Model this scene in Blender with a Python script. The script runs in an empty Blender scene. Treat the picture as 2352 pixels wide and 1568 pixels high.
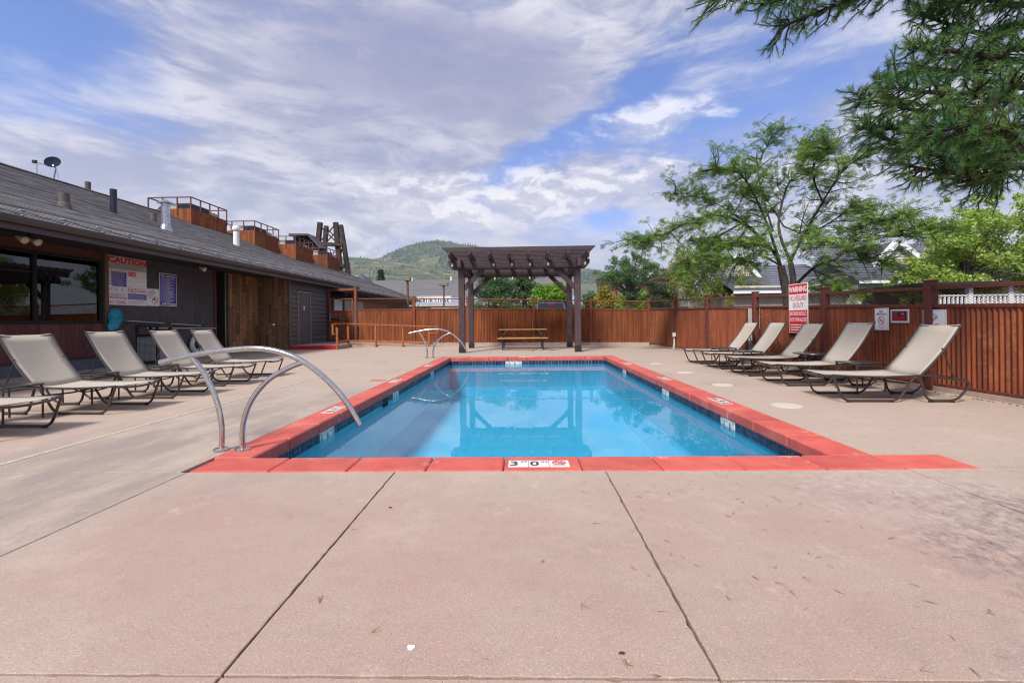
import bpy, bmesh, math, random
import numpy as np
from mathutils import Vector, Matrix

# ------------------------------------------------------------------ camera, sky, sun, exposure
scene = bpy.context.scene
COL = scene.collection
R = math.radians
F_PX, U0, V0, CAM_H, YAW, ROLL = 1045.0, 1176.0, 738.0, 1.10, 0.02443, 0.0117

cam_data = bpy.data.cameras.new('camera')
cam_data.sensor_width = 36.0
cam_data.lens = 36.0 * F_PX / 2352.0
cam_data.shift_y = -46.0 / 2352.0
cam_data.clip_start = 0.05
cam_data.clip_end = 20000.0
cam = bpy.data.objects.new('camera', cam_data)
COL.objects.link(cam)
cam.matrix_world = (Matrix.Translation((0, 0, CAM_H)) @ Matrix.Rotation(YAW, 4, 'Z')
                    @ Matrix.Rotation(R(90), 4, 'X') @ Matrix.Rotation(-ROLL, 4, 'Z'))
scene.camera = cam

def ray(u, v):
    x, y = u - U0, V0 - v
    c, s = math.cos(ROLL), math.sin(ROLL)
    xr, yr = (x * c + y * s) / F_PX, (-x * s + y * c) / F_PX
    return Vector((xr * math.cos(YAW) - math.sin(YAW), xr * math.sin(YAW) + math.cos(YAW), yr))

def at(u, v, Y):
    """point of the place seen along this line of sight at distance Y down the pool axis"""
    r = ray(u, v)
    return Vector((0, 0, CAM_H)) + r * (Y / r.y)

def atx(u, v, X):
    r = ray(u, v)
    return Vector((0, 0, CAM_H)) + r * (X / r.x)

SUN_EL, SUN_AZ = 48.0, 208.0        # azimuth from +Y (down the pool) towards +X
world = bpy.data.worlds.new('World')
scene.world = world
world.use_nodes = True
WT = world.node_tree
WT.nodes.clear()

class S:
    """scalar node expression"""
    def __init__(s, tree, sock): s.t, s.k = tree, sock
    def _b(s, op, o, rev=False):
        n = s.t.nodes.new('ShaderNodeMath'); n.operation = op
        a, b = (o, s) if rev else (s, o)
        for i, q in enumerate((a, b)):
            if isinstance(q, S): s.t.links.new(q.k, n.inputs[i])
            else: n.inputs[i].default_value = q
        return S(s.t, n.outputs[0])
    def __add__(s, o): return s._b('ADD', o)
    __radd__ = __add__
    def __sub__(s, o): return s._b('SUBTRACT', o)
    def __rsub__(s, o): return s._b('SUBTRACT', o, True)
    def __mul__(s, o): return s._b('MULTIPLY', o)
    __rmul__ = __mul__
    def __truediv__(s, o): return s._b('DIVIDE', o)
    def mx(s, o): return s._b('MAXIMUM', o)
    def mn(s, o): return s._b('MINIMUM', o)
    def f(s, op, *a):
        n = s.t.nodes.new('ShaderNodeMath'); n.operation = op
        s.t.links.new(s.k, n.inputs[0])
        for i, q in enumerate(a): n.inputs[i + 1].default_value = q
        return S(s.t, n.outputs[0])
    def ss(s, lo, hi, a=0.0, b=1.0):
        n = s.t.nodes.new('ShaderNodeMapRange'); n.interpolation_type = 'SMOOTHSTEP'
        s.t.links.new(s.k, n.inputs['Value'])
        n.inputs['From Min'].default_value = lo; n.inputs['From Max'].default_value = hi
        n.inputs['To Min'].default_value = a; n.inputs['To Max'].default_value = b
        return S(s.t, n.outputs['Result'])

def mixrgb(t, fac, a, b, mode='MIX'):
    n = t.nodes.new('ShaderNodeMix'); n.data_type = 'RGBA'; n.blend_type = mode; n.clamp_factor = True
    for key, q in ((0, fac), (6, a), (7, b)):
        if isinstance(q, S): q = q.k
        if hasattr(q, 'is_linked'): t.links.new(q, n.inputs[key])
        elif key == 0: n.inputs[0].default_value = q
        else: n.inputs[key].default_value = (q[0], q[1], q[2], 1)
    return n.outputs[2]

def noise(t, vec, scale, detail=4, rough=0.55, dist=0.0):
    n = t.nodes.new('ShaderNodeTexNoise')
    n.inputs['Scale'].default_value = scale; n.inputs['Detail'].default_value = detail
    n.inputs['Roughness'].default_value = rough; n.inputs['Distortion'].default_value = dist
    if vec is not None: t.links.new(vec, n.inputs['Vector'])
    return S(t, n.outputs['Fac'])

def mapping(t, vec, rot=(0, 0, 0), scale=(1, 1, 1), loc=(0, 0, 0)):
    n = t.nodes.new('ShaderNodeMapping')
    n.inputs['Rotation'].default_value = rot; n.inputs['Scale'].default_value = scale
    n.inputs['Location'].default_value = loc
    t.links.new(vec, n.inputs['Vector'])
    return n.outputs[0]

def build_sky():
    t = WT
    tc = t.nodes.new('ShaderNodeTexCoord')
    d = tc.outputs['Generated']
    sep = t.nodes.new('ShaderNodeSeparateXYZ'); t.links.new(d, sep.inputs[0])
    X, Y, Z = (S(t, sep.outputs[i]) for i in range(3))
    az = X._b('ARCTAN2', Y)
    el = Z.f('ARCSINE')
    def pix(u, v):
        r = ray(u, v).normalized()
        return math.atan2(r.x, r.y), math.asin(r.z)
    warp = noise(t, mapping(t, d, scale=(1, 1, 2)), 6.0, 5, 0.6) - 0.5
    warp2 = noise(t, mapping(t, d, scale=(1, 1, 2), loc=(7, 3, 1)), 6.0, 5, 0.6) - 0.5
    azw, elw = az + warp * 0.16, el + warp2 * 0.10
    def blob(u, v, su, sv, ang=0.0, lo=1.0, hi=0.25, raw=False):
        a0, e0 = pix(u, v)
        c, s = math.cos(ang), math.sin(ang)
        da, de = ((az, el) if raw else (azw, elw))
        da, de = da - a0, de - e0
        q1 = (da * c + de * s) * (F_PX / su)
        q2 = (de * c - da * s) * (F_PX / sv)
        return (q1 * q1 + q2 * q2).f('SQRT').ss(hi, lo, 1.0, 0.0)
    # high veil, drawn out in streaks
    st = mapping(t, d, rot=(0, R(-20), 0), scale=(1.0, 1.0, 4.2))
    veil = noise(t, st, 2.6, 8, 0.62, 0.6)
    fine = noise(t, mapping(t, d, rot=(0, R(-14), 0), scale=(1.0, 1.0, 3.0), loc=(2, 1, 5)), 9.0, 7, 0.6, 0.4)
    cover = veil * 0.75 + fine * 0.45 + 0.16
    cover = cover - blob(70, 150, 360, 210, -0.25) * 0.50 - blob(1690, 170, 430, 190, 0.18) * 0.27
    cover = cover - blob(1290, 320, 330, 60, 0.42) * 0.42 - blob(1400, 520, 160, 60, 0.0) * 0.20
    cover = cover + blob(640, 330, 620, 200, 0.1) * 0.30 + blob(1150, 270, 480, 55, 0.42) * 0.22 + blob(1760, 610, 700, 150) * 0.15 + blob(180, 500, 700, 190) * 0.36
    veil_m = cover.ss(0.32, 0.86)
    # darker, violet-grey body inside the veil
    dark = blob(1020, 150, 460, 140, -0.05) * 1.35 + blob(640, 190, 300, 130, -0.3) * 0.35 + blob(1000, 340, 700, 130) * 0.25
    scud = noise(t, mapping(t, d, rot=(0, R(18), 0), scale=(1.0, 1.0, 2.8), loc=(4, 9, 2)), 15.0, 6, 0.6)
    scud_m = scud.ss(0.56, 0.72) * blob(680, 330, 460, 240, -0.35) * 0.65
    dark = dark * ((fine * 0.6 + veil * 0.7).ss(0.45, 0.80) * 0.75 + 0.25) + scud_m
    # heaped cloud low over the hills
    pm_ = mapping(t, d, scale=(1.0, 1.0, 1.9), loc=(1.3, 0.2, 3.1))
    puff = noise(t, pm_, 9.5, 10, 0.62, 0.3)
    puff_up = noise(t, mapping(t, d, scale=(1.0, 1.0, 1.9), loc=(1.3, 0.2, 3.1 + 0.035)), 9.5, 10, 0.62, 0.3)
    band = blob(1130, 450, 480, 105) * 0.32 + blob(1480, 285, 260, 80, 0.1) * 0.28 + blob(1470, 415, 140, 60) * 0.28
    band = band + blob(620, 560, 700, 110) * 0.18 + blob(1900, 600, 600, 130) * 0.14
    puff_m = (puff + band).ss(0.60, 0.92)
    shade = (puff - puff_up).ss(-0.05, 0.07)
    sky = t.nodes.new('ShaderNodeTexSky')
    sky.sky_type = 'NISHITA'; sky.sun_disc = False
    sky.sun_elevation = R(SUN_EL); sky.sun_rotation = R(SUN_AZ)
    sky.altitude = 2000; sky.air_density = 1.0; sky.dust_density = 0.3; sky.ozone_density = 4.0
    base = sky.outputs[0]
    c = mixrgb(t, 1.0, base, (0.78, 0.90, 1.22), 'MULTIPLY')
    vc = mixrgb(t, (fine * 0.4 + veil * 0.6).ss(0.42, 0.60), (2.1, 2.2, 3.1), (4.6, 4.45, 4.8))
    low = el.ss(0.32, 0.02)
    vc = mixrgb(t, low * 0.6, vc, (5.3, 5.2, 5.4))
    c = mixrgb(t, veil_m * 0.93, c, vc)
    c = mixrgb(t, (dark * 0.90).mn(0.78), c, (1.65, 1.7, 2.75))
    pc = mixrgb(t, shade, (3.7, 3.7, 4.3), (6.6, 6.35, 6.4))
    c = mixrgb(t, puff_m * 0.68, c, pc)
    bg = t.nodes.new('ShaderNodeBackground'); bg.inputs['Strength'].default_value = 0.112
    t.links.new(c, bg.inputs['Color'])
    out = t.nodes.new('ShaderNodeOutputWorld'); t.links.new(bg.outputs[0], out.inputs[0])
build_sky()

sun_data = bpy.data.lights.new('sun', 'SUN')
sun_data.energy = 3.1
sun_data.angle = R(13)
sun_data.color = (1.0, 0.95, 0.88)
sun = bpy.data.objects.new('sun', sun_data)
COL.objects.link(sun)
a, e = R(SUN_AZ), R(SUN_EL)
sun_dir = Vector((math.sin(a) * math.cos(e), math.cos(a) * math.cos(e), math.sin(e)))
sun.rotation_euler = sun_dir.to_track_quat('Z', 'Y').to_euler()
sun['kind'] = 'helper'

vs = scene.view_settings
vs.view_transform = 'Standard'; vs.look = 'None'; vs.gamma = 1.0; vs.use_curve_mapping = False
vs.exposure = 0.80
scene.render.engine = 'CYCLES'
cy = scene.cycles
cy.use_denoising = True
cy.filter_width = 1.15
cy.max_bounces = 8; cy.diffuse_bounces = 3; cy.glossy_bounces = 4; cy.transmission_bounces = 6
cy.transparent_max_bounces = 12; cy.volume_bounces = 0
cy.caustics_reflective = False; cy.caustics_refractive = False
cy.sample_clamp_indirect = 6.0

# ------------------------------------------------------------------ mesh helpers
rng = random.Random(7)
NR = np.random.default_rng(11)

def tag(o, label=None, cat=None, group=None, kind=None):
    if label: o['label'] = label
    if cat: o['category'] = cat
    if group: o['group'] = group
    if kind: o['kind'] = kind
    return o

def link(o, parent=None):
    COL.objects.link(o)
    if parent is not None: o.parent = parent
    return o

def empty(name, loc=(0, 0, 0), rz=0.0, label=None, cat=None, group=None, kind=None, mat=None, parent=None):
    o = bpy.data.objects.new(name, None)
    link(o, parent)
    if mat is not None: o.matrix_world = mat
    else:
        o.location = loc; o.rotation_euler = (0, 0, rz)
    o.empty_display_size = 0.1
    return tag(o, label, cat, group, kind)

def copy_tree(o, parent=None):
    c = o.copy(); COL.objects.link(c); c.parent = parent
    for ch in o.children: copy_tree(ch, c)
    return c

def add_bevel(o, w, seg=1):
    m = o.modifiers.new('edge', 'BEVEL'); m.width = w; m.segments = seg; m.limit_method = 'ANGLE'
    return o

def smooth_mesh(me, ang=40):
    me.polygons.foreach_set('use_smooth', [True] * len(me.polygons))
    try: me.set_sharp_from_angle(angle=R(ang))
    except Exception: pass

class MB:
    def __init__(s): s.v, s.f = [], []
    def quad(s, a, b, c, d):
        n = len(s.v); s.v += [tuple(a), tuple(b), tuple(c), tuple(d)]; s.f.append((n, n + 1, n + 2, n + 3)); return s
    def poly(s, pts):
        n = len(s.v); s.v += [tuple(p) for p in pts]; s.f.append(tuple(range(n, n + len(pts)))); return s
    def box(s, lo, hi, M=None):
        n = len(s.v)
        (x0, y0, z0), (x1, y1, z1) = lo, hi
        pts = [(x0, y0, z0), (x1, y0, z0), (x1, y1, z0), (x0, y1, z0), (x0, y0, z1), (x1, y0, z1), (x1, y1, z1), (x0, y1, z1)]
        if M is not None: pts = [tuple(M @ Vector(p)) for p in pts]
        s.v += pts
        for q in ((3, 2, 1, 0), (4, 5, 6, 7), (0, 1, 5, 4), (1, 2, 6, 5), (2, 3, 7, 6), (3, 0, 4, 7)):
            s.f.append(tuple(n + i for i in q))
        return s
    def cbox(s, c, d, M=None):
        return s.box((c[0] - d[0] / 2, c[1] - d[1] / 2, c[2] - d[2] / 2), (c[0] + d[0] / 2, c[1] + d[1] / 2, c[2] + d[2] / 2), M)
    def beam(s, p0, p1, w, h, up=(0, 0, 1)):
        """rectangular bar from p0 to p1, w sideways, h along up"""
        p0, p1 = Vector(p0), Vector(p1)
        d = (p1 - p0); L = d.length; d.normalize()
        up = Vector(up)
        side = d.cross(up)
        if side.length < 1e-5: side = d.cross(Vector((1, 0, 0)))
        side.normalize(); u2 = side.cross(d).normalized()
        M = Matrix((( side.x, d.x, u2.x, p0.x), (side.y, d.y, u2.y, p0.y), (side.z, d.z, u2.z, p0.z), (0, 0, 0, 1)))
        return s.box((-w / 2, 0, -h / 2), (w / 2, L, h / 2), M)
    def tube(s, pts, r, n=8, closed=False, cap=True):
        P = [Vector(p) for p in pts]; m = len(P)
        rr = r if isinstance(r, (list, tuple)) else [r] * m
        T = []
        for i in range(m):
            if closed: d = P[(i + 1) % m] - P[i - 1]
            else: d = P[min(i + 1, m - 1)] - P[max(i - 1, 0)]
            T.append(d.normalized() if d.length > 1e-9 else Vector((0, 0, 1)))
        ref = Vector((0, 0, 1)) if abs(T[0].z) < 0.9 else Vector((1, 0, 0))
        nx = T[0].cross(ref).normalized()
        base = len(s.v)
        for i in range(m):
            nx = (nx - T[i] * nx.dot(T[i]))
            nx = nx.normalized() if nx.length > 1e-6 else T[i].orthogonal().normalized()
            ny = T[i].cross(nx)
            for k in range(n):
                a = 2 * math.pi * k / n
                s.v.append(tuple(P[i] + nx * (math.cos(a) * rr[i]) + ny * (math.sin(a) * rr[i])))
        rings = m if closed else m - 1
        for i in range(rings):
            a, b = base + i * n, base + ((i + 1) % m) * n
            for k in range(n):
                s.f.append((a + k, a + (k + 1) % n, b + (k + 1) % n, b + k))
        if cap and not closed:
            s.f.append(tuple(base + k for k in reversed(range(n))))
            s.f.append(tuple(base + (m - 1) * n + k for k in range(n)))
        return s
    def lathe(s, prof, n=24, c=(0, 0, 0), M=None):
        base = len(s.v); c = Vector(c)
        for (r_, z) in prof:
            for k in range(n):
                a = 2 * math.pi * k / n
                p = Vector((r_ * math.cos(a), r_ * math.sin(a), z))
                if M is not None: p = M @ p
                s.v.append(tuple(p + c))
        for i in range(len(prof) - 1):
            for k in range(n):
                s.f.append((base + i * n + k, base + i * n + (k + 1) % n, base + (i + 1) * n + (k + 1) % n, base + (i + 1) * n + k))
        if prof[0][0] > 1e-6: s.f.append(tuple(base + k for k in reversed(range(n))))
        if prof[-1][0] > 1e-6: s.f.append(tuple(base + (len(prof) - 1) * n + k for k in range(n)))
        return s
    def prism(s, poly, thick, M):
        """2D polygon in local xy, extruded from z=-thick to 0, placed by M"""
        n = len(s.v); m = len(poly)
        for z in (-thick, 0.0):
            s.v += [tuple(M @ Vector((p[0], p[1], z))) for p in poly]
        s.f.append(tuple(n + i for i in reversed(range(m))))
        s.f.append(tuple(n + m + i for i in range(m)))
        for i in range(m):
            j = (i + 1) % m
            s.f.append((n + i, n + j, n + m + j, n + m + i))
        return s
    def mesh(s, name='mesh'):
        me = bpy.data.meshes.new(name); me.from_pydata(s.v, [], s.f); me.update(); return me
    def build(s, name, mat, parent=None, smooth=False, bevel=0, label=None, cat=None, group=None, kind=None):
        me = s.mesh(name)
        if mat is not None: me.materials.append(mat)
        if smooth: smooth_mesh(me)
        o = bpy.data.objects.new(name, me); link(o, parent)
        if bevel: add_bevel(o, bevel)
        return tag(o, label, cat, group, kind)

def np_mesh(name, verts, faces, mat, parent=None, mats=None, mat_idx=None, smooth=False):
    """big mesh from numpy arrays, all faces with the same number of corners"""
    me = bpy.data.meshes.new(name)
    k = faces.shape[1]
    me.vertices.add(len(verts)); me.vertices.foreach_set('co', verts.astype(np.float32).ravel())
    me.loops.add(faces.size); me.loops.foreach_set('vertex_index', faces.astype(np.int32).ravel())
    me.polygons.add(len(faces))
    me.polygons.foreach_set('loop_start', np.arange(0, faces.size, k, dtype=np.int32))
    me.polygons.foreach_set('loop_total', np.full(len(faces), k, dtype=np.int32))
    for m in (mats or [mat]): me.materials.append(m)
    if mat_idx is not None: me.polygons.foreach_set('material_index', mat_idx.astype(np.int32))
    if smooth: me.polygons.foreach_set('use_smooth', np.ones(len(faces), dtype=bool))
    me.update(calc_edges=True)
    o = bpy.data.objects.new(name, me); link(o, parent)
    return o

def frame(origin, xd, yd):
    x = Vector(xd).normalized(); y = Vector(yd).normalized(); z = x.cross(y).normalized(); y = z.cross(x)
    return Matrix(((x.x, y.x, z.x, origin[0]), (x.y, y.y, z.y, origin[1]), (x.z, y.z, z.z, origin[2]), (0, 0, 0, 1)))

def fillet(pts, rad, seg=5):
    P = [Vector(p) for p in pts]; out = [P[0]]
    for i in range(1, len(P) - 1):
        a, b, c = P[i - 1], P[i], P[i + 1]
        d0, d1 = (a - b), (c - b)
        r_ = min(rad, d0.length * 0.48, d1.length * 0.48)
        p0, p1 = b + d0.normalized() * r_, b + d1.normalized() * r_
        for k in range(seg + 1):
            t = k / seg
            out.append(p0 * (1 - t) ** 2 + b * 2 * t * (1 - t) + p1 * t * t)
    out.append(P[-1])
    return out

def spline(pts, seg=6):
    P = [Vector(p) for p in pts]; out = []
    for i in range(len(P) - 1):
        p0, p1, p2, p3 = P[max(i - 1, 0)], P[i], P[i + 1], P[min(i + 2, len(P) - 1)]
        for k in range(seg):
            t = k / seg
            out.append(0.5 * ((2 * p1) + (p2 - p0) * t + (2 * p0 - 5 * p1 + 4 * p2 - p3) * t * t + (3 * p1 - p0 - 3 * p2 + p3) * t ** 3))
    out.append(P[-1])
    return out

def text(s, size, mat, parent, loc=(0, 0, 0.003), rot=0.0, align='LEFT', bold=0.0, sx=1.0, name='lettering', spacing=1.0):
    cu = bpy.data.curves.new(name, 'FONT')
    cu.body = s; cu.size = size; cu.align_x = align; cu.offset = bold * size
    cu.space_character = spacing; cu.resolution_u = 3
    cu.materials.append(mat)
    o = bpy.data.objects.new(name, cu); link(o, parent)
    o.location = loc; o.rotation_euler = (0, 0, rot); o.scale = (sx, 1, 1)
    return o

def flat(name, pts, mat, parent, z=0.002):
    return MB().poly([(p[0], p[1], z) for p in pts]).build(name, mat, parent)

def rect(name, x0, y0, x1, y1, mat, parent, z=0.002):
    return flat(name, [(x0, y0), (x1, y0), (x1, y1), (x0, y1)], mat, parent, z)

def ringface(name, cx, cy, r0, r1, mat, parent, z=0.003, n=32, bar=None, sy=1.0):
    m = MB()
    for k in range(n):
        a, b = 2 * math.pi * k / n, 2 * math.pi * (k + 1) / n
        P = lambda r_, t: (cx + r_ * math.cos(t), cy + r_ * sy * math.sin(t), z)
        m.quad(P(r0, a), P(r1, a), P(r1, b), P(r0, b))
    if bar is not None:
        w = (r1 - r0) * 0.5
        d = Vector((math.cos(bar), math.sin(bar), 0)); nn = Vector((-d.y, d.x, 0)) * w
        c0 = Vector((cx, cy, z + 0.0006))
        pts = [c0 - d * r0 * 1.02 - nn, c0 + d * r0 * 1.02 - nn, c0 + d * r0 * 1.02 + nn, c0 - d * r0 * 1.02 + nn]
        m.quad(*[(p.x, cy + (p.y - cy) * sy, p.z) for p in pts])
    return m.build(name, mat, parent)

# ------------------------------------------------------------------ materials
MATS = {}
def pm(name, c1, c2=None, scale=4.0, rough=0.7, bump=0.0, metal=0.0, stretch=(1, 1, 1), rnd=0.0, detail=6,
       lo=0.35, hi=0.65, speck=None, speck_scale=120.0, world_co=False, spec=0.5, bump_scale=None, coat=0.0, transl=0.0):
    m = bpy.data.materials.new(name); m.use_nodes = True
    t = m.node_tree; b = t.nodes['Principled BSDF']
    b.inputs['Roughness'].default_value = rough; b.inputs['Metallic'].default_value = metal
    b.inputs['Specular IOR Level'].default_value = spec
    if coat: b.inputs['Coat Weight'].default_value = coat
    if world_co:
        g = t.nodes.new('ShaderNodeNewGeometry'); vec = g.outputs['Position']
    else:
        g = t.nodes.new('ShaderNodeTexCoord'); vec = g.outputs['Object']
    if rnd:
        oi = t.nodes.new('ShaderNodeObjectInfo')
        ad = t.nodes.new('ShaderNodeVectorMath'); ad.operation = 'MULTIPLY_ADD'
        t.links.new(oi.outputs['Random'], ad.inputs[0]); ad.inputs[1].default_value = (37, 23, 51)
        t.links.new(vec, ad.inputs[2]); vec = ad.outputs[0]
    if stretch != (1, 1, 1): vec = mapping(t, vec, scale=stretch)
    col = None
    if c2 is not None:
        f_ = noise(t, vec, scale, detail, 0.6)
        col = mixrgb(t, f_.ss(lo, hi), c1, c2)
    else:
        n = t.nodes.new('ShaderNodeRGB'); n.outputs[0].default_value = (*c1, 1); col = n.outputs[0]
    if speck is not None:
        f2 = noise(t, vec, speck_scale, 2, 0.7)
        col = mixrgb(t, f2.ss(0.58, 0.74) * 0.7, col, speck)
    if rnd:
        k = S(t, oi.outputs['Random']) * (2 * rnd) + (1 - rnd)
        hs = t.nodes.new('ShaderNodeHueSaturation'); t.links.new(col, hs.inputs['Color']); t.links.new(k.k, hs.inputs['Value'])
        col = hs.outputs[0]
    t.links.new(col, b.inputs['Base Color'])
    if bump:
        bn = t.nodes.new('ShaderNodeBump'); bn.inputs['Strength'].default_value = 1.0; bn.inputs['Distance'].default_value = bump
        t.links.new(noise(t, vec, bump_scale or scale * 3, 5, 0.6).k, bn.inputs['Height']); t.links.new(bn.outputs[0], b.inputs['Normal'])
    if transl:
        tr = t.nodes.new('ShaderNodeBsdfTranslucent'); t.links.new(col, tr.inputs[0])
        ms = t.nodes.new('ShaderNodeMixShader'); ms.inputs[0].default_value = transl
        t.links.new(b.outputs[0], ms.inputs[1]); t.links.new(tr.outputs[0], ms.inputs[2])
        t.links.new(ms.outputs[0], t.nodes['Material Output'].inputs[0])
    MATS[name] = m
    return m

M_deckbase = pm('concrete_under', (.20, .15, .13), (.14, .11, .10), 3, .9)
M_joint = pm('joint_dirt', (.035, .028, .024), (.06, .05, .03), 9, .95)
def make_coping():
    m = pm('red_coping', (.57, .105, .078), (.46, .080, .062), 4, .72, .0012, rnd=.10)
    t = m.node_tree; b = t.nodes['Principled BSDF']; g = t.nodes.new('ShaderNodeNewGeometry'); pos = g.outputs['Position']
    col = b.inputs['Base Color'].links[0].from_socket
    fade = noise(t, pos, 1.7, 6, .65); gr = noise(t, pos, 45, 5, .75); sp = noise(t, mapping(t, pos, scale=(1, 1, 1), loc=(3, 4, 0)), 5.0, 8, .75)
    col = mixrgb(t, fade.ss(.46, .68) * .45, col, (.56, .165, .125))
    col = mixrgb(t, gr.ss(.50, .68) * .40, col, (.33, .065, .05))
    col = mixrgb(t, gr.ss(.42, .30) * .25, col, (.70, .30, .24))
    col = mixrgb(t, sp.ss(.58, .70) * .6, col, (.66, .42, .36))
    t.links.new(col, b.inputs['Base Color'])
    return m
M_coping = make_coping()
M_tile_blue = pm('blue_tile', (.010, .016, .050), (.030, .038, .070), 9, .4, rnd=.5, spec=.3)
M_grout = pm('grout', (.52, .52, .53), (.42, .43, .46), 20, .8)
M_white_tile = pm('white_ceramic', (.72, .70, .66), (.66, .64, .60), 10, .25)
M_ink = pm('dark_ink', (.05, .055, .09), None, rough=.5)
M_black = pm('black_print', (.012, .012, .014), None, rough=.5)
M_red = pm('red_print', (.68, .014, .022), None, rough=.45)
M_navy = pm('blue_print', (.025, .018, .33), None, rough=.4)
M_signwhite = pm('sign_white', (.86, .86, .86), (.80, .80, .80), 6, .4)
M_grey = pm('grey_print', (.28, .28, .30), None, rough=.5)
M_steel = pm('stainless', (.62, .60, .57), (.52, .50, .47), 30, .16, metal=1.0)
M_pool = pm('pool_plaster', (.86, .92, .94), (.82, .89, .92), 2.5, .7)
M_poolwall = pm('pool_wall_paint', (.70, .85, .92), (.66, .82, .90), 3, .7)
M_frame = pm('bronze_tube', (.030, .022, .017), (.045, .033, .025), 14, .38, coat=.3)
M_foot = pm('black_plastic', (.016, .015, .015), None, rough=.5)
M_sling = pm('beige_sling', (.46, .41, .345), (.38, .335, .275), 60, .85, .0008, stretch=(1, 6, 1), rnd=.04, speck=(.32, .275, .22), speck_scale=210)
M_wood_dark = pm('dark_stained_wood', (.070, .042, .049), (.043, .026, .031), 7, .62, .0016, stretch=(1, 1, 1), rnd=.15)
M_iron = pm('black_iron', (.010, .010, .012), (.02, .02, .022), 20, .5)
M_pine = pm('varnished_pine', (.50, .28, .10), (.40, .20, .065), 5, .4, stretch=(1, 12, 12), coat=.3)
def rust(name, a, b, c):
    m = pm(name, a, b, 1.3, .82, .0006, stretch=(5, 5, .35), rnd=.16, lo=.34, hi=.62)
    t = m.node_tree; bs = t.nodes['Principled BSDF']; g = t.nodes.new('ShaderNodeNewGeometry'); pos = g.outputs['Position']
    col = bs.inputs['Base Color'].links[0].from_socket
    blot = noise(t, pos, 1.1, 7, .7); st_ = noise(t, mapping(t, pos, scale=(14, 14, .5)), 1.0, 5, .7); fine_ = noise(t, pos, 16, 5, .7)
    col = mixrgb(t, (blot * .6 + fine_ * .4).ss(.50, .66) * .65, col, c)
    col = mixrgb(t, st_.ss(.52, .68) * .55, col, (b[0] * .5, b[1] * .5, b[2] * .6))
    t.links.new(col, bs.inputs['Base Color'])
    return m
M_rust = rust('rusty_steel', (.29, .083, .022), (.145, .040, .014), (.34, .12, .036))
M_rust_dark = rust('rusty_steel_dark', (.28, .068, .021), (.15, .035, .015), (.36, .12, .038))
M_rust_wain = rust('wainscot_steel', (.17, .060, .052), (.10, .034, .033), (.20, .05, .03))
M_rust_post = pm('rusty_post', (.24, .062, .022), (.13, .035, .016), 14, .8, .0006, rnd=.15)
M_rust_rail = pm('rusty_handrail', (.38, .13, .035), (.26, .08, .024), 12, .8)
M_rust_red = pm('rusty_post_red', (.155, .036, .022), (.10, .026, .017), 14, .7, .0006, rnd=.12)
M_shingle = pm('roof_shingle', (.34, .315, .30), (.18, .168, .165), 9, .95, .002, rnd=.38, world_co=True, stretch=(1, .16, 1))
M_gutter = pm('brown_gutter', (.055, .038, .038), (.045, .032, .032), 3, .4)
M_soffit = pm('dark_soffit', (.020, .016, .016), None, rough=.85)
M_charcoal = pm('charcoal_board', (.075, .064, .075), (.058, .050, .058), 5, .7, .0006, rnd=.10)
M_lap = pm('grey_lap_board', (.082, .074, .082), (.066, .060, .066), 6, .65, .0006, rnd=.08)
M_trim = pm('olive_trim', (.13, .095, .055), (.10, .072, .042), 7, .7)
M_trim_red = pm('red_brown_trim', (.10, .022, .014), (.075, .018, .012), 7, .7)
M_plank = pm('wood_tile', (.33, .175, .078), (.15, .076, .036), 5, .5, .0008, stretch=(4, 4, .5), rnd=.45, speck=(.018, .012, .01), speck_scale=7)
M_groutline = pm('tile_grout', (.42, .37, .30), None, rough=.9)
M_kerb = pm('painted_kerb', (.10, .105, .145), (.075, .08, .11), 6, .8)
M_landing = pm('landing_concrete', (.42, .32, .26), (.34, .26, .215), 5, .9, .001)
M_redpaint = pm('red_paint', (.62, .008, .012), (.52, .01, .014), 9, .5)
M_door = pm('grey_door', (.085, .080, .088), (.075, .07, .078), 4, .55)
M_doorframe = pm('tan_frame', (.20, .15, .095), None, rough=.6)
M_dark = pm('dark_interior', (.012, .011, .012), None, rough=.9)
M_blind = pm('bamboo_blind', (.60, .30, .075), (.40, .19, .05), 30, .7, stretch=(1, 1, 12))
M_galv = pm('galvanised', (.52, .53, .56), (.36, .37, .42), 12, .3, metal=.9)
M_pvc = pm('white_pvc', (.72, .72, .70), None, rough=.5)
M_acgrey = pm('unit_grey', (.44, .42, .38), (.38, .36, .33), 3, .6)
M_acdark = pm('unit_dark', (.03, .022, .03), None, rough=.6)
M_timber = pm('old_timber', (.075, .050, .038), (.03, .021, .017), 5, .9, .004, stretch=(1, 1, .3), rnd=.2)
M_cable = pm('cable', (.05, .06, .09), None, rough=.5)
M_clip = pm('cable_clip', (.5, .5, .55), None, rough=.35, metal=.6)
M_teal = pm('teal_net', (.02, .34, .50), (.01, .22, .36), 14, .7)
M_alu = pm('pole_metal', (.55, .55, .55), None, rough=.35, metal=.8)
M_tanpole = pm('tan_pole', (.50, .40, .26), None, rough=.5)
M_ring = pm('white_foam', (.70, .70, .66), (.62, .62, .58), 8, .6)
M_perf = pm('grey_panel', (.30, .30, .32), None, rough=.6)
M_glassbulb = pm('bulb', (.75, .75, .72), None, rough=.1)
M_lampyellow = pm('flood_lens', (.70, .62, .36), None, rough=.25)
M_mesh = pm('expanded_metal', (.085, .045, .030), (.12, .05, .03), 20, .7)
M_asphalt = pm('asphalt', (.055, .055, .058), (.04, .04, .042), 2, .95, .002, world_co=True)
M_earth = pm('dry_grass', (.10, .115, .04), (.17, .14, .07), .2, .95, world_co=True)
M_siding = pm('cream_siding', (.58, .54, .46), (.54, .50, .43), 3, .7)
M_whitewood = pm('white_wood', (.78, .78, .78), None, rough=.6)
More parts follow.
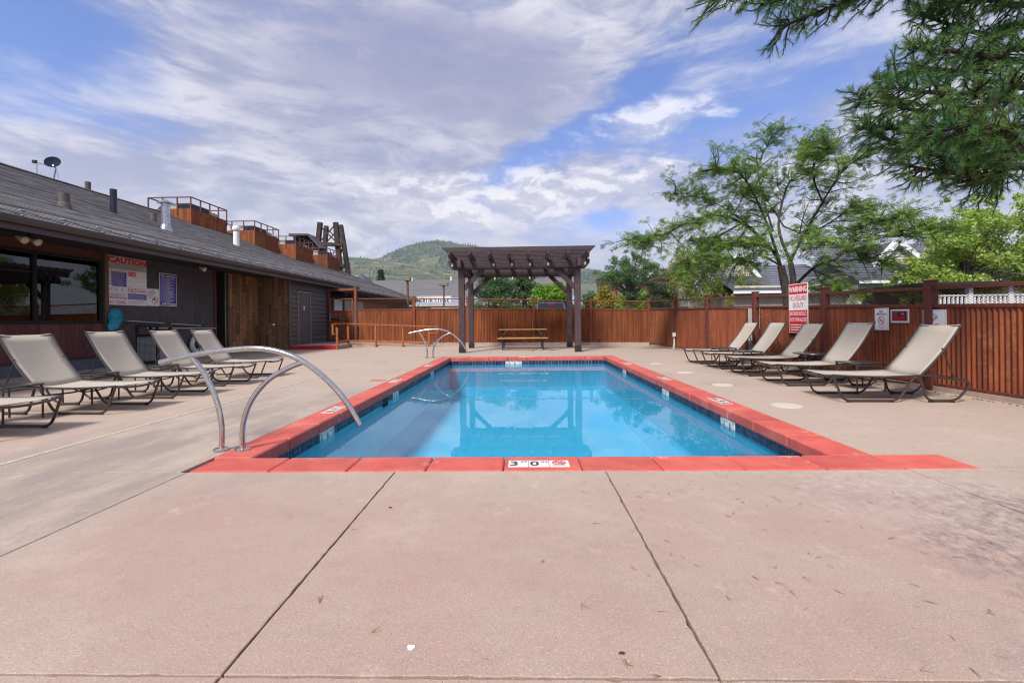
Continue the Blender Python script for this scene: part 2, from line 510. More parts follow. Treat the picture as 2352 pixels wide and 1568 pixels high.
M_slate = pm('slate_roof', (.085, .09, .115), (.06, .065, .085), 6, .9, rnd=.2)
M_brick = pm('brick', (.28, .11, .075), (.22, .085, .06), 4, .9)
M_glass_dark = pm('dark_glass', (.012, .014, .018), None, rough=.03, spec=.8)
M_chrome = pm('chrome', (.75, .75, .76), None, rough=.12, metal=1.0)
M_tyre = pm('tyre', (.015, .015, .016), None, rough=.8)
M_skimlid = pm('cream_lid', (.56, .50, .42), (.50, .45, .38), 12, .7)
M_yellow = pm('sign_yellow', (.75, .42, .02), None, rough=.5)
M_needle_dry = pm('dry_needles', (.34, .23, .08), (.20, .13, .05), 8, .8)
M_tabletop = pm('speckled_top', (.035, .040, .048), (.02, .022, .026), 60, .35, coat=.3)
def leafmat(name, a, b, transl=.35, scale=1.2): return pm(name, a, b, scale, .55, transl=transl, world_co=True, detail=4)
M_leaf_locust = leafmat('locust_leaf', (.11, .24, .030), (.23, .35, .055), .35, 1.6)
M_leaf_pine = leafmat('pine_needle', (.045, .18, .05), (.145, .24, .04), .15, 3.0)
M_leaf_pine2 = leafmat('pine_needle_far', (.04, .13, .035), (.10, .18, .038), .2, 1.2)
M_leaf_maple = leafmat('maple_leaf', (.29, .43, .075), (.42, .52, .12), .4, 1.2)
M_leaf_green = leafmat('green_leaf', (.13, .31, .022), (.22, .38, .036), .4, 1.2)
M_leaf_willow = leafmat('willow_leaf', (.26, .30, .05), (.17, .24, .04), .4, 1.0)
M_leaf_yellow = leafmat('yellow_leaf', (.34, .30, .025), (.26, .26, .03), .4, 1.0)
M_leaf_spruce = leafmat('spruce_needle', (.025, .06, .022), (.05, .085, .03), .15, 1.2)
M_bark = pm('bark', (.085, .065, .055), (.04, .03, .026), 9, .95, .006, stretch=(1, 1, .3))
M_bark_dark = pm('dark_bark', (.045, .032, .026), (.022, .016, .014), 12, .95, .003)
M_bark_grey = pm('grey_bark', (.16, .145, .13), (.09, .08, .07), 8, .95, .004, stretch=(1, 1, .3))
# ------------------------------------------------------------------ special materials
def make_deck_mat():
    m = bpy.data.materials.new('deck_concrete'); m.use_nodes = True
    t = m.node_tree; b = t.nodes['Principled BSDF']
    g = t.nodes.new('ShaderNodeNewGeometry'); pos = g.outputs['Position']
    sep = t.nodes.new('ShaderNodeSeparateXYZ'); t.links.new(pos, sep.inputs[0])
    X, Y = S(t, sep.outputs[0]), S(t, sep.outputs[1])
    big = noise(t, pos, .55, 5, .6); mid = noise(t, pos, 2.2, 6, .62); fine = noise(t, pos, 14, 6, .65)
    col = mixrgb(t, (big * .6 + mid * .4).ss(.38, .62), (.368, .252, .204), (.372, .280, .224))
    col = mixrgb(t, (Y + (mid - .5) * .4).ss(3.2, 3.5) * .8, col, (.430, .335, .268))
    # bleached, greyer apron next to the pool and behind it
    w = (mid - .5) * .9
    apron = (X + w * .5).ss(-4.35, -3.9) * (X + w * .4).ss(-2.1, -2.6) * (Y + w).ss(12.5, 6.0)
    apron2 = (Y + w).ss(14.0, 14.8) * (Y + w).ss(18.5, 15.5)
    front = (Y + w * 1.1).ss(2.35, 3.25) * (Y).ss(4.2, 3.4)
    col = mixrgb(t, (apron * .75).mx(apron2 * .4).mx(front * .45), col, (.40, .33, .265))
    # wet-looking traffic stains on that apron
    st = noise(t, mapping(t, pos, scale=(.9, .35, 1), loc=(3, 1, 0)), 1.6, 6, .65)
    stain = st.ss(.36, .58) * (X + w * .5).ss(-5.2, -3.6) * (X).ss(-2.4, -2.7) * (Y + w).ss(9.5, 4.5)
    col = mixrgb(t, stain * .62, col, (.19, .155, .148))
    # mildew and salt bloom at the end towards the pine
    q = (X - 2.75) * (X - 2.75) * .9 + (Y - 2.05) * (Y - 2.05) * .8
    patch = (q + (mid - .5) * 1.6).ss(.95, .15)
    salt = ((X - 2.5) * (X - 2.5) * .7 + (Y - 2.75) * (Y - 2.75) * .9 + (mid - .5) * 1.4).ss(.75, .1)
    col = mixrgb(t, salt * fine.ss(.38, .70) * .40, col, (.56, .50, .47))
    sp = noise(t, mapping(t, pos, scale=(1, .6, 1)), 16, 8, .75)
    col = mixrgb(t, patch * sp.ss(.42, .60) * .75, col, (.115, .095, .10))
    dirty = ((Y).ss(1.95, 1.4) * (X).ss(.6, 2.6))
    col = mixrgb(t, dirty * (mid * .6 + sp * .4).ss(.46, .60) * .5, col, (.16, .13, .13))
    wet = noise(t, mapping(t, pos, loc=(11, 5, 0)), .8, 7, .7)
    col = mixrgb(t, wet.ss(.54, .64) * .26, col, (.25, .19, .165))
    col = mixrgb(t, wet.ss(.46, .36) * .22, col, (.52, .43, .36))
    # exposed sand and small dark aggregate
    ag = noise(t, pos, 160, 3, .6)
    col = mixrgb(t, ag.ss(.54, .66) * .62, col, (.17, .12, .105))
    mot = noise(t, pos, 9, 8, .75)
    col = mixrgb(t, mot.ss(.50, .68) * .38, col, (.27, .195, .17))
    crk = noise(t, mapping(t, pos, scale=(1, .8, 1)), 3.2, 9, .8)
    col = mixrgb(t, crk.ss(.57, .68) * .42, col, (.56, .43, .36))
    ag2 = noise(t, mapping(t, pos, loc=(5, 2, 1)), 120, 3, .6)
    col = mixrgb(t, ag2.ss(.56, .68) * (big * .9), col, (.62, .50, .43))
    vo = t.nodes.new('ShaderNodeTexVoronoi'); vo.inputs['Scale'].default_value = 24; t.links.new(pos, vo.inputs['Vector'])
    pit = S(t, vo.outputs['Distance']).ss(.085, .045)
    col = mixrgb(t, pit * .8 * noise(t, pos, 7, 3).ss(.42, .6), col, (.10, .075, .07))
    t.links.new(col, b.inputs['Base Color'])
    b.inputs['Roughness'].default_value = .86
    bn = t.nodes.new('ShaderNodeBump'); bn.inputs['Distance'].default_value = .0012
    t.links.new((noise(t, pos, 90, 4, .7) * .7 + fine * .6).k, bn.inputs['Height']); t.links.new(bn.outputs[0], b.inputs['Normal'])
    return m
M_deck = make_deck_mat()

def make_water_mat():
    m = bpy.data.materials.new('water'); m.use_nodes = True
    t = m.node_tree; t.nodes.remove(t.nodes['Principled BSDF'])
    g = t.nodes.new('ShaderNodeNewGeometry')
    h = noise(t, mapping(t, g.outputs['Position'], scale=(1, .55, 1)), 2.6, 3, .5)
    bn = t.nodes.new('ShaderNodeBump'); bn.inputs['Distance'].default_value = .004; bn.inputs['Strength'].default_value = .4
    t.links.new(h.k, bn.inputs['Height'])
    fr = t.nodes.new('ShaderNodeFresnel'); fr.inputs['IOR'].default_value = 1.42; t.links.new(bn.outputs[0], fr.inputs['Normal'])
    gl = t.nodes.new('ShaderNodeBsdfGlossy'); gl.inputs['Roughness'].default_value = .012; t.links.new(bn.outputs[0], gl.inputs['Normal'])
    tr = t.nodes.new('ShaderNodeBsdfTransparent'); tr.inputs[0].default_value = (.28, .79, 1.0, 1)
    mx = t.nodes.new('ShaderNodeMixShader')
    t.links.new(fr.outputs[0], mx.inputs[0]); t.links.new(tr.outputs[0], mx.inputs[1]); t.links.new(gl.outputs[0], mx.inputs[2])
    t.links.new(mx.outputs[0], t.nodes['Material Output'].inputs[0])
    return m
M_water = make_water_mat()

def make_pane_mat():
    m = bpy.data.materials.new('window_glass'); m.use_nodes = True
    t = m.node_tree; t.nodes.remove(t.nodes['Principled BSDF'])
    fr = t.nodes.new('ShaderNodeFresnel'); fr.inputs['IOR'].default_value = 1.9
    gl = t.nodes.new('ShaderNodeBsdfGlossy'); gl.inputs['Roughness'].default_value = .0
    tr = t.nodes.new('ShaderNodeBsdfTransparent'); tr.inputs[0].default_value = (.55, .58, .6, 1)
    mx = t.nodes.new('ShaderNodeMixShader')
    t.links.new(fr.outputs[0], mx.inputs[0]); t.links.new(tr.outputs[0], mx.inputs[1]); t.links.new(gl.outputs[0], mx.inputs[2])
    t.links.new(mx.outputs[0], t.nodes['Material Output'].inputs[0])
    return m
M_pane = make_pane_mat()

# ------------------------------------------------------------------ ground and deck
PX0, PX1, PY0, PY1 = -2.25, 2.45, 3.70, 13.90          # inner edge of the coping
CX0, CX1, CY0, CY1 = -2.58, 2.78, 3.35, 14.25          # outer edge of the coping
def ring_sheet(name, x0, y0, x1, y1, hx0, hy0, hx1, hy1, z, mat):
    m = MB()
    xs, ys = [x0, hx0, hx1, x1], [y0, hy0, hy1, y1]
    for i in range(3):
        for j in range(3):
            if i == 1 and j == 1: continue
            m.quad((xs[i], ys[j], z), (xs[i + 1], ys[j], z), (xs[i + 1], ys[j + 1], z), (xs[i], ys[j + 1], z))
    return m.build(name, mat)
tag(ring_sheet('ground', -6000, -400, 6000, 9000, CX0 - .1, CY0 - .1, CX1 + .1, CY1 + .1, -.16, M_earth), kind='structure')
lot = MB()
lot.quad((-60, 24.6, -.12), (60, 24.6, -.12), (60, 62, -.12), (-60, 62, -.12))
lot.quad((7.2, -10, -.12), (60, -10, -.12), (60, 24.59, -.12), (7.2, 24.59, -.12))
tag(lot.build('parking_lot', M_asphalt), kind='structure')

deck = empty('pool_deck', kind='structure')
ring_sheet('joint_bed', -11.3, -3, 6.5, 22.9, CX0 - .02, CY0 - .02, CX1 + .02, CY1 + .02, -.022, M_joint).parent = deck
STRIP_X0, STRIP_X1 = -4.24, -4.18
def slab(x0, y0, x1, y1, g=.004):
    dz = rng.uniform(-.0012, .0012)
    if y0 < 3 and -3 < x0 < 4.6:
        P = []
        A = [(x0 + g, y0 + g), (x1 - g, y0 + g), (x1 - g, y1 - g), (x0 + g, y1 - g)]
        for i in range(4):
            a_, b_ = Vector(A[i]), Vector(A[(i + 1) % 4]); L = (b_ - a_).length; n = max(2, int(L / .035)); nn = Vector((-(b_ - a_).y, (b_ - a_).x)).normalized()
            for k in range(n):
                j = max(0, rng.gauss(.0008, .0016)) + (rng.uniform(.003, .007) if rng.random() < .04 else 0)
                P.append(tuple(a_ + (b_ - a_) * (k / n) + nn * (j if k else 0)))
        return MB().prism(P, .12, frame((0, 0, dz), (1, 0, 0), (0, 1, 0))).build('slab', M_deck, deck, bevel=.0025)
    o = MB().box((x0 + g, y0 + g, -.12), (x1 - g, y1 - g, dz)).build('slab', M_deck, deck, bevel=.003)
    return o
def slabs(xs, ys, g=.004):
    for i in range(len(xs) - 1):
        for j in range(len(ys) - 1):
            slab(xs[i], ys[j], xs[i + 1], ys[j + 1], g)
slabs([-11.3, -8.4, -5.4, -2.53, -.96, .59, 2.77, 4.5, 6.5], [-3, -.2, 1.405, CY0], .0042)
slabs([-11.3, -8.2, STRIP_X0], [CY0, 5.6, 8.4, 11.2, 14.25], .0025)
slabs([STRIP_X1, CX0], [CY0, 5.6, 8.4, 11.2, 15.30], .0025)
slabs([CX1, 6.5], [CY0, 6.3, 9.4, 12.4, 15.30], .0025)
slabs([CX0, .1, CX1], [CY1, 15.30], .002)
slabs([-11.3, -8.2, STRIP_X0], [14.25, 17.2, 19.25], .0025)
slabs([STRIP_X0, -2.6, -1.2, .37, 2.2, 4.2, 6.5], [15.37, 18.6, 22.9], .003)
slabs([-8.0, -6.2, STRIP_X0], [19.25, 22.9], .003)
M_strip = pm('pale_strip', (.48, .42, .34), (.36, .31, .26), 18, .9)
st = empty('drain_strip', kind='structure')
MB().box((STRIP_X0, CY0, -.1), (STRIP_X1, 15.368, .002)).build('strip', M_strip, st)
MB().box((STRIP_X1, 15.302, -.1), (6.5, 15.368, .0015)).build('strip', M_strip, st)

# ------------------------------------------------------------------ pool
pool = empty('swimming_pool', (0.1, 8.8, 0), label='rectangular swimming pool edged with red coping stones and dark blue waterline tiles', cat='pool')
POOL_C = Vector((0.1, 8.8, 0))
def poolpart(m, name, mat, **k):
    m.v = [(x - POOL_C.x, y - POOL_C.y, z) for x, y, z in m.v]
    return m.build(name, mat, pool, **k)
bx0, bx1, by0, by1, FLOOR, WATER = PX0 - .03, PX1 + .03, PY0 - .03, PY1 + .03, -1.15, -.205
m = MB().quad((bx0, by0, FLOOR), (bx1, by0, FLOOR), (bx1, by1, FLOOR), (bx0, by1, FLOOR))
poolpart(m, 'floor', M_pool)
m = MB()
for (a, b) in (((bx0, by0), (bx1, by0)), ((bx1, by0), (bx1, by1)), ((bx1, by1), (bx0, by1)), ((bx0, by1), (bx0, by0))):
    m.quad((*a, FLOOR), (*a, -.10), (*b, -.10), (*b, FLOOR))
poolpart(m, 'side_wall', M_poolwall)
# sloping toe round the foot of the walls
m = MB(); s_ = .28
inn = [(bx0 + s_, by0 + s_), (bx1 - s_, by0 + s_), (bx1 - s_, by1 - s_), (bx0 + s_, by1 - s_)]
out = [(bx0, by0), (bx1, by0), (bx1, by1), (bx0, by1)]
for i in range(4):
    j = (i + 1) % 4
    m.quad((*out[i], FLOOR + .25), (*out[j], FLOOR + .25), (*inn[j], FLOOR + .004), (*inn[i], FLOOR + .004))
poolpart(m, 'cove', M_poolwall)
# grout band behind the waterline tiles
TZ0, TZ1 = -.205, -.124
m = MB()
m.box((bx0, by0 + .012, TZ0 - .01), (bx0 + .012, by1 - .012, TZ1 + .012))
m.box((bx1 - .012, by0 + .012, TZ0 - .01), (bx1, by1 - .012, TZ1 + .012))
m.box((bx0, by1 - .012, TZ0 - .01), (bx1, by1, TZ1 + .012))
m.box((bx0, by0, TZ0 - .01), (bx1, by0 + .012, TZ1 + .012))
poolpart(m, 'grout_band', M_grout)
def tile_mesh(w, h):
    mm = MB().box((-w / 2, -h / 2, 0), (w / 2, h / 2, .007)).mesh('tile')
    mm.materials.append(M_tile_blue); return mm
TM = {'big': tile_mesh(.090, .090), 'wide': tile_mesh(.090, .040), 'tall': tile_mesh(.040, .090), 'small': tile_mesh(.040, .040)}
tile_list = []
def cell(kind, cx, cz, F):
    o = {'big': [('big', 0, 0)], 'wide': [('wide', 0, .0245), ('wide', 0, -.0245)],
         'tall': [('tall', -.0245, 0), ('tall', .0245, 0)],
         'mix': [('tall', -.0245, 0), ('small', .0245, .0245), ('small', .0245, -.0245)]}[kind]
    for k, dx, dz in o: tile_list.append((k, F @ Vector((cx + dx, cz + dz, 0)), F))
def tile_wall(F, L, gaps):
    n = int(L / .1)
    for i in range(n):
        cx = (i + .5) * L / n
        if any(abs(cx - g) < .21 for g in gaps): continue
        for r_, cz in ((0, -.164),):
            k = rng.choice(['big', 'big', 'wide', 'tall', 'mix'] if r_ == 0 else ['big'])
            cell(k, cx, cz, F)
LEN = by1 - by0
FR = frame((bx1 - .012, by1, 0), (0, -1, 0), (0, 0, 1))      # wall towards the fence, faces -X
FL = frame((bx0 + .012, by0, 0), (0, 1, 0), (0, 0, 1))       # wall towards the building, faces +X
FF = frame((bx0, by1 - .012, 0), (1, 0, 0), (0, 0, 1))       # end wall, faces the camera
FN = frame((bx1, by0 + .012, 0), (-1, 0, 0), (0, 0, 1))
MK = {'L': [5.15, 8.0, 11.2], 'R': [5.55, 8.0, 11.2]}        # Y of the depth markers
tile_wall(FR, LEN, [by1 - y for y in MK['R']])
tile_wall(FL, LEN, [y - by0 for y in MK['L']])
tile_wall(FF, bx1 - bx0, [1.98 + .0])
tile_wall(FN, bx1 - bx0, [])
seen = [q for q in tile_list if q[2] is not FN and q[1].z > -.24]
seen.sort(key=lambda q: q[1].y)
rest_v, rest_f = MB(), None
first300 = seen[:298]
ids = set(id(q) for q in first300)
for k, p, F in first300:
    o = bpy.data.objects.new('tile', TM[k]); link(o, pool)
    Mx = F.copy(); Mx.translation = p - POOL_C; o.matrix_local = Mx
restm = MB()
dims = {'big': (.094, .094), 'wide': (.094, .043), 'tall': (.043, .094), 'small': (.043, .043)}
for q in tile_list:
    if id(q) in ids: continue
    k, p, F = q; w, h = dims[k]
    Mx = F.copy(); Mx.translation = p
    restm.box((-w / 2, -h / 2, 0), (w / 2, h / 2, .007), Mx)
poolpart(restm, 'tile_band', M_tile_blue, kind='stuff')
# coping stones
def cope(x0, y0, x1, y1, g=.003):
    dz = rng.uniform(.001, .006)
    m = MB().box((x0 + g, y0 + g, -.112), (x1 - g, y1 - g, dz))
    return poolpart(m, 'coping_stone', M_coping, bevel=.012)
xs = [-2.53, -1.92, -1.33, -.74, -.16, .43, 1.02, 1.61, 2.20, 2.76, 3.29]
for i in range(len(xs) - 1): cope(xs[i], CY0, xs[i + 1], PY0)
n = 17
for i in range(n):
    y0 = PY0 + (CY1 - PY0) * i / n; y1 = PY0 + (CY1 - PY0) * (i + 1) / n
    cope(CX0, y0, PX0, y1); cope(PX1, y0, CX1, y1)
n = 8
for i in range(n):
    cope(PX0 + (PX1 - PX0) * i / n, PY1, PX0 + (PX1 - PX0) * (i + 1) / n, CY1)
# depth markers
def no_dive(par, cx, cy, r_):
    ringface('no_diving_ring', cx, cy, r_ * .78, r_, M_red, par, .004, 28, bar=-.6)
    mm = MB()
    for a, b in (((-.5, -.1), (.1, .15)), ((.1, .15), (.5, -.05)), ((-.1, -.4), (.1, .15)), ((.15, .12), (.45, .3))):
        p0, p1 = Vector((cx + a[0] * r_, cy + a[1] * r_, .0035)), Vector((cx + b[0] * r_, cy + b[1] * r_, .0035))
        d = (p1 - p0).normalized(); nn = Vector((-d.y, d.x, 0)) * r_ * .07
        mm.quad(p0 - nn, p1 - nn, p1 + nn, p0 + nn)
    mm.build('diver', M_ink, par)
def marker(F, ft, inch, dive=True, s=.152, h=None):
    """white tiles let into the surface; F puts local x along the row, y up the row"""
    h = h or s
    e = bpy.data.objects.new('depth_marker', None); link(e, pool)
    Fm = F.copy(); Fm.translation = F.translation - POOL_C; e.matrix_local = Fm
    nt = 3 if dive else 2
    for i in range(nt):
        MB().box((i * (s + .004), 0, -.01), (i * (s + .004) + s, h, .0015)).build('marker_tile', M_white_tile, e)
    k = h / .152
    for i, (a, b) in enumerate(((ft, 'FT'), (inch, 'IN'))):
        x = i * (s + .004)
        text(a, .150 * k, M_ink, e, (x + .008, .022 * k, .003), bold=.022, sx=.95)
        text(b, .050 * k, M_ink, e, (x + .095, .095 * k, .003), bold=.01, sx=1.0)
    if dive:
        no_dive(e, 2 * (s + .004) + s / 2, .090, .052)
        text('NO DIVING', .020, M_ink, e, (2 * (s + .004) + s / 2, .016, .003), align='CENTER')
    return e
ZT = .0065
marker(frame((-.125, 3.425, ZT), (1, 0, 0), (0, 1, 0)), '3', '0')
for (X, side) in ((CX0, 'L'), (PX1, 'R')):
    for Y, a, b in zip((6.15 if side == 'R' else 5.75, 8.55, 11.6), ('3', '4', '3'), ('6', '0', '6')):
        if side == 'L': marker(frame((X + .085, Y + .23, ZT), (0, -1, 0), (1, 0, 0)), a, b)
        else: marker(frame((X + .245, Y - .23, ZT), (0, 1, 0), (-1, 0, 0)), a, b)
marker(frame((.33, 14.17, ZT), (-1, 0, 0), (0, -1, 0)), '3', '0')
for Y, a, b in zip(MK['R'], ('3', '4', '3'), ('6', '0', '6')):
    marker(frame((bx1 - .016, Y + .155, -.222), (0, -1, 0), (0, 0, 1)), a, b, False, .152, .105)
for Y, a, b in zip(MK['L'], ('3', '4', '3'), ('6', '0', '6')):
    marker(frame((bx0 + .016, Y - .155, -.222), (0, 1, 0), (0, 0, 1)), a, b, False, .152, .105)
marker(frame((bx0 + 1.98 - .155, by1 - .016, -.222), (1, 0, 0), (0, 0, 1)), '3', '0', False, .152, .105)
# skimmer mouth and return fittings in the wall by the building
m = MB().box((bx0 + .0125, 7.25, -.26), (bx0 + .022, 7.5, -.13)); poolpart(m, 'skimmer_mouth', M_dark)
for y in (6.9, 5.0, 9.6):
    m = MB().lathe([(.035, 0), (.035, .012), (.012, .016)], 14, (bx0, y, -.42), Matrix.Rotation(R(90), 3, 'Y')); poolpart(m, 'return_fitting', M_poolwall)
for (x, y) in ((-.62, 7.0), (1.0, 7.0)):
    m = MB()
    m.box((x - .18, y - .18, FLOOR + .002), (x + .18, y + .18, FLOOR + .012))
    for k in range(5): m.box((x - .15, y - .15 + k * .066, FLOOR + .012), (x + .15, y - .12 + k * .066, FLOOR + .022))
    poolpart(m, 'drain_grate', M_white_tile)
w = MB().quad((bx0 + .004, by0 + .004, WATER), (bx1 - .004, by0 + .004, WATER), (bx1 - .004, by1 - .004, WATER), (bx0 + .004, by1 - .004, WATER))
tag(w.build('pool_water', M_water), kind='structure')

# skimmer and valve lids let into the deck
def lid(p, r_, mat, label, name='skimmer_cover'):
    o = MB().lathe([(r_, -.01), (r_, .004), (r_ * .93, .006), (r_ * .9, .0045), (0, .0045)], 36).build(name, mat, None)
    o.location = (p[0], p[1], .001)
    b = MB().lathe([(.012, 0), (.012, .003), (0, .003)], 8, (r_ * .6, 0, .005)).build('screw', M_grout, o)
    return tag(o, label, 'deck cover', 'round covers along the pool deck')
lid((3.30, 5.80), .175, M_skimlid, 'cream round cover in the deck opposite the lounger below the no-alcohol fence sign')
lid((3.31, 7.66), .165, M_skimlid, 'cream round cover in the deck level with the round side table')
lid((3.33, 9.50), .165, M_skimlid, 'cream round cover in the deck level with the middle lounger of the fence-side row')
lid((3.30, 11.45), .160, M_skimlid, 'cream round cover in the deck level with the last lounger by the back fence')
lid((-2.80, 8.66), .15, pm('red_lid', (.52, .16, .12), (.46, .13, .10), 8, .7), 'red round cover in the deck beside the building-side coping', 'valve_cover')

# ------------------------------------------------------------------ grab rails
def grab_rail(dx, dy, label, sc=1.0):
    e = empty('grab_rail', (-2.56 + dx, 3.93 + dy, 0), label=label, cat='rail', group='stainless pool grab rails')
    o = Vector((-2.56, 0, 0))
    L = lambda x, z: Vector((x + 2.56, 0, z))
    main = spline([L(-3.20, .775), L(-2.94, .83), L(-2.62, .875), L(-2.27, .885), L(-1.98, .80), L(-1.74, .63), L(-1.56, .43), L(-1.43, .215)], 7)
    MB().tube(main, .0245, 14).build('top_rail', M_steel, e, smooth=True)
    MB().tube(spline([L(-2.66, .005), L(-2.655, .22), L(-2.71, .47), L(-2.81, .68), L(-2.92, .825)], 6), .0225, 14).build('post', M_steel, e, smooth=True)
    MB().tube(spline([L(-2.47, .005), L(-2.465, .22), L(-2.39, .43), L(-2.24, .61), L(-2.06, .715), L(-1.93, .765)], 6), .0225, 14).build('post', M_steel, e, smooth=True)
    for x in (-2.66, -2.47):
        MB().lathe([(.062, .0), (.062, .008), (.052, .018), (.027, .022)], 24, L(x, .004)).build('flange', M_steel, e, smooth=True)
    return e
grab_rail(0, 0, 'curved stainless grab rail over the pool corner with the 3 FT 0 IN coping marker')
grab_rail(-.32, 10.05, 'curved stainless grab rail beside the pergola post at the end of pool')
# ------------------------------------------------------------------ sun loungers
def sling_mesh(name, rows, w, mat, parent, sag):
    """rows: (s, z) along the length; sags between the two side rails"""
    nv = 9; V = []; Fc = []
    for (s, z, sg) in rows:
        for k in range(nv):
            y = -w / 2 + w * k / (nv - 1)
            V.append((s, y, z - sg * sag * (1 - (2 * y / w) ** 2) + .003 * math.sin(9 * s + 14 * y) * (1 - (2 * y / w) ** 2)))
    for i in range(len(rows) - 1):
        for k in range(nv - 1):
            a = i * nv + k
            Fc.append((a, a + nv, a + nv + 1, a + 1))
    me = bpy.data.meshes.new(name); me.from_pydata(V, [], Fc); me.materials.append(mat); smooth_mesh(me)
    o = bpy.data.objects.new(name, me); link(o, parent)
    so = o.modifiers.new('thick', 'SOLIDIFY'); so.thickness = .005; so.offset = 0
    return o

_ = 0
def make_lounger():
    root = empty('sun_lounger')
    W = .33; r_ = .0145
    for y in (-W, W):
        p = [(.0, y, .345), (.13, y, .018), (.80, y, .018), (1.00, y, .325), (1.07, y, .325), (1.15, y, .018), (1.50, y, .018), (1.66, y, .20), (1.64, y, .275), (1.45, y, .305), (1.14, y, .35)]
        q = fillet(p, .09, 5)
        MB().tube(q, r_, 8).build('leg_frame', M_frame, root, smooth=True)
        sr = spline([(.005, y * .985, .350), (.25, y * .985, .335), (.65, y * .985, .325), (1.16, y * .985, .345)], 4)
        MB().tube(sr, .0125, 8).build('seat_rail', M_frame, root, smooth=True)
        for s in (.20, .72, 1.20, 1.45):
            MB().cbox((s, y, .009), (.055, .032, .018)).build('foot', M_foot, root, bevel=.004)
    MB().tube(spline([(.0, -W, .345), (-.02, -W * .6, .322), (-.025, 0, .312), (-.02, W * .6, .322), (.0, W, .345)], 5), r_, 8).build('foot_bar', M_frame, root, smooth=True)
    MB().tube([(1.64, -W, .268), (1.645, 0, .262), (1.64, W, .268)], r_ * .9, 8).build('head_bar', M_frame, root, smooth=True)
    m = MB(); m.tube([(.93, -W, .24), (.93, 0, .225), (.93, W, .24)], .011, 6); m.build('cross_bar', M_frame, root, smooth=True)
    MB().tube(spline([(.55, -W, .32), (.62, -W * .5, .26), (.64, 0, .245), (.62, W * .5, .26), (.55, W, .32)], 4), .010, 6).build('cross_bar', M_frame, root, smooth=True)
    seat = [(.015, .352, .5), (.12, .345, 1), (.35, .336, 1), (.65, .330, 1), (.95, .338, 1), (1.12, .348, .6)]
    sling_mesh('seat_sling', seat, 2 * W - .03, M_sling, root, .03)
    back = empty('backrest', parent=root)
    bx, bz, tx, tz = 1.10, .352, 1.57, 1.005
    d = Vector((tx - bx, 0, tz - bz))
    rows = []
    for k in range(9):
        t = k / 8
        rows.append((bx + d.x * t + .018 * math.sin(math.pi * t), bz + d.z * t - .012 * math.sin(math.pi * t), .45 + .75 * math.sin(math.pi * min(1, t * .9 + .1))))
    sling_mesh('back_sling', rows, 2 * W - .035, M_sling, back, .035)
    for y in (-W + .012, W - .012):
        pts = [(bx + d.x * t + .022 * math.sin(math.pi * t), y, bz + d.z * t - .016 * math.sin(math.pi * t)) for t in (0, .25, .5, .75, 1.0)]
        MB().tube(spline(pts, 3), .0135, 8).build('back_rail', M_frame, back, smooth=True)
        MB().lathe([(.015, 0), (.015, .01), (.006, .014)], 10, (tx + .001, y, tz + .002)).build('end_cap', M_foot, back, smooth=True)
    mid = lambda t, y, o=0: Vector((bx + d.x * t + o, y, bz + d.z * t))
    MB().tube([mid(.97, -W + .012), mid(.97, 0, -.01) + Vector((.035, 0, -.02)), mid(.97, W - .012)], .010, 6).build('back_bar', M_frame, back, smooth=True)
    for y in (-W + .03, W - .03):
        MB().tube([mid(.52, y, .02), (1.50, y, .31)], .010, 6).build('prop', M_frame, root, smooth=True)
    MB().tube([(1.50, -W + .03, .31), (1.50, W - .03, .31)], .010, 6).build('prop_bar', M_frame, root, smooth=True)
    return root

lounger0 = make_lounger()
LG = 'beige sling sun loungers round the pool'
spots = []
cnt = ['fifth', 'fourth', 'third', 'second', 'first']
for i, (X, Y, a, what) in enumerate(((-5.04, 4.50, 178.0, 'farthest from the shower wall'), (-5.06, 5.86, 178.5, 'beside the near grab rail'), (-5.08, 7.02, 179.0, 'in front of the trash can'), (-5.16, 8.32, 179.5, 'in front of the rescue pole'), (-5.25, 9.48, 180.0, 'in front of the life ring'))):
    spots.append((X, Y, a, f'beige sling lounger {what}, {cnt[i]} from the shower wall'))
for i, (X, Y, a, what) in enumerate(((4.04, 6.36, -3.0, 'under the no-alcohol sign'), (4.10, 7.80, -1.5, 'beside the two no-smoking signs'), (4.12, 9.10, -1.0, 'beside the round side table'), (4.13, 10.33, -.5, 'beside the red warning sign'), (4.13, 11.50, 0.0, 'nearest the back fence'))):
    spots.append((X, Y, a, f'beige sling lounger {what}, {cnt[i]} from the back fence'))
for i, (X, Y, a, lab) in enumerate(spots):
    o = lounger0 if i == 0 else copy_tree(lounger0)
    o.location = (X, Y, .002); o.rotation_euler = (0, 0, R(a))
    tag(o, lab, 'sun lounger', LG)
    hinge = Matrix.Translation((1.10, 0, .352))
    for ch in o.children:
        if ch.name.startswith('backrest'): ch.matrix_local = hinge @ Matrix.Rotation(R(rng.uniform(-2.2, 2.2)), 4, 'Y') @ hinge.inverted()

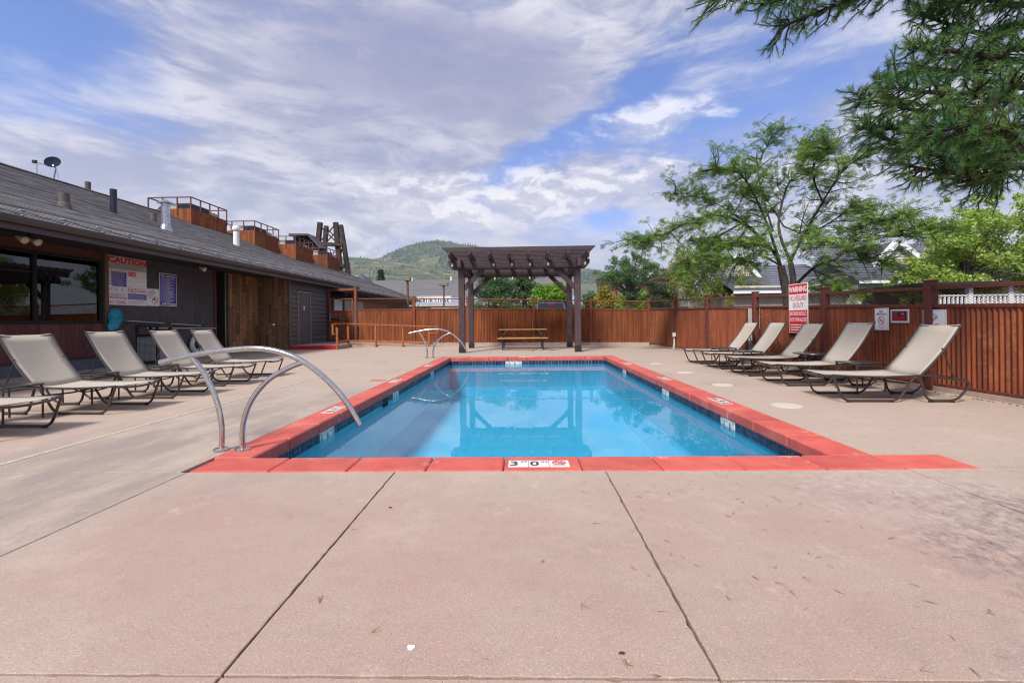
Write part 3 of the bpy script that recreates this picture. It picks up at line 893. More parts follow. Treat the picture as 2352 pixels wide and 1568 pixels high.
# ------------------------------------------------------------------ side tables
def make_table(w=.46, h=.43, rounded=False):
    e = empty('side_table')
    if rounded:
        MB().lathe([(.30, h - .02), (.315, h - .012), (.31, h), (.0, h)], 32).build('table_top', M_tabletop, e, smooth=True)
        for k in range(4):
            a = k * math.pi / 2 + .5
            c, s = math.cos(a), math.sin(a)
            MB().tube(spline([(c * .26, s * .26, 0), (c * .10, s * .10, .18), (c * .05, s * .05, .28), (c * .12, s * .12, h - .02)], 5), .011, 8).build('leg', M_frame, e, smooth=True)
    else:
        MB().box((-w / 2, -w / 2, h - .022), (w / 2, w / 2, h)).build('table_top', M_tabletop, e, bevel=.012)
        for sx in (-1, 1):
            for sy in (-1, 1):
                MB().tube(fillet([(sx * (w / 2 - .05), sy * (w / 2 - .02), h - .02), (sx * (w / 2 - .015), sy * (w / 2 - .02), h - .05), (sx * (w / 2 - .02), sy * (w / 2 - .02), 0)], .03, 4), .011, 8).build('leg', M_frame, e, smooth=True)
        for sy in (-1, 1):
            MB().tube([(-w / 2 + .03, sy * (w / 2 - .02), h - .05), (w / 2 - .03, sy * (w / 2 - .02), h - .05)], .009, 6).build('apron_bar', M_frame, e)
    return e
sq = make_table(); first = True
for X, Y, s, lab in ((-6.05, 5.17, 1.0, 'small dark square side table beside the fifth lounger from the shower wall'),
                  (-6.27, 6.45, 1.0, 'small dark square side table beside the lounger by the near grab rail'),
                  (-6.30, 7.68, 1.0, 'small dark square side table next to the lounger facing the trash can'),
                  (5.12, 7.06, 1.0, 'small dark square side table between the no-smoking and no-alcohol sign loungers'),
                  (4.72, 9.72, .95, 'small dark square side table beside the red warning sign lounger'),
                  (4.76, 10.93, .95, 'small dark square side table beside the lounger nearest the back fence')):
    o = sq if first else copy_tree(sq); first = False
    o.location = (X, Y, .002); o.scale = (s, s, .98); o.rotation_euler = (0, 0, rng.uniform(-.06, .06))
    tag(o, lab, 'side table', 'dark side tables between loungers')
rt = make_table(h=.46, rounded=True); rt.location = (5.28, 8.45, .002)
tag(rt, 'small dark round side table on curved legs between two fence-row loungers', 'side table', 'dark side tables between loungers')

# ------------------------------------------------------------------ pergola
pg = empty('pergola', (-.12, 17.65, 0), label='dark stained timber pergola with slatted top standing behind the pool', cat='pergola')
PGC = Vector((-.12, 17.65, 0))
def pgp(m, name, mat=None, bevel=.006, parent=None, **k):
    m.v = [(x - PGC.x, y - PGC.y, z - PGC.z) for x, y, z in m.v]
    return m.build(name, mat or M_wood_dark, parent or pg, bevel=bevel, **k)
PXa, PXb, PYa, PYb, PW = -2.18, 1.94, 16.2, 19.1, .21
for x in (PXa, PXb):
    for y in (PYa, PYb):
        pgp(MB().box((x - PW / 2, y - PW / 2, .0), (x + PW / 2, y + PW / 2, 3.26)), 'post')
        m = MB()
        m.box((x - PW / 2 - .008, y - PW / 2 - .008, .002), (x + PW / 2 + .008, y + PW / 2 + .008, .20))
        m.prism([(-.06 , .2), (.06, .2), (.045, .235), (0, .25), (-.045, .235)], .012, frame((x, y - PW / 2 - .004, 0), (1, 0, 0), (0, 0, 1)))
        br = pgp(m, 'base_bracket', M_iron, bevel=.004)
        for dx in (-.05, .05):
            mm = MB().lathe([(.028, 0), (.028, .012), (.014, .02), (0, .021)], 12, (x + dx, y - PW / 2 - .008, .12), Matrix.Rotation(R(90), 3, 'X'))
            mm.v = [(a - PGC.x, b - PGC.y, c) for a, b, c in mm.v]
            mm.build('bolt', M_iron, br, smooth=True)
def clipped_beam(x0, x1, y, z0, z1, w, name='beam'):
    h = z1 - z0
    poly = [(x0, z1), (x0, z0 + h * .55), (x0 + h * .45, z0), (x1 - h * .45, z0), (x1, z0 + h * .55), (x1, z1)]
    poly = poly[::-1]
    return pgp(MB().prism(poly, w, frame((0, y - w / 2, 0), (1, 0, 0), (0, 0, 1))), name)
for y in (PYa, PYb):
    s = -1 if y == PYa else 1
    clipped_beam(-2.62, 2.36, y + s * (PW / 2 + .035), 2.97, 3.27, .068)
    clipped_beam(-2.62, 2.36, y - s * (PW / 2 + .035), 2.97, 3.27, .068)
for x in (PXa, PXb):
    pgp(MB().box((x - .055, PYa - .62, 2.99), (x + .055, PYa - PW / 2 - .072, 3.255)), 'side_beam')
    pgp(MB().box((x - .055, PYa + PW / 2 + .072, 2.99), (x + .055, PYb - PW / 2 - .072, 3.255)), 'side_beam')
    pgp(MB().box((x - .055, PYb + PW / 2 + .072, 2.99), (x + .055, PYb + .6, 3.255)), 'side_beam')
for y in (PYa, PYb):
    for x, s in ((PXa, 1), (PXb, -1)):
        p0, p1 = Vector((x + s * PW / 2, y, 2.30)), Vector((x + s * (PW / 2 + .66), y, 2.96))
        d = (p1 - p0).normalized()
        pgp(MB().beam(p0 - d * .03, p1 + d * .03, .09, .17, (0, 1, 0)) if False else MB().beam(p0 - d * .03, p1 + d * .03, .17, .09, (0, 1, 0)), 'knee_brace')
for k in range(8):
    x = -2.50 + k * (2.24 + 2.50) / 7
    poly = [(PYa - .72, 3.50), (PYa - .72, 3.40), (PYa - .64, 3.275), (PYb + .64, 3.275), (PYb + .72, 3.40), (PYb + .72, 3.50)]
    pgp(MB().prism(poly, .085, frame((x + .0425, 0, 0), (0, 1, 0), (0, 0, 1))), 'joist')
for k in range(14):
    y = PYa - .68 + k * (PYb - PYa + 1.36) / 13
    w_ = .045
    poly = [(-2.74, 3.645), (-2.74, 3.62), (-2.62, 3.505), (2.36, 3.505), (2.48, 3.62), (2.48, 3.645)]
    pgp(MB().prism(poly, w_, frame((0, y - w_ / 2, 0), (1, 0, 0), (0, 0, 1))), 'top_slat')
# festoon lights
fl = empty('string_light', (-.12, 16.0, 3.2), label='string of small clear bulbs along the pergola beams', cat='string light')
for (yy, zz, xs_, b) in ((PYa - PW / 2 - .10, 3.14, [-2.47, -1.02, -.37, .27, .91, 2.20], 0), (PYb - PW / 2 - .10, 2.93, [-1.15, -.42, .30, 1.02], 1)):
    pts = []
    xs2 = [-2.5] + xs_ + [2.25]
    for i in range(len(xs2) - 1):
        for t in (0, .5): pts.append((xs2[i] * (1 - t) + xs2[i + 1] * t + .12, yy - 16.0, zz + .06 - 3.2 - (.03 if t == .5 else 0)))
    MB().tube(pts, .006, 5).build('cable', M_foot, fl)
    for x in xs_:
        bb = MB().lathe([(.016, .06), (.018, .02), (.034, -.02), (.036, -.05), (.02, -.08), (0, -.088)][::-1], 12, (x + .12, yy - 16.0, zz - .015 - 3.2)).build('bulb', M_glassbulb, fl, smooth=True)
        MB().lathe([(.019, .03), (.019, .075)], 10, (x + .12, yy - 16.0, zz - .015 - 3.2)).build('socket', M_foot, bb)

# ------------------------------------------------------------------ picnic table under the pergola
pt = empty('picnic_table', (-.02, 17.95, 0), label='varnished pine picnic table with black steel legs under the pergola', cat='picnic table')
def slat_top(name, y0, y1, z, n, x0, x1):
    wd = (y1 - y0) / n
    for i in range(n):
        MB().box((x0, y0 + i * wd + .006, z - .038), (x1, y0 + (i + 1) * wd - .006, z)).build(name, M_pine, pt, bevel=.008)
slat_top('table_plank', -.36, .36, .80, 5, -.94, .94)
slat_top('bench_plank', -.80, -.52, .475, 2, -.96, .96)
slat_top('bench_plank', .52, .80, .475, 2, -.92, .92)
for x in (-.77, .77):
    m = MB()
    m.beam((x, -.62, 0), (x, -.62, .436), .045, .045, (0, 1, 0)); m.beam((x, .62, 0), (x, .62, .436), .045, .045, (0, 1, 0))
    m.build('leg', M_iron, pt)
    MB().beam((x, -.78, .415), (x, .78, .415), .04, .045).build('cross_rail', M_iron, pt)
    for y in (-.25, .25):
        MB().beam((x + (.0), y, .438), (x, y * .9, .762), .04, .04, (0, 1, 0)).build('upright', M_iron, pt)
    MB().beam((x * .82, -.3, .745), (x * .82, .3, .745), .05, .03).build('top_batten', M_pine, pt)
    MB().beam((x * .99, 0, .60), (x * .80, 0, .735), .03, .03).build('brace', M_pine, pt)
cb = MB().tube(spline([(.18, 17.05, .008), (.35, 16.95, .012), (.62, 17.2, .09), (.95, 17.25, .02), (1.25, 17.3, .008), (1.55, 18.3, .008), (1.8, 18.7, .01)], 6), .009, 6)
cb.build('power_cord', M_foot, None, smooth=True, label='black power cord trailing over the deck below the picnic table', cat='cord')

# ------------------------------------------------------------------ rusty corrugated fences
def corrugated(p0, p1, zb0, zt0, zb1, zt1, mat, parent, pitch=.070, amp=.016, name='corrugated_panel', spw=6, label=None):
    p0, p1 = Vector((*p0, 0)), Vector((*p1, 0))
    d = p1 - p0; L = d.length; d.normalize(); nn = Vector((-d.y, d.x, 0))
    n = max(2, int(L / pitch * spw))
    t = np.linspace(0, 1, n + 1)
    off = amp * np.sin(t * L / pitch * 2 * np.pi)
    bx = p0.x + d.x * L * t + nn.x * off; by = p0.y + d.y * L * t + nn.y * off
    lo = np.stack([bx, by, zb0 + (zb1 - zb0) * t], 1); hi = np.stack([bx, by, zt0 + (zt1 - zt0) * t], 1)
    V = np.concatenate([lo, hi]); i = np.arange(n)
    Fc = np.stack([i, i + 1, i + 1 + n + 1, i + n + 1], 1)
    o = np_mesh(name, V, Fc, mat, parent, smooth=True)
    return o

def lattice(p0, p1, zb0, zt0, zb1, zt1, mat, parent, px=.062, pz=.030, w=.0048):
    """expanded-metal screen: crossing flat strands"""
    p0, p1 = Vector((*p0, 0)), Vector((*p1, 0))
    L = (p1 - p0).length; d = (p1 - p0) / L
    H = (zt0 - zb0 + zt1 - zb1) / 2
    nx, nz = max(2, int(L / px)), max(2, int(H / pz))
    V, Fc = [], []
    Q = lambda s, h: (p0.x + d.x * s, p0.y + d.y * s, (zb0 + (zb1 - zb0) * s / L) + h * ((zt0 - zb0) + ((zt1 - zb1) - (zt0 - zb0)) * s / L))
    for i in range(nx):
        for j in range(nz):
            s0, s1 = i * L / nx, (i + 1) * L / nx; h0, h1 = j / nz, (j + 1) / nz
            sm, hm = (s0 + s1) / 2, (h0 + h1) / 2; hw = w / H
            for a, b in (((s0, hm), (sm, h1)), ((sm, h1), (s1, hm)), ((s0, hm), (sm, h0)), ((sm, h0), (s1, hm))):
                k = len(V)
                V += [Q(a[0], a[1] - hw / 2), Q(b[0], b[1] - hw / 2), Q(b[0], b[1] + hw / 2), Q(a[0], a[1] + hw / 2)]
                Fc.append((k, k + 1, k + 2, k + 3))
    return np_mesh('mesh_screen', np.array(V), np.array(Fc), mat, parent)

def fence_post(parent, p, z0, z1, w, mat):
    o = MB().box((p[0] - w / 2, p[1] - w / 2, z0), (p[0] + w / 2, p[1] + w / 2, z1)).build('post', mat, parent, bevel=.006)
    MB().box((p[0] - w / 2 - .012, p[1] - w / 2 - .012, z1 + .001), (p[0] + w / 2 + .012, p[1] + w / 2 + .012, z1 + .022)).build('post_cap', mat, o, bevel=.006)
    return o

def fence_run(parent, posts, mat_panel, mat_post, w, gaps=None, railw=.05, topdrop=.10):
    """posts: (x, y, z_base, z_panel_top, z_post_top)"""
    for p in posts: fence_post(parent, p, p[2] - .05, p[4], w, mat_post)
    for i in range(len(posts) - 1):
        a, b = posts[i], posts[i + 1]
        pa, pb = Vector((a[0], a[1])), Vector((b[0], b[1]))
        d = (pb - pa).normalized(); A, B = pa + d * (w / 2 + .002), pb - d * (w / 2 + .002)
        MB().beam((A.x, A.y, a[4] - topdrop), (B.x, B.y, b[4] - topdrop), railw, .055).build('top_rail', mat_post, parent, bevel=.004)
        MB().beam((A.x, A.y, a[3] + .025), (B.x, B.y, b[3] + .025), railw, .05).build('mid_rail', mat_post, parent, bevel=.004)
        g0, g1 = (gaps or {}).get(i, (0, 0))
        C, D = A + d * g0, B - d * g1
        corrugated(C, D, a[2] + .045, a[3], b[2] + .045, b[3], mat_panel[i % len(mat_panel)], parent)
        MB().beam((C.x, C.y, a[2] + .03), (D.x, D.y, b[2] + .03), .04, .05).build('bottom_rail', mat_post, parent, bevel=.004)
        for g, q, zz in ((g0, C, a), (g1, D, b)):
            if g: MB().box((q.x - .02, q.y - .02, zz[2]), (q.x + .02, q.y + .02, zz[3])).build('edge_strip', mat_post, parent)
        if g0: lattice(A, C, a[2], a[3], a[2], a[3], M_mesh, parent)
        if g1: lattice(D, B, b[2], b[3], b[2], b[3], M_mesh, parent)
        lattice(A, B, a[3] + .052, a[4] - topdrop - .03, b[3] + .052, b[4] - topdrop - .03, M_mesh, parent)

fb = empty('back_fence', (-1.5, 21.2, 0), label='rusty corrugated steel fence with mesh top behind the pergola and picnic table', cat='fence')
fr = empty('side_fence', (5.9, 12, 0), label='rusty corrugated steel fence carrying pool signs behind the fence-row loungers', cat='fence')
for e in (fb, fr): e.location = (0, 0, 0)
back_posts = [(-8.36, 22.55, .22, 1.74, 2.88), (-5.28, 21.95, .16, 1.73, 2.36), (-2.62, 21.55, .10, 1.68, 2.30), (.50, 21.15, .06, 1.63, 2.19), (3.05, 20.60, .06, 1.58, 2.10), (5.50, 20.00, .06, 1.52, 2.00)]
# the tall gate post keeps its height; the fence run beside it is lower
bp = [list(p) for p in back_posts]
fence_post(fb, bp[0], .15, 2.88, .13, M_rust_post)
run = [(-8.27, 22.53, .22, 1.74, 2.42)] + [tuple(p) for p in bp[1:]]
for p in run[1:]: fence_post(fb, p, p[2] - .05, p[4], .125, M_rust_post)
def run_between(parent, a, b, w, mp, mpo):
    pa, pb = Vector((a[0], a[1])), Vector((b[0], b[1])); d = (pb - pa).normalized(); A, B = pa + d * (w / 2 + .002), pb - d * (w / 2 + .002)
    MB().beam((A.x, A.y, a[4] - .10), (B.x, B.y, b[4] - .10), .05, .055).build('top_rail', mpo, parent, bevel=.004)
    MB().beam((A.x, A.y, a[3] + .025), (B.x, B.y, b[3] + .025), .05, .05).build('mid_rail', mpo, parent, bevel=.004)
    corrugated(A, B, a[2] + .045, a[3], b[2] + .045, b[3], mp, parent, .074, .021)
    MB().beam((A.x, A.y, a[2] + .03), (B.x, B.y, b[2] + .03), .04, .05).build('bottom_rail', mpo, parent, bevel=.004)
    lattice(A, B, a[3] + .052, a[4] - .13, b[3] + .052, b[4] - .13, M_mesh, parent, .07, .034, .0034)
for i in range(5): run_between(fb, run[i], run[i + 1], .125, M_rust, M_rust_post)
side_posts = [(5.64, 17.0, .06, 1.47, 1.92), (5.76, 14.33, .06, 1.42, 1.83), (5.89, 11.68, .06, 1.37, 1.76), (6.00, 9.19, .06, 1.30, 1.68), (6.11, 6.97, .06, 1.235, 1.625), (6.22, 4.55, .06, 1.17, 1.56), (6.33, 2.1, .06, 1.10, 1.49), (6.44, -.5, .06, 1.03, 1.42)]
a, b = back_posts[-1], side_posts[0]
run_between(fr, a, b, .125, M_rust, M_rust_red)
fence_run(fr, side_posts, [M_rust_dark], M_rust_red, .125, gaps={1: (0, .34), 2: (.17, 0)})
gv = empty('gravel_edge', kind='stuff')
V, Fc = [], []
gm = MB()
for k in range(420):
    t = rng.random(); yv = -.4 + t * 20; xv = 6.42 - (yv + .5) * .0466 - .10 - abs(rng.gauss(0, .05)); q = rng.uniform(.006, .018)
    gm.lathe([(q * .6, 0), (q, q * .5), (q * .5, q), (0, q * 1.05)], 5, (xv, yv, .001))
gm.build('pebble_edge', pm('pebble', (.30, .25, .21), (.2, .17, .15), 30, .9), gv)
kb = MB()
for (x0, y0, x1, y1) in ((-4.3, 21.72, .5, 21.05), (.5, 21.05, 5.5, 19.92)):
    kb.beam((x0, y0 + .1, .04), (x1, y1 + .1, .04), .28, .16)
tag(kb.build('fence_kerb', M_landing), kind='structure')
kb = MB().beam((5.62, 19.8, .02), (6.52, -.6, .02), .24, .10)
tag(kb.build('side_kerb', M_landing), kind='structure')

# outlet boxes on conduit
def outlet(p, h, label):
    e = empty('outlet_box', p, label=label, cat='outlet box', group='weatherproof outlet boxes at the fence')
    MB().tube(fillet([(-.03, 0, 0), (-.03, 0, .12), (.0, 0, .2), (0, 0, h)], .05, 4), .014, 8).build('conduit', M_pvc, e, smooth=True)
    MB().tube(fillet([(.03, 0, 0), (.03, 0, h)], .05, 4), .012, 8).build('conduit', M_pvc, e, smooth=True)
    b = MB().cbox((0, -.02, h + .06), (.12, .08, .16)).build('box', M_acgrey, e, bevel=.008)
    MB().cbox((0, -.065, h + .06), (.09, .012, .12)).build('cover', M_pvc, b, bevel=.004)
outlet((5.53, 16.85, .0), .48, 'pale outlet box on white conduit at the fence near the back corner')
outlet((5.83, 9.55, .0), .62, 'pale outlet box on white conduit behind the round side table')

# ------------------------------------------------------------------ gate, landing, ramp and its handrail
tag(MB().box((-11.2, 19.26, -.1), (-7.95, 22.9, .165)).build('landing', M_landing), kind='structure')
tag(MB().box((-10.0, 19.235, .003), (-7.95, 19.256, .16)).build('red_kerb', M_redpaint), kind='structure')
rm = MB()
rm.v = [(-7.95, 20.72, -.05), (-4.2, 20.72, -.05), (-4.2, 21.9, -.05), (-7.95, 22.5, -.05), (-7.95, 20.72, .165), (-4.2, 20.72, .012), (-4.2, 21.9, .012), (-7.95, 22.5, .165)]
rm.f = [(3, 2, 1, 0), (4, 5, 6, 7), (0, 1, 5, 4), (1, 2, 6, 5), (2, 3, 7, 6), (3, 0, 4, 7)]
tag(rm.build('ramp', M_landing), kind='structure')
hr = empty('ramp_handrail', (-6.2, 20.6, 0), label='rusty square-post handrail along the ramp to the gate', cat='handrail')
HC = Vector((-6.2, 20.6, 0))
def hp(m, n): 
    m.v = [(x - HC.x, y - HC.y, z) for x, y, z in m.v]; return m.build(n, M_rust_rail, hr, bevel=.004)
HP = [(-7.87, 19.05, 0, .93), (-8.02, 20.66, .0, 1.02), (-6.75, 20.66, 0, .97), (-5.5, 20.66, 0, .92), (-4.3, 20.66, 0, .86)]
for x, y, z, t in HP:
    hp(MB().box((x - .04, y - .04, z), (x + .04, y + .04, t)), 'post')
    hp(MB().box((x - .075, y - .075, .001), (x + .075, y + .075, .014)), 'base_plate')
hp(MB().beam((-7.93, 19.0, 1.08), (-8.02, 20.66, 1.09), .05, .05), 'top_rail')
hp(MB().beam((-8.04, 20.64, 1.085), (-3.9, 20.64, .90), .05, .05), 'top_rail')
for a_, b_, t in ((0, 1, .32), (1, 2, .28), (2, 3, .24), (3, 4, .20)):
    p, q = HP[a_], HP[b_]
    d = (Vector(q[:2]) - Vector(p[:2])).normalized() * .042
    hp(MB().beam((p[0] + d.x, p[1] + d.y, t), (q[0] - d.x, q[1] - d.y, t - .02), .045, .11), 'kick_rail')
hp(MB().box((-8.05, 18.93, .62), (-7.98, 18.99, 1.08)), 'rail_end'); hp(MB().box((-7.98, 18.94, .64), (-7.91, 19.01, .68)), 'rail_end')
hp(MB().box((-3.93, 20.62, .60), (-3.88, 20.67, .90)), 'rail_end'); hp(MB().box((-4.26, 20.62, .60), (-3.93, 20.67, .64)), 'rail_end')

gt = empty('gate', (-9.1, 22.8, .16), label='rusty corrugated pedestrian gate with black push bar beside the restroom', cat='gate')
GC = Vector((-9.1, 22.8, .0)); gt.location = (0, 0, 0)
GX0, GX1, GY = -9.74, -8.62, 22.80
fence_post(gt, (-9.92, 22.98, 0, 0, 0), .165, 2.95, .11, M_rust_red)
MB().beam((-9.86, 22.98, 2.80), (-8.43, 22.6, 2.80), .06, .13).build('top_beam', M_rust_post, gt, bevel=.004)
for x in (GX0, GX1): MB().box((x - .03, GY - .03, .30), (x + .03, GY + .03, 2.36)).build('stile', M_rust_post, gt, bevel=.004)
for z in (.30, 1.70, 2.31): MB().box((GX0 + .032, GY - .025, z), (GX1 - .032, GY + .025, z + .06)).build('rail', M_rust_post, gt, bevel=.004)
corrugated((GX0 + .03, GY), (GX1 - .03, GY), .36, 1.70, .36, 1.70, M_rust, gt)
lattice((GX0 + .03, GY), (GX1 - .03, GY), 1.765, 2.30, 1.765, 2.30, M_mesh, gt)
pb = MB().box((GX0 + .06, GY - .12, 1.28), (GX1 - .18, GY - .06, 1.36)).build('push_bar', M_iron, gt, bevel=.01)
MB().box((GX0 + .48, GY - .126, 1.295), (GX1 - .24, GY - .121, 1.345)).build('touch_strip', M_galv, pb)
MB().box((GX0 - .03, GY - .1, 1.20), (GX0 + .06, GY - .032, 1.62)).build('latch_box', M_galv, gt, bevel=.01)
# ------------------------------------------------------------------ long dark building
bd = empty('pool_building', label='long dark lodge building with shingled roof, brown gutter and deep eaves beside the pool', cat='building')
WX, EX, EZ, PITCH, RX = -11.35, -9.60, 3.20, .42, -18.0
def bp_(m, name, mat, parent=None, **k): return m.build(name, mat, parent or bd, **k)
def roof_z(x, far=False): return EZ + PITCH * (-x - (10.5 if far else 9.6))
YF, YM, YE = 2.5, 26.2, 44.0
roof = empty('roof', parent=bd)
SL = math.hypot(1, PITCH)
def courses(ya, yb, ex, ez, expo=.152):
    n = int((ex - RX) / (expo / SL))
    for i in range(n):
        xa, xb = ex - i * expo / SL, ex - (i + 1.25) * expo / SL
        za, zb = ez + PITCH * (ex - xa), ez + PITCH * (ex - xb)
        m = MB()
        m.quad((xa, ya, za + .030), (xa, yb, za + .030), (xb, yb, zb + .004), (xb, ya, zb + .004))
        m.quad((xa, ya, za - .004), (xa, yb, za - .004), (xa, yb, za + .030), (xa, ya, za + .030))
        m.build('shingle_course', M_shingle, roof)
courses(YF, YM, EX, EZ)
courses(YM + .02, YE, -10.5, EZ, .16)
# back slope and deck boards of the roof
m = MB()
zr = EZ + PITCH * (EX - RX); zr2 = EZ + PITCH * (-10.5 - RX)
m.poly([(EX, YF, EZ - .03), (RX, YF, zr - .03), (RX, YM, zr - .03), (EX, YM, EZ - .03)])
m.poly([(RX, YF, zr - .01), (RX - 8, YF, zr - .01 - 8 * PITCH), (RX - 8, YE, zr - .01 - 8 * PITCH), (RX, YE, zr - .01)])
m.poly([(-10.5, YM, EZ - .03), (RX, YM, zr2 - .03), (RX, YE, zr2 - .03), (-10.5, YE, EZ - .03)])
m.poly([(EX, YM, EZ - .03), (RX, YM, zr - .03), (RX, YM, zr2 - .03), (-10.5, YM, EZ - .03)])
bp_(m, 'roof_deck', M_soffit, roof)
MB().beam((RX + .02, YF, zr + .01), (RX + .02, YM, zr + .01), .26, .03).build('ridge_cap', M_shingle, roof)
m = MB().poly([(EX, YE - .01, EZ - .1), (RX, YE - .01, zr2 - .03), (RX - 8, YE - .01, zr - 8 * PITCH), (RX - 8, YE - .01, 0), (-11.3, YE - .01, 0), (-11.3, YE - .01, EZ - .1)])
bp_(m, 'gable_wall', M_charcoal)
# gutter, fascia, soffit
gp = [(0, 0), (0, .12), (.012, .12), (.012, .012), (.075, .012), (.115, .075), (.115, .125), (.128, .125), (.128, .07), (.085, 0)]
def gutter(x, z, ya, yb, name='gutter'):
    m = MB().prism([(-p[0], p[1]) for p in gp][::-1] if False else gp, yb - ya, frame((x, ya, z), (1, 0, 0), (0, 0, 1)))
    return bp_(m, name, M_gutter)
gutter(EX + .012, EZ - .135, YF, YM)
gutter(-10.5 + .012, EZ - .135, YM + .1, YE)
bp_(MB().box((EX - .03, YF, 2.94), (EX + .008, YM, EZ - .01)), 'fascia', M_gutter)
bp_(MB().box((WX + .002, YF, 3.105), (EX - .032, YM - .01, 3.13)), 'soffit', M_soffit)
bp_(MB().box((-10.54, YM + .1, 2.9), (-10.49, YE, EZ - .012)), 'fascia', M_soffit)
k = 0
for i in range(18):
    y = YM + .8 + i * .95
    bp_(MB().box((-11.3, y - .04, 2.78), (-10.56, y + .04, 2.93)), 'rafter_tail', M_trim)
# heat cable zig-zag on the eave
def eave_pt(t, y, far=False): 
    ex = -10.5 if far else EX
    x = ex - t / SL
    return (x, y, EZ + PITCH * (ex - x) + .028)
hc = empty('heat_cable', label='zig-zag heat cable clipped along the lower shingles of the roof edge', cat='cable')
pts = []; y = YF + .2; up = False
while y < YM - .2:
    pts.append(eave_pt(.62 if up else .06, y)); y += .42; up = not up
cl_ = MB()
MB().tube(pts, .012, 5).build('cable', M_cable, hc)
for p in pts:
    MB().cbox((p[0], p[1], p[2] + .012), (.05, .06, .016)).build('clip', M_clip, hc)
pts = []; y = YM + .3; up = False
while y < YE - 2:
    pts.append(eave_pt(.55 if up else .06, y, True)); y += .5; up = not up
MB().tube(pts, .014, 4).build('cable', M_cable, hc)
MB().tube([eave_pt(.95, 8 + i * .5 + (i % 2) * .2) for i in range(16)], .01, 4).build('cable', M_cable, hc)

# walls: window bay
W1Y0, W1Y1, WZ0, WZ1 = 8.25, 11.98, 1.24, 2.86
bp_(MB().box((WX - .2, YF, 0), (WX, W1Y0, 3.10)), 'wall', M_charcoal)
bp_(MB().box((WX - .2, W1Y0, 0), (WX, 12.0, WZ0 - .07)), 'wall', M_charcoal)
bp_(MB().box((WX - .15, W1Y0, WZ1 + .02), (WX + .02, 12.0, 3.10)), 'head_trim', M_trim_red)
corrugated((WX + .03, 5.0), (WX + .03, 11.98), .30, WZ0 - .07, .30, WZ0 - .07, M_rust_wain, bd, name='wainscot_panel')
bp_(MB().box((WX + .002, 4.0, 0), (WX + .22, 12.0, .26)), 'kerb', M_kerb)
win = empty('window', parent=bd)
def wf(lo, hi): return MB().box(lo, hi).build('window_frame', M_dark, win, bevel=.006)
fx0, fx1 = WX - .06, WX + .045
wf((fx0, W1Y0, WZ0 - .068), (fx1 + .02, W1Y1, WZ0)); wf((fx0, W1Y0, WZ1 - .05), (fx1, W1Y1, WZ1 + .018))
for y in (W1Y0, 10.26, W1Y1 - .07): wf((fx0, y, WZ0 + .001), (fx1, y + .07, WZ1 - .051))
wf((fx0 + .02, W1Y0 + .072, 2.36), (fx1 - .03, 10.258, 2.39))
for (a_, b_) in ((W1Y0 + .072, 10.258), (10.332, W1Y1 - .072)):
    MB().box((WX - .02, a_, WZ0 + .002), (WX - .012, b_, WZ1 - .052)).build('pane', M_pane, win)
    MB().box((WX - .16, a_, 2.45), (WX - .08, b_, WZ1 - .10)).build('rolled_blind', M_blind, win)
# the room behind the glass
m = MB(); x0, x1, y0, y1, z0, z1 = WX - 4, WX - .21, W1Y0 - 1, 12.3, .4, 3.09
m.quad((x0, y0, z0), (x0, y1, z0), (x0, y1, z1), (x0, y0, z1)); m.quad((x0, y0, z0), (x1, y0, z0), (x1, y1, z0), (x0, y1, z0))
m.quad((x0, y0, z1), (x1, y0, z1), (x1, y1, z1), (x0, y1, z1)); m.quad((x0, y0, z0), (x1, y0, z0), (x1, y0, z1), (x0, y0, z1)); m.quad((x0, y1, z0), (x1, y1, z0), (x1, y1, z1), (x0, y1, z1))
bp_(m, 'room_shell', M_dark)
bp_(MB().box((WX - .05, 12.001, 0), (WX + .09, 12.11, 3.10)), 'corner_trim', M_trim)
# sign wall of diagonal boards
bp_(MB().box((WX - .2, 12.112, 0), (WX - .03, 16.55, 3.10)), 'wall', M_soffit)
def clip_poly(poly, axis, val, keep_less):
    out = []
    for i in range(len(poly)):
        a_, b_ = poly[i], poly[(i + 1) % len(poly)]
        ia = (a_[axis] <= val) == keep_less; ib = (b_[axis] <= val) == keep_less
        if ia: out.append(a_)
        if ia != ib:
            t = (val - a_[axis]) / (b_[axis] - a_[axis]); out.append((a_[0] + (b_[0] - a_[0]) * t, a_[1] + (b_[1] - a_[1]) * t))
    return out
def diagonal_boards(y0, y1, z0, z1, s, wdt, gap, mat):
    """boards at 45 degrees; s=+1 rises with y"""
    Fm = frame((WX, 0, 0), (0, 1, 0), (0, 0, 1)); n = 0
    c = math.sqrt(.5); lo = -8
    for k in range(0, 80):
        off = (k * wdt)
        # band in direction perpendicular to the boards
        base = (y0 if s > 0 else y1)
        q0, q1 = off + gap / 2, off + wdt - gap / 2
        if s > 0: nx, ny, dx, dy = c, -c, c, c
        else: nx, ny, dx, dy = -c, -c, -c, c
        ox, oy = base, z1
        P = [(ox + nx * q + dx * l, oy + ny * q + dy * l) for q, l in ((q0, -9), (q0, 9), (q1, 9), (q1, -9))]
        if s < 0: P = P
        for ax, v, kl in ((0, y1, True), (0, y0, False), (1, z1, True), (1, z0, False)):
            if len(P) >= 3: P = clip_poly(P, ax, v, kl)
        if len(P) < 3: continue
        area = sum(P[i][0] * P[(i + 1) % len(P)][1] - P[(i + 1) % len(P)][0] * P[i][1] for i in range(len(P))) / 2
        if abs(area) < .0008: continue
        if area < 0: P = P[::-1]
        bp_(MB().prism(P, .026, Fm), 'board', mat)
diagonal_boards(12.115, 15.46, .16, 3.10, 1, .165, .006, M_charcoal)
diagonal_boards(15.53, 16.43, .16, 3.10, -1, .150, .020, M_charcoal)
bp_(MB().box((WX - .02, 15.462, .16), (WX + .012, 15.528, 3.10)), 'batten', M_charcoal)
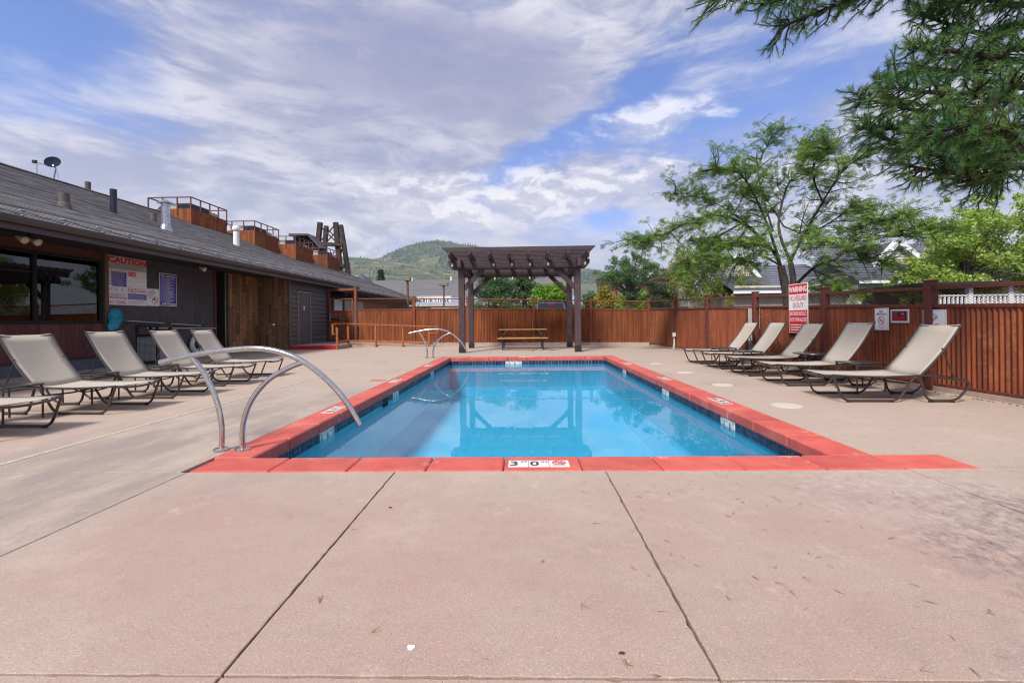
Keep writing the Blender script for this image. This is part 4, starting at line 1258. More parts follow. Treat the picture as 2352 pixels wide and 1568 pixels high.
bp_(MB().box((WX - .02, 16.432, 0), (WX + .03, 16.55, 3.10)), 'door_trim', M_trim_red)
bp_(MB().box((WX - .02, 12.115, 0), (WX + .05, 16.43, .155)), 'kerb', M_kerb)
# dark recess beyond
m = MB(); m.box((WX - 1.3, 16.55, 0), (WX - 1.2, 17.2, 3.10)); m.box((WX - 1.2, 16.53, 0), (WX - .2, 16.548, 3.10)); m.box((WX - 1.2, 17.2, 0), (WX - .1, 17.215, 3.10))
bp_(m, 'recess', M_soffit)
# shower bay: wood-look plank tiles on two walls meeting in a corner
SX, SY = -10.0, 19.24
bp_(MB().box((WX - .1, 17.22, 0), (WX - .02, SY + .1, 3.10)), 'shower_backing', M_groutline)
bp_(MB().box((WX - .02, SY + .012, 0), (SX - .06, SY + .1, 3.10)), 'shower_backing', M_groutline)
bp_(MB().box((WX - .06, 17.216, 0), (WX + .03, 17.30, 3.10)), 'shower_trim', M_trim)
bp_(MB().box((SX - .055, SY - .03, 0), (SX + .02, SY + .10, 3.10)), 'shower_trim', M_trim)
def planks(Fm, L, n, thick, ph=.92):
    w = L / n
    for i in range(n):
        z = -ph * [0, .55, .25, .8, .4][i % 5]
        while z < 3.09:
            za, zb = max(0.003, z + .009), min(3.098, z + ph - .009)
            if zb - za > .03:
                bp_(MB().box((i * w + .008, za, -thick), ((i + 1) * w - .008, zb, 0)), 'plank_tile', M_plank).matrix_local = Fm
            z += ph
planks(frame((WX, 17.31, 0), (0, 1, 0), (0, 0, 1)), SY - 17.31, 9, .018)
planks(frame((WX, SY, 0), (1, 0, 0), (0, 0, 1)), SX - .06 - WX, 9, .012)
sh = empty('shower', (-10.72, SY - .005, 0), label='chrome wall shower with round valve plate on the brown plank tiles', cat='shower')
MB().lathe([(.085, 0), (.085, .008), (.05, .02), (.03, .05), (0, .052)], 24, (.0, 0, 1.08), Matrix.Rotation(R(90), 3, 'X')).build('valve_plate', M_chrome, sh, smooth=True)
MB().tube(fillet([(0, 0, 2.02), (0, -.12, 2.02), (0, -.17, 1.94)], .05, 4), .012, 8).build('arm', M_chrome, sh, smooth=True)
MB().lathe([(.02, .05), (.045, 0), (.0, -.002)][::-1], 14, (0, -.175, 1.88)).build('shower_head', M_chrome, sh, smooth=True)
# restroom wall of lap boards with door
bp_(MB().box((SX - .25, SY + .101, .166), (SX - .03, 22.88, 3.10)), 'wall', M_soffit)
DY0, DY1, DZ1 = 20.02, 21.10, 2.50
zb = .17; bh = .205
while zb < 3.09:
    zt = min(zb + bh - .004, 3.10)
    for ya, yb in (((SY + .105, DY0 - .09), (DY1 + .09, 22.90)) if zb < DZ1 + .02 else ((SY + .105, 22.90),)):
        m = MB()
        m.v = [(SX - .029, ya, zb), (SX + .026, ya, zb), (SX + .026, yb, zb), (SX - .029, yb, zb), (SX - .029, ya, zt + .0), (SX - .012, ya, zt), (SX - .012, yb, zt), (SX - .029, yb, zt)]
        m.f = [(3, 2, 1, 0), (4, 5, 6, 7), (0, 1, 5, 4), (1, 2, 6, 5), (2, 3, 7, 6), (3, 0, 4, 7)]
        bp_(m, 'lap_board', M_lap)
    zb += bh
bp_(MB().box((SX - .03, DY0 - .088, .168), (SX + .03, DY0, DZ1 + .0)), 'door_jamb', M_doorframe)
bp_(MB().box((SX - .03, DY1, .168), (SX + .03, DY1 + .088, DZ1 + .0)), 'door_jamb', M_doorframe)
bp_(MB().box((SX - .03, DY0 - .088, DZ1 + .001), (SX + .03, DY1 + .088, DZ1 + .085)), 'door_head', M_doorframe)
dr = bp_(MB().box((SX - .028, DY0 + .004, .172), (SX - .002, DY1 - .004, DZ1 - .004)), 'door', M_door)
MB().tube([(SX, DY1 - .09, 1.02), (SX + .05, DY1 - .09, 1.02), (SX + .055, DY1 - .2, 1.02)], .012, 8).build('handle', M_chrome, dr, smooth=True)
MB().lathe([(.03, 0), (.03, .01), (0, .012)], 12, (SX - .002, DY1 - .09, 1.02), Matrix.Rotation(R(90), 3, 'Y')).build('rose', M_chrome, dr)
ds = tag(MB().box((0, 0, -.004), (.17, .30, 0)).build('restroom_sign', M_navy), 'small restroom pictogram sign on the grey door', 'sign')
ds.matrix_world = frame((SX + .004, 20.47, 1.62), (0, 1, 0), (0, 0, 1))
rect('picture_field', .015, .09, .155, .285, M_signwhite, ds, .001)
for cx in (.05, .12):
    m = MB(); m.poly([(cx - .018, .20, .002), (cx - .026, .13, .002), (cx + .026, .13, .002), (cx + .018, .20, .002)] if cx > .1 else [(cx - .018, .21, .002), (cx - .018, .11, .002), (cx + .018, .11, .002), (cx + .018, .21, .002)])
    m.poly([(cx + .013 * math.cos(a_ * math.pi / 4), .235 + .013 * math.sin(a_ * math.pi / 4), .002) for a_ in range(8)])
    m.build('pictogram', M_navy, ds)
bp_(MB().box((SX - .25, 22.881, .166), (SX + .02, 22.92, 3.10)), 'end_trim', M_trim_red)
# far wing wall, mostly behind the gate
bp_(MB().box((-11.6, 23.10, 0), (-11.35, YE - .05, 3.2)), 'wall', M_soffit)
for (y0, y1, mm) in ((24.0, 25.6, M_signwhite), (27.0, 28.2, M_signwhite), (28.6, 32.0, M_acgrey), (32.2, 37.5, M_rust_dark)):
    bp_(MB().box((-11.34, y0, .9), (-11.30, y1, 2.6)), 'wall_panel', mm)

# ------------------------------------------------------------------ things on the roof
def on_roof(u, v, far=False):
    r = ray(u, v); k = 10.5 if far else 9.6
    # z = EZ + PITCH*(-x-k)
    t = (EZ - PITCH * k - CAM_H) / (r.z + PITCH * r.x)
    return Vector((0, 0, CAM_H)) + r * t
RG = 'vent pipes through the shingle roof'
def pipe(u, v, vtop, r_, mat, label, cone=False, cap=False, name='vent_pipe'):
    p = on_roof(u, v); r = ray(u, vtop); h = (CAM_H + r.z * p.y / r.y) - p.z
    e = empty(name, p, label=label, cat='vent', group=RG)
    MB().lathe([(r_ * 1.01, -.12), (r_, h)], 16).build('pipe', mat, e, smooth=True)
    if cone: MB().lathe([(r_ * 1.75, -.14 ), (r_ * 1.5, -.02), (r_ * 1.03, r_ * 1.3)], 16).build('flashing', mat, e, smooth=True)
    if cap:
        MB().lathe([(r_ * 1.9, h - .02), (r_ * 1.7, h + .02), (r_ * .3, h + .11), (0, h + .12)], 16).build('rain_cap', mat, e, smooth=True)
    return e
M_ventgrey = pm('vent_grey', (.12, .10, .095), (.09, .08, .075), 12, .9)
M_navypipe = pm('black_pipe', (.012, .012, .03), None, rough=.35)
pipe(148, 477, 444, .11, M_ventgrey, 'stubby grey-brown vent pipe with flared flashing low on the shingle roof', cone=True)
pipe(261, 490, 435, .095, M_navypipe, 'tall plain black vent pipe on the shingle roof')
pipe(202, 436, 418, .10, M_ventgrey, 'short dark vent pipe up at the roof ridge beside satellite dish')
pipe(353, 508, 490, .10, M_ventgrey, 'small dark vent stub beside the galvanised flue')
pipe(381, 528, 466, .135, M_galv, 'galvanised flue with conical rain cap on the shingle roof', cone=True, cap=True, name='flue')
e = pipe(543, 564, 532, .13, M_pvc, 'white plastic vent pipe with collar cap in front of the second roof enclosure', name='plastic_vent')
MB().lathe([(.16, .0), (.18, .06), (.16, .16), (.12, .2)], 16, (0, 0, .72)).build('collar_cap', M_pvc, e, smooth=True)
# satellite dish
p = on_roof(123, 405)
sd = empty('satellite_dish', p, label='dark satellite dish with feed arm on the roof ridge', cat='dish')
k = p.y / F_PX
MB().tube([(0, 0, -.1), (.1, 0, 14 * k * 1.3), (-.02, 0, 26 * k)], .03, 8).build('mast', M_galv, sd)
MB().tube([(.22, 0, -.1), (.12, 0, 16 * k)], .015, 6).build('strut', M_galv, sd)
D = Matrix.Rotation(R(25), 3, 'Z') @ Matrix.Rotation(R(68), 3, 'X')
dd = MB().lathe([(0, -.05), (.10, -.045), (.2, -.02), (.27, .02), (.275, .025), (.2, -.012), (.1, -.036), (0, -.042)], 24, (-.03, 0, 33 * k), D)
dd.build('reflector', pm('dish_dark', (.012, .022, .04), None, rough=.8, spec=.1), sd, smooth=True)
MB().tube([(-.1, -.05, 24 * k), (-.45, -.3, 27 * k)], .018, 6).build('feed_arm', M_galv, sd)
MB().cbox((-.48, -.3, 29 * k), (.14, .1, .12)).build('receiver', M_iron, sd)
MB().tube([(-.62, -.1, -.25), (-.60, -.1, 27 * k)], .02, 6).build('mast', M_galv, sd)
# rooftop enclosures with units
EN = 'rusty enclosures on the roof'
ordn = ['first', 'second', 'third', 'fourth']
for i, (y0, y1) in enumerate(((22.7, 25.5), (28.2, 31.0), (33.3, 36.1), (38.75, 41.5))):
    x1, x0 = -16.8, -19.0
    zt, zr_ = 7.02, 7.60
    e = empty('rooftop_enclosure', (x1, y0, 6.0), label=f'rusty corrugated rooftop enclosure with open railing, {ordn[i]} of the row counted from the satellite dish', cat='enclosure', group=EN)
    e.location = (0, 0, 0)
    for a_, b_, zb0, zb1 in (((x0, y0), (x1, y0), 5.3, 5.3), ((x1, y0), (x1, y1), 5.5, 5.5), ((x1, y1), (x0, y1), 5.3, 5.3), ((x0, y1), (x0, y0), 5.3, 5.3)):
        corrugated(a_, b_, zb0, zt, zb1, zt, M_rust, e, .068, .010)
    pp = [(x0, y0), ((x0 + x1) / 2 - .35, y0), ((x0 + x1) / 2 + .4, y0), (x1, y0), (x1, y0 + .7), (x1, y0 + 1.4), (x1, y0 + 2.1), (x1, y1), ((x0 + x1) / 2, y1), (x0, y1)]
    for q in pp: MB().box((q[0] - .025, q[1] - .025, zt - .3), (q[0] + .025, q[1] + .025, zr_)).build('rail_post', M_rust_red, e)
    for a_, b_ in (((x0, y0), (x1, y0)), ((x1, y0), (x1, y1)), ((x1, y1), (x0, y1)), ((x0, y1), (x0, y0))):
        MB().beam((*a_, zr_), (*b_, zr_), .05, .05).build('top_rail', M_rust_red, e)
    MB().box((x1 - .03, y0 - .035, 5.6), (x1 + .035, y0 + .03, zt)).build('corner_post', M_rust_post, e)
    u = empty('rooftop_unit', (-17.8, (y0 + y1) / 2, 6.3), label=f'pale air-conditioning unit inside the {ordn[i]} rooftop enclosure from the satellite dish', cat='air conditioner', group='air-conditioning units on the roof')
    MB().box((-.75, -1.15, 0), (.1, .55, 1.12)).build('housing', M_acgrey, u, bevel=.02)
    MB().box((.102, -1.1, 0), (.75, .35, 1.08)).build('coil_box', M_acdark, u, bevel=.02)
    MB().box((.2, .4, .1), (.7, 1.1, 1.0)).build('side_box', M_acgrey, u, bevel=.02)
    if i == 0:
        MB().lathe([(.55, -.02), (.55, .45), (.4, .55), (0, .56)], 24, (-.95, -.6, .55), Matrix.Rotation(R(90), 3, 'Y') ).build('duct_elbow', M_acdark, u, smooth=True)

# ------------------------------------------------------------------ timber headframe tower behind the roof
tw = empty('timber_tower', label='heavy weathered timber headframe tower rising behind the rusty roof enclosures', cat='tower')
TB = lambda u, v, Y: at(u, v, Y)
ya, yb = 49.0, 51.6
def leg(u0, v0, u1, v1, Y, w=.5):
    MB().beam(TB(u0, v0, Y), TB(u1, v1, Y), w, w, (0, 1, 0)).build('leg', M_timber, tw)
leg(735.5, 511, 722, 640, ya, .44); leg(749.5, 519, 741, 640, yb, .42)
leg(771, 511, 783, 640, ya, .46); leg(782.5, 517, 804, 650, yb, .44)
for (a_, b_, Y, w) in (((729, 559), (786, 562), ya - .35, .32), ((745, 561), (795, 565), yb + .4, .32), ((726, 608), (790, 610), ya - .35, .30), ((770, 612), (803, 614), yb + .4, .30)):
    MB().beam(TB(*a_, Y), TB(*b_, Y), w, w, (0, 1, 0)).build('cross_beam', M_timber, tw)
for (a_, b_, Y) in (((734, 556), (770, 516), ya), ((738, 522), (772, 556), ya + .3), ((750, 556), (782, 522), yb), ((752, 526), (786, 560), yb + .2), ((776, 606), (788, 566), ya), ((734, 566), (780, 606), ya), ((752, 606), (790, 568), yb), ((786, 568), (800, 606), yb + .2), ((774, 640), (802, 616), yb)):
    MB().beam(TB(*a_, Y), TB(*b_, Y), .11, .11, (0, 1, 0)).build('brace', M_timber, tw)
pk = TB(700, 545, 47)
MB().poly([TB(674, 544, 46), TB(715, 544, 46), TB(742, 572, 46), TB(742, 640, 46), TB(674, 640, 46)]).build('shed_wall', M_soffit, tw)
MB().beam(TB(672, 542, 46), TB(716, 542, 46), 1.6, .2).build('shed_roof', M_charcoal, tw)
MB().beam(TB(716, 542, 46), TB(744, 572, 46), 1.6, .2).build('shed_roof', M_charcoal, tw)

# ------------------------------------------------------------------ things along the building wall
def flood(u, v, heads, label):
    p = atx(u, v, -10.6); p.z = 3.10
    e = empty('floodlight', p, label=label, cat='floodlight', group='floodlights under the eave')
    for dy in heads:
        MB().lathe([(.035, 0), (.05, .02), (.05, .06)], 12, (0, dy, -.06)).build('mount', M_iron, e)
        Mx = Matrix.Rotation(R(-125), 3, 'Y') @ Matrix.Rotation(R(0), 3, 'X')
        h = MB().lathe([(.03, -.1), (.045, -.05), (.075, .06), (.08, .10)][::1], 16, (.09, dy, -.14), Matrix.Rotation(R(115), 3, 'Y')).build('housing', M_ring, e, smooth=True)
        MB().lathe([(.078, .10), (.05, .125), (0, .135)], 16, (.09, dy, -.14), Matrix.Rotation(R(115), 3, 'Y')).build('lens', M_lampyellow, h, smooth=True)
        MB().tube([(0, dy, -.05), (.07, dy, -.12)], .02, 8).build('knuckle', M_iron, e)
    return e
flood(53, 545, (-.12, .14), 'pair of pale floodlight bulbs under the eave above the window')
flood(458, 607, (0,), 'single floodlight under the eave above the diagonal boards')

def small_lines(par, x0, x1, y0, y1, n, mat, z=.003, fill=.55, ragged=.25):
    """rows of print too fine to read"""
    m = MB(); h = (y1 - y0) / n
    for i in range(n):
        yb = y1 - (i + 1) * h + h * (1 - fill) / 2
        x = x0; end = x1 - (x1 - x0) * (rng.uniform(0, ragged) if i % 3 == 2 else rng.uniform(0, ragged * .25))
        while x < end:
            w = (x1 - x0) * rng.uniform(.03, .10); w = min(w, end - x)
            m.quad((x, yb, z), (x + w, yb, z), (x + w, yb + h * fill, z), (x, yb + h * fill, z)); x += w + (x1 - x0) * .012
    return m.build('fine_print', mat, par)

def board(name, F, w, h, label, mat=M_signwhite, cat='sign', group=None):
    o = MB().box((0, 0, -.012), (w, h, 0)).build(name, mat, None, bevel=.002)
    o.matrix_world = F
    return tag(o, label, cat, group)
def border(par, x0, y0, x1, y1, t, mat, z=.0015):
    m = MB()
    m.quad((x0, y0, z), (x1, y0, z), (x1, y0 + t, z), (x0, y0 + t, z)); m.quad((x0, y1 - t, z), (x1, y1 - t, z), (x1, y1, z), (x0, y1, z))
    m.quad((x0, y0 + t, z), (x0 + t, y0 + t, z), (x0 + t, y1 - t, z), (x0, y1 - t, z)); m.quad((x1 - t, y0 + t, z), (x1, y0 + t, z), (x1, y1 - t, z), (x1 - t, y1 - t, z))
    return m.build('border', mat, par)

# CAUTION board 1.32 x 1.37
LW = lambda y, z: frame((WX + .022, y, z), (0, 1, 0), (0, 0, 1))
cs = board('caution_sign', LW(12.14, 1.69), 1.30, 1.36, 'large white CAUTION pool safety board on the charcoal wall')
rect('upper_field', .01, 1.0, 1.29, 1.35, pm('sign_grey', (.50, .49, .48), None, rough=.5), cs, .001)
text('CAUTION', .215, M_red, cs, (.03, 1.185, .003), bold=.05, sx=1.30)
small_lines(cs, .03, 1.27, 1.015, 1.175, 6, M_grey)
text('ARTIFICIAL RESPIRATION/CPR', .052, M_red, cs, (.02, .945, .003), bold=.01, sx=.80)
rect('blue_field', .12, .52, .60, .93, M_navy, cs, .0015); small_lines(cs, .135, .585, .53, .92, 15, pm('print_light', (.45, .45, .6), None), .003, .45)
small_lines(cs, .03, .10, .54, .92, 5, M_grey, .003, .6)
rect('red_field', .64, .84, .91, .965, M_red, cs, .0015)
text('IN CASE OF', .030, M_signwhite, cs, (.648, .925, .003), sx=.62); text('EMERGENCY', .030, M_signwhite, cs, (.648, .893, .003), sx=.55)
text('DIAL', .050, M_signwhite, cs, (.648, .85, .003), bold=.01, sx=.85); text('911', .115, M_signwhite, cs, (.775, .857, .003), bold=.02, sx=.62)
for y in (.835, .70, .565, .985): rect('rule_line', .62, y, 1.28, y + .004, M_grey, cs, .002)
border(cs, .02, .36, .60, .50, .004, M_grey)
text('CAPACITY', .135, M_red, cs, (.03, .385, .003), sx=.245); text('POOL', .125, M_navy, cs, (.23, .385, .003), sx=.27); text('SPA', .125, M_navy, cs, (.43, .385, .003), sx=.27)
text('RULES', .185, M_red, cs, (.635, .375, .003), bold=.012, sx=.60)
text('POOL  SPA', .075, M_grey, cs, (.965, .45, .003), sx=.72); rect('red_bar', .97, .405, 1.27, .435, M_red, cs, .002)
border(cs, .96, .36, 1.28, .51, .003, M_grey)
text('NO LIFEGUARD ON DUTY', .135, M_red, cs, (.03, .235, .003), sx=.335)
rect('blue_bar', .03, .175, .60, .222, M_navy, cs, .0015); small_lines(cs, .04, .59, .182, .215, 2, M_signwhite, .003, .5, .05)
text('NO', .145, M_red, cs, (.03, .03, .003), bold=.012, sx=.62); text('DIVING', .145, M_red, cs, (.285, .03, .003), bold=.012, sx=.60)
ringface('no_diving_ring', .222, .082, .046, .054, M_grey, cs, .003, 24, bar=.7); ringface('no_diving_ring', .222, .082, .0, .01, M_ink, cs, .0035, 10)
rect('blue_field', .635, .175, 1.28, .345, M_navy, cs, .0015); small_lines(cs, .65, 1.265, .185, .338, 7, pm('print_light2', (.5, .5, .65), None), .003, .45)
small_lines(cs, .635, 1.28, .03, .155, 4, pm('print_pink', (.55, .42, .45), None), .003, .45)

def cocktail(par, cx, cy, r_, tilt=.5):
    c, s = math.cos(tilt), math.sin(tilt)
    T = lambda x, y: (cx + (x * c - y * s) * r_, cy + (x * s + y * c) * r_, .0035)
    m = MB(); m.poly([T(-.55, .5), T(.0, -.1), T(.55, .5)]); m.quad(T(-.03, -.6), T(.03, -.6), T(.03, -.05), T(-.03, -.05)); m.quad(T(-.32, -.66), T(.32, -.66), T(.32, -.58), T(-.32, -.58))
    m.build('glass_symbol', M_black, par)
    ringface('ban_ring', cx, cy, r_ * .86, r_, M_red, par, .004, 32, bar=0.0)
def no_alcohol(name, F, w, h, label):
    o = board(name, F, w, h, label, group='no-alcohol signs')
    border(o, .012, .012, w - .012, h - .012, .004, M_grey)
    k = w / .48
    for s, ox, oy in (('NO', .075, .355), ('ALCOHOL', .045, .255), ('ALLOWED', .10, .205)):
        text(s, .070 * k, M_ink, o, (ox * k, oy * k * h / w / 1.08, .003), rot=R(45), bold=.012, sx=.9, spacing=1.12)
    cocktail(o, w * .63, h * .35, w * .255)
    return o
no_alcohol('no_alcohol_sign', LW(13.445, 1.70), .46, .53, 'square white NO ALCOHOL ALLOWED sign on the charcoal wall beside the caution board')
ps = board('pool_rules_sign', LW(13.92, 1.72), .70, 1.03, 'tall blue POOL AREA RULES sign on the charcoal wall')
rect('blue_field', .02, .02, .68, 1.01, M_navy, ps, .001)
text('POOL AREA RULES', .088, M_signwhite, ps, (.35, .915, .003), align='CENTER', bold=.012, sx=.80)
rect('rule_line', .06, .895, .64, .898, M_signwhite, ps, .002)
small_lines(ps, .115, .64, .12, .885, 24, M_signwhite, .003, .32, .5); small_lines(ps, .05, .085, .12, .885, 27, M_signwhite, .003, .42, .2)
rect('white_box', .10, .045, .37, .09, M_signwhite, ps, .002); rect('white_box', .39, .045, .64, .09, M_signwhite, ps, .002)
small_lines(ps, .115, .355, .058, .08, 1, M_navy, .003, .7); small_lines(ps, .405, .625, .058, .08, 1, M_navy, .003, .7)

# signs on the side fence
def FRM(y, z, off=.03):
    x = 5.64 + (17.0 - y) * .0466 - off
    return frame((x, y, z), (.0466, -1, 0), (0, 0, 1))
def fence_y(u): 
    r = ray(u, 738); # plane x = 5.64 + (17-y)*.0466
    t = (5.64 + 17 * .0466) / (r.x + .0466 * r.y); return r.y * t
y0, y1 = fence_y(1818), fence_y(1862)
ww = y0 - y1
ws = board('warning_sign', FRM(y0, .78, .055), ww, 1.06, 'tall red and white WARNING NO LIFEGUARD ON DUTY sign on the side fence')
rect('red_field', .015, .835, ww - .015, 1.045, M_red, ws, .001); text('WARNING', .165, M_signwhite, ws, (ww / 2, .885, .003), align='CENTER', bold=.03, sx=ww * 1.16)
text('NO LIFEGUARD', .150, M_red, ws, (ww / 2, .70, .003), align='CENTER', sx=ww * .84, bold=.004); text('ON DUTY', .150, M_red, ws, (ww / 2, .545, .003), align='CENTER', sx=ww * .84, bold=.004)
rect('red_field', .015, .015, ww - .015, .49, M_red, ws, .001)
text('BATHERS SHOULD', .125, M_signwhite, ws, (ww / 2, .375, .003), align='CENTER', sx=ww * .82, bold=.012); text('NOT SWIM ALONE', .125, M_signwhite, ws, (ww / 2, .245, .003), align='CENTER', sx=ww * .83, bold=.012)
small_lines(ws, .06, ww - .06, .04, .20, 3, M_signwhite, .003, .45, .1)
y0, y1 = fence_y(2013), fence_y(2045); ww = y0 - y1
ns = board('no_smoking_sign', FRM(y0, .88), ww, .37 * 1.0, 'white NO SMOKING sign with red ban ring on the side fence')
ns.scale = (1, 1, 1); hh = .37
border(ns, .01, .01, ww - .01, hh - .01, .003, M_ink)
text('NO', .052, M_black, ns, (ww / 2, .30, .003), align='CENTER', sx=ww * 3.2, bold=.008); text('SMOKING', .050, M_black, ns, (ww / 2, .255, .003), align='CENTER', sx=ww * 3.1, bold=.008)
ringface('ban_ring', ww / 2, .165, .052, .062, M_red, ns, .004, 32, bar=-.8, sy=1.15)
m = MB(); m.quad((ww / 2 - .04, .158, .0035), (ww / 2 + .035, .158, .0035), (ww / 2 + .035, .17, .0035), (ww / 2 - .04, .17, .0035)); m.build('cigarette', M_black, ns)
text('REPORT VIOLATORS', .018, M_ink, ns, (ww / 2, .068, .003), align='CENTER', sx=ww * 3.2); small_lines(ns, ww * .3, ww * .7, .035, .05, 1, M_grey, .003, .6)
y0, y1 = fence_y(2050), fence_y(2092); ww = y0 - y1
nb = board('no_smoking_placard', FRM(y0, 1.005), ww, .215, 'black NO SMOKING placard with red lettering and silver frame on the side fence', mat=M_signwhite)
rect('black_field', .018, .018, ww - .018, .197, M_black, nb, .001)
border(nb, .026, .026, ww - .026, .189, .005, M_signwhite, .0015)
text('NO', .085, M_red, nb, (.06, .115, .003), bold=.02, sx=ww * 1.9); text('SMOKING', .085, M_red, nb, (ww / 2, .042, .003), align='CENTER', bold=.02, sx=ww * 1.75)
ringface('ban_ring', ww * .68, .145, .026, .034, M_red, nb, .004, 24, bar=-.7); rect('cigarette', ww * .68 - .022, .141, ww * .68 + .022, .15, M_signwhite, nb, .0032)
y0, y1 = fence_y(2124), fence_y(2178); ww = y0 - y1
o = no_alcohol('no_alcohol_sign', FRM(y0, .74), ww, .46, 'square white NO ALCOHOL ALLOWED sign on the side fence above a lounger')

# trash can, life ring, pole, net, second pole
tc = empty('trash_can', (-10.55, 12.75, 0), R(6), 'black square trash can with domed top and grey perforated side panels', 'trash can')
MB().box((-.30, -.30, .05), (.30, .30, .86)).build('body', M_iron, tc, bevel=.02)
for sx, sy in ((1, 0), (0, -1)):
    F_ = frame((.302 * sx - (.0 if sx else .24), .302 * sy - (.24 if sx else 0), .12), (0 if sx else 1, 1 if sx else 0, 0), (0, 0, 1))
    if not sx: F_ = frame((-.24, -.302, .12), (1, 0, 0), (0, 0, 1))
    pnl = MB().box((0, 0, -.004), (.48, .66, .006)).build('side_panel', M_perf, tc); pnl.matrix_local = F_
    m = MB()
    for i in range(14):
        for j in range(20): m.quad((.02 + i * .032, .02 + j * .032, .0068), (.036 + i * .032, .02 + j * .032, .0068), (.036 + i * .032, .036 + j * .032, .0068), (.02 + i * .032, .036 + j * .032, .0068))
    m.build('perforation', M_dark, pnl, kind='stuff')
for x in (-.27, .27):
    for y in (-.27, .27): MB().box((x - .03, y - .03, .862), (x + .03, y + .03, 1.06)).build('corner_post', M_iron, tc)
m = MB(); nseg = 8
for i in range(nseg):
    a_, b_ = -.33 + .66 * i / nseg, -.33 + .66 * (i + 1) / nseg
    za, zb_ = 1.06 + .10 * (1 - (a_ / .33) ** 2), 1.06 + .10 * (1 - (b_ / .33) ** 2)
    m.poly([(-.33, a_, za), (.33, a_, za), (.33, b_, zb_), (-.33, b_, zb_)]); m.poly([(-.33, a_, 1.055), (-.33, a_, za), (-.33, b_, zb_), (-.33, b_, 1.055)]); m.poly([(.33, a_, 1.055), (.33, b_, 1.055), (.33, b_, zb_), (.33, a_, za)])
m.quad((-.33, -.33, 1.055), (-.33, .33, 1.055), (.33, .33, 1.055), (.33, -.33, 1.055))
m.build('lid', M_iron, tc)
lr = empty('life_ring', (WX + .10, 15.42, .44), label='white life ring with rope hanging low on the dark wall', cat='life ring')
c_ = [(0, .25 * math.cos(t), .25 * math.sin(t)) for t in [2 * math.pi * k / 28 for k in range(28)]]
MB().tube(c_, .075, 12, closed=True).build('ring', M_ring, lr, smooth=True)
for k in range(4):
    t = math.pi / 4 + k * math.pi / 2
    cc = [(.079 * math.cos(s), (.25 + .079 * math.sin(s)) * math.cos(t), (.25 + .079 * math.sin(s)) * math.sin(t)) for s in [2 * math.pi * j / 12 for j in range(12)]]
    MB().tube(cc, .012, 6, closed=True).build('strap', M_pvc, lr)
MB().tube([(.02, .34 * math.cos(t) * (1 + .06 * math.sin(4 * t)), .34 * math.sin(t) * (1 + .06 * math.sin(4 * t))) for t in [2 * math.pi * k / 32 for k in range(32)]], .008, 5, closed=True).build('rope', M_ring, lr)
pl = empty('rescue_pole', (WX + .1, 14.4, 1.15), label='long silver and black pool pole resting on wall hooks', cat='pole')
MB().tube([(0, -1.95, .11), (0, -.4, .02)], .019, 8).build('pole', M_alu, pl); MB().tube([(0, -.4, .02), (0, -.15, .005)], .023, 8).build('grip', M_foot, pl); MB().tube([(0, -.15, .005), (0, 1.2, -.07)], .019, 8).build('pole', M_alu, pl)
for y in (-.75, 1.25): MB().tube([(-.1, y, .02), (.035, y, .0), (.035, y, .16)], .012, 6).build('hook', M_teal, pl)
pl2 = empty('tan_pole', (WX + .13, 14.6, .98), label='tan pole lying below the silver pole against the dark wall', cat='pole')
MB().tube([(0, -1.3, .045), (0, 1.75, -.0)], .021, 8).build('pole', M_tanpole, pl2); MB().tube([(-.13, 1.2, .0), (.03, 1.2, -.03), (.03, 1.2, .10)], .012, 6).build('hook', M_teal, pl2)
nt = empty('skimmer_net', (WX + .14, 12.25, 1.28), label='teal leaf skimmer net hanging at the corner of the window', cat='skimmer net')
V = []; Fc = []
ns_, nr_ = 12, 7
for j in range(nr_):
    t = j / (nr_ - 1)
    for k in range(ns_):
        a_ = 2 * math.pi * k / ns_
        rr = (.07 + .12 * math.sin(math.pi * min(1, .15 + .62 * t))) * (1 + .22 * math.sin(3 * a_ + t * 6) + .10 * math.sin(5 * a_))
        V.append((.045 * math.cos(a_) * (1 + .3 * math.sin(9 * t + 2 * a_)) + .02 * math.sin(7 * t + a_), rr * math.sin(a_) - .07 * t * t, .26 - .52 * t + .05 * math.sin(a_) * t))
for j in range(nr_ - 1):
    for k in range(ns_): Fc.append((j * ns_ + k, j * ns_ + (k + 1) % ns_, (j + 1) * ns_ + (k + 1) % ns_, (j + 1) * ns_ + k))
Fc.append(tuple(range(ns_)))
me = bpy.data.meshes.new('net_bag'); me.from_pydata(V, [], Fc); me.materials.append(M_teal); smooth_mesh(me, 80)
link(bpy.data.objects.new('net_bag', me), nt)
MB().tube([(0, .21 * math.cos(t), .08 + .22 * math.sin(t)) for t in [2 * math.pi * k / 20 for k in range(20)]], .012, 6, closed=True).build('net_frame', M_teal, nt)
MB().tube([(0, .14, -.02), (0, .36, -.03)], .016, 8).build('socket', M_teal, nt)
hs = MB().tube([(WX + .11 + .02 * math.sin(t * 3), 11.55 + .17 * math.cos(t), .80 + .26 * math.sin(t)) for t in [2 * math.pi * k / 24 for k in range(24)]], .012, 6, closed=True)
hs.build('hose_loop', M_cable, None, smooth=True, label='looped dark blue hose hanging on the rusty wainscot under the window', cat='hose')
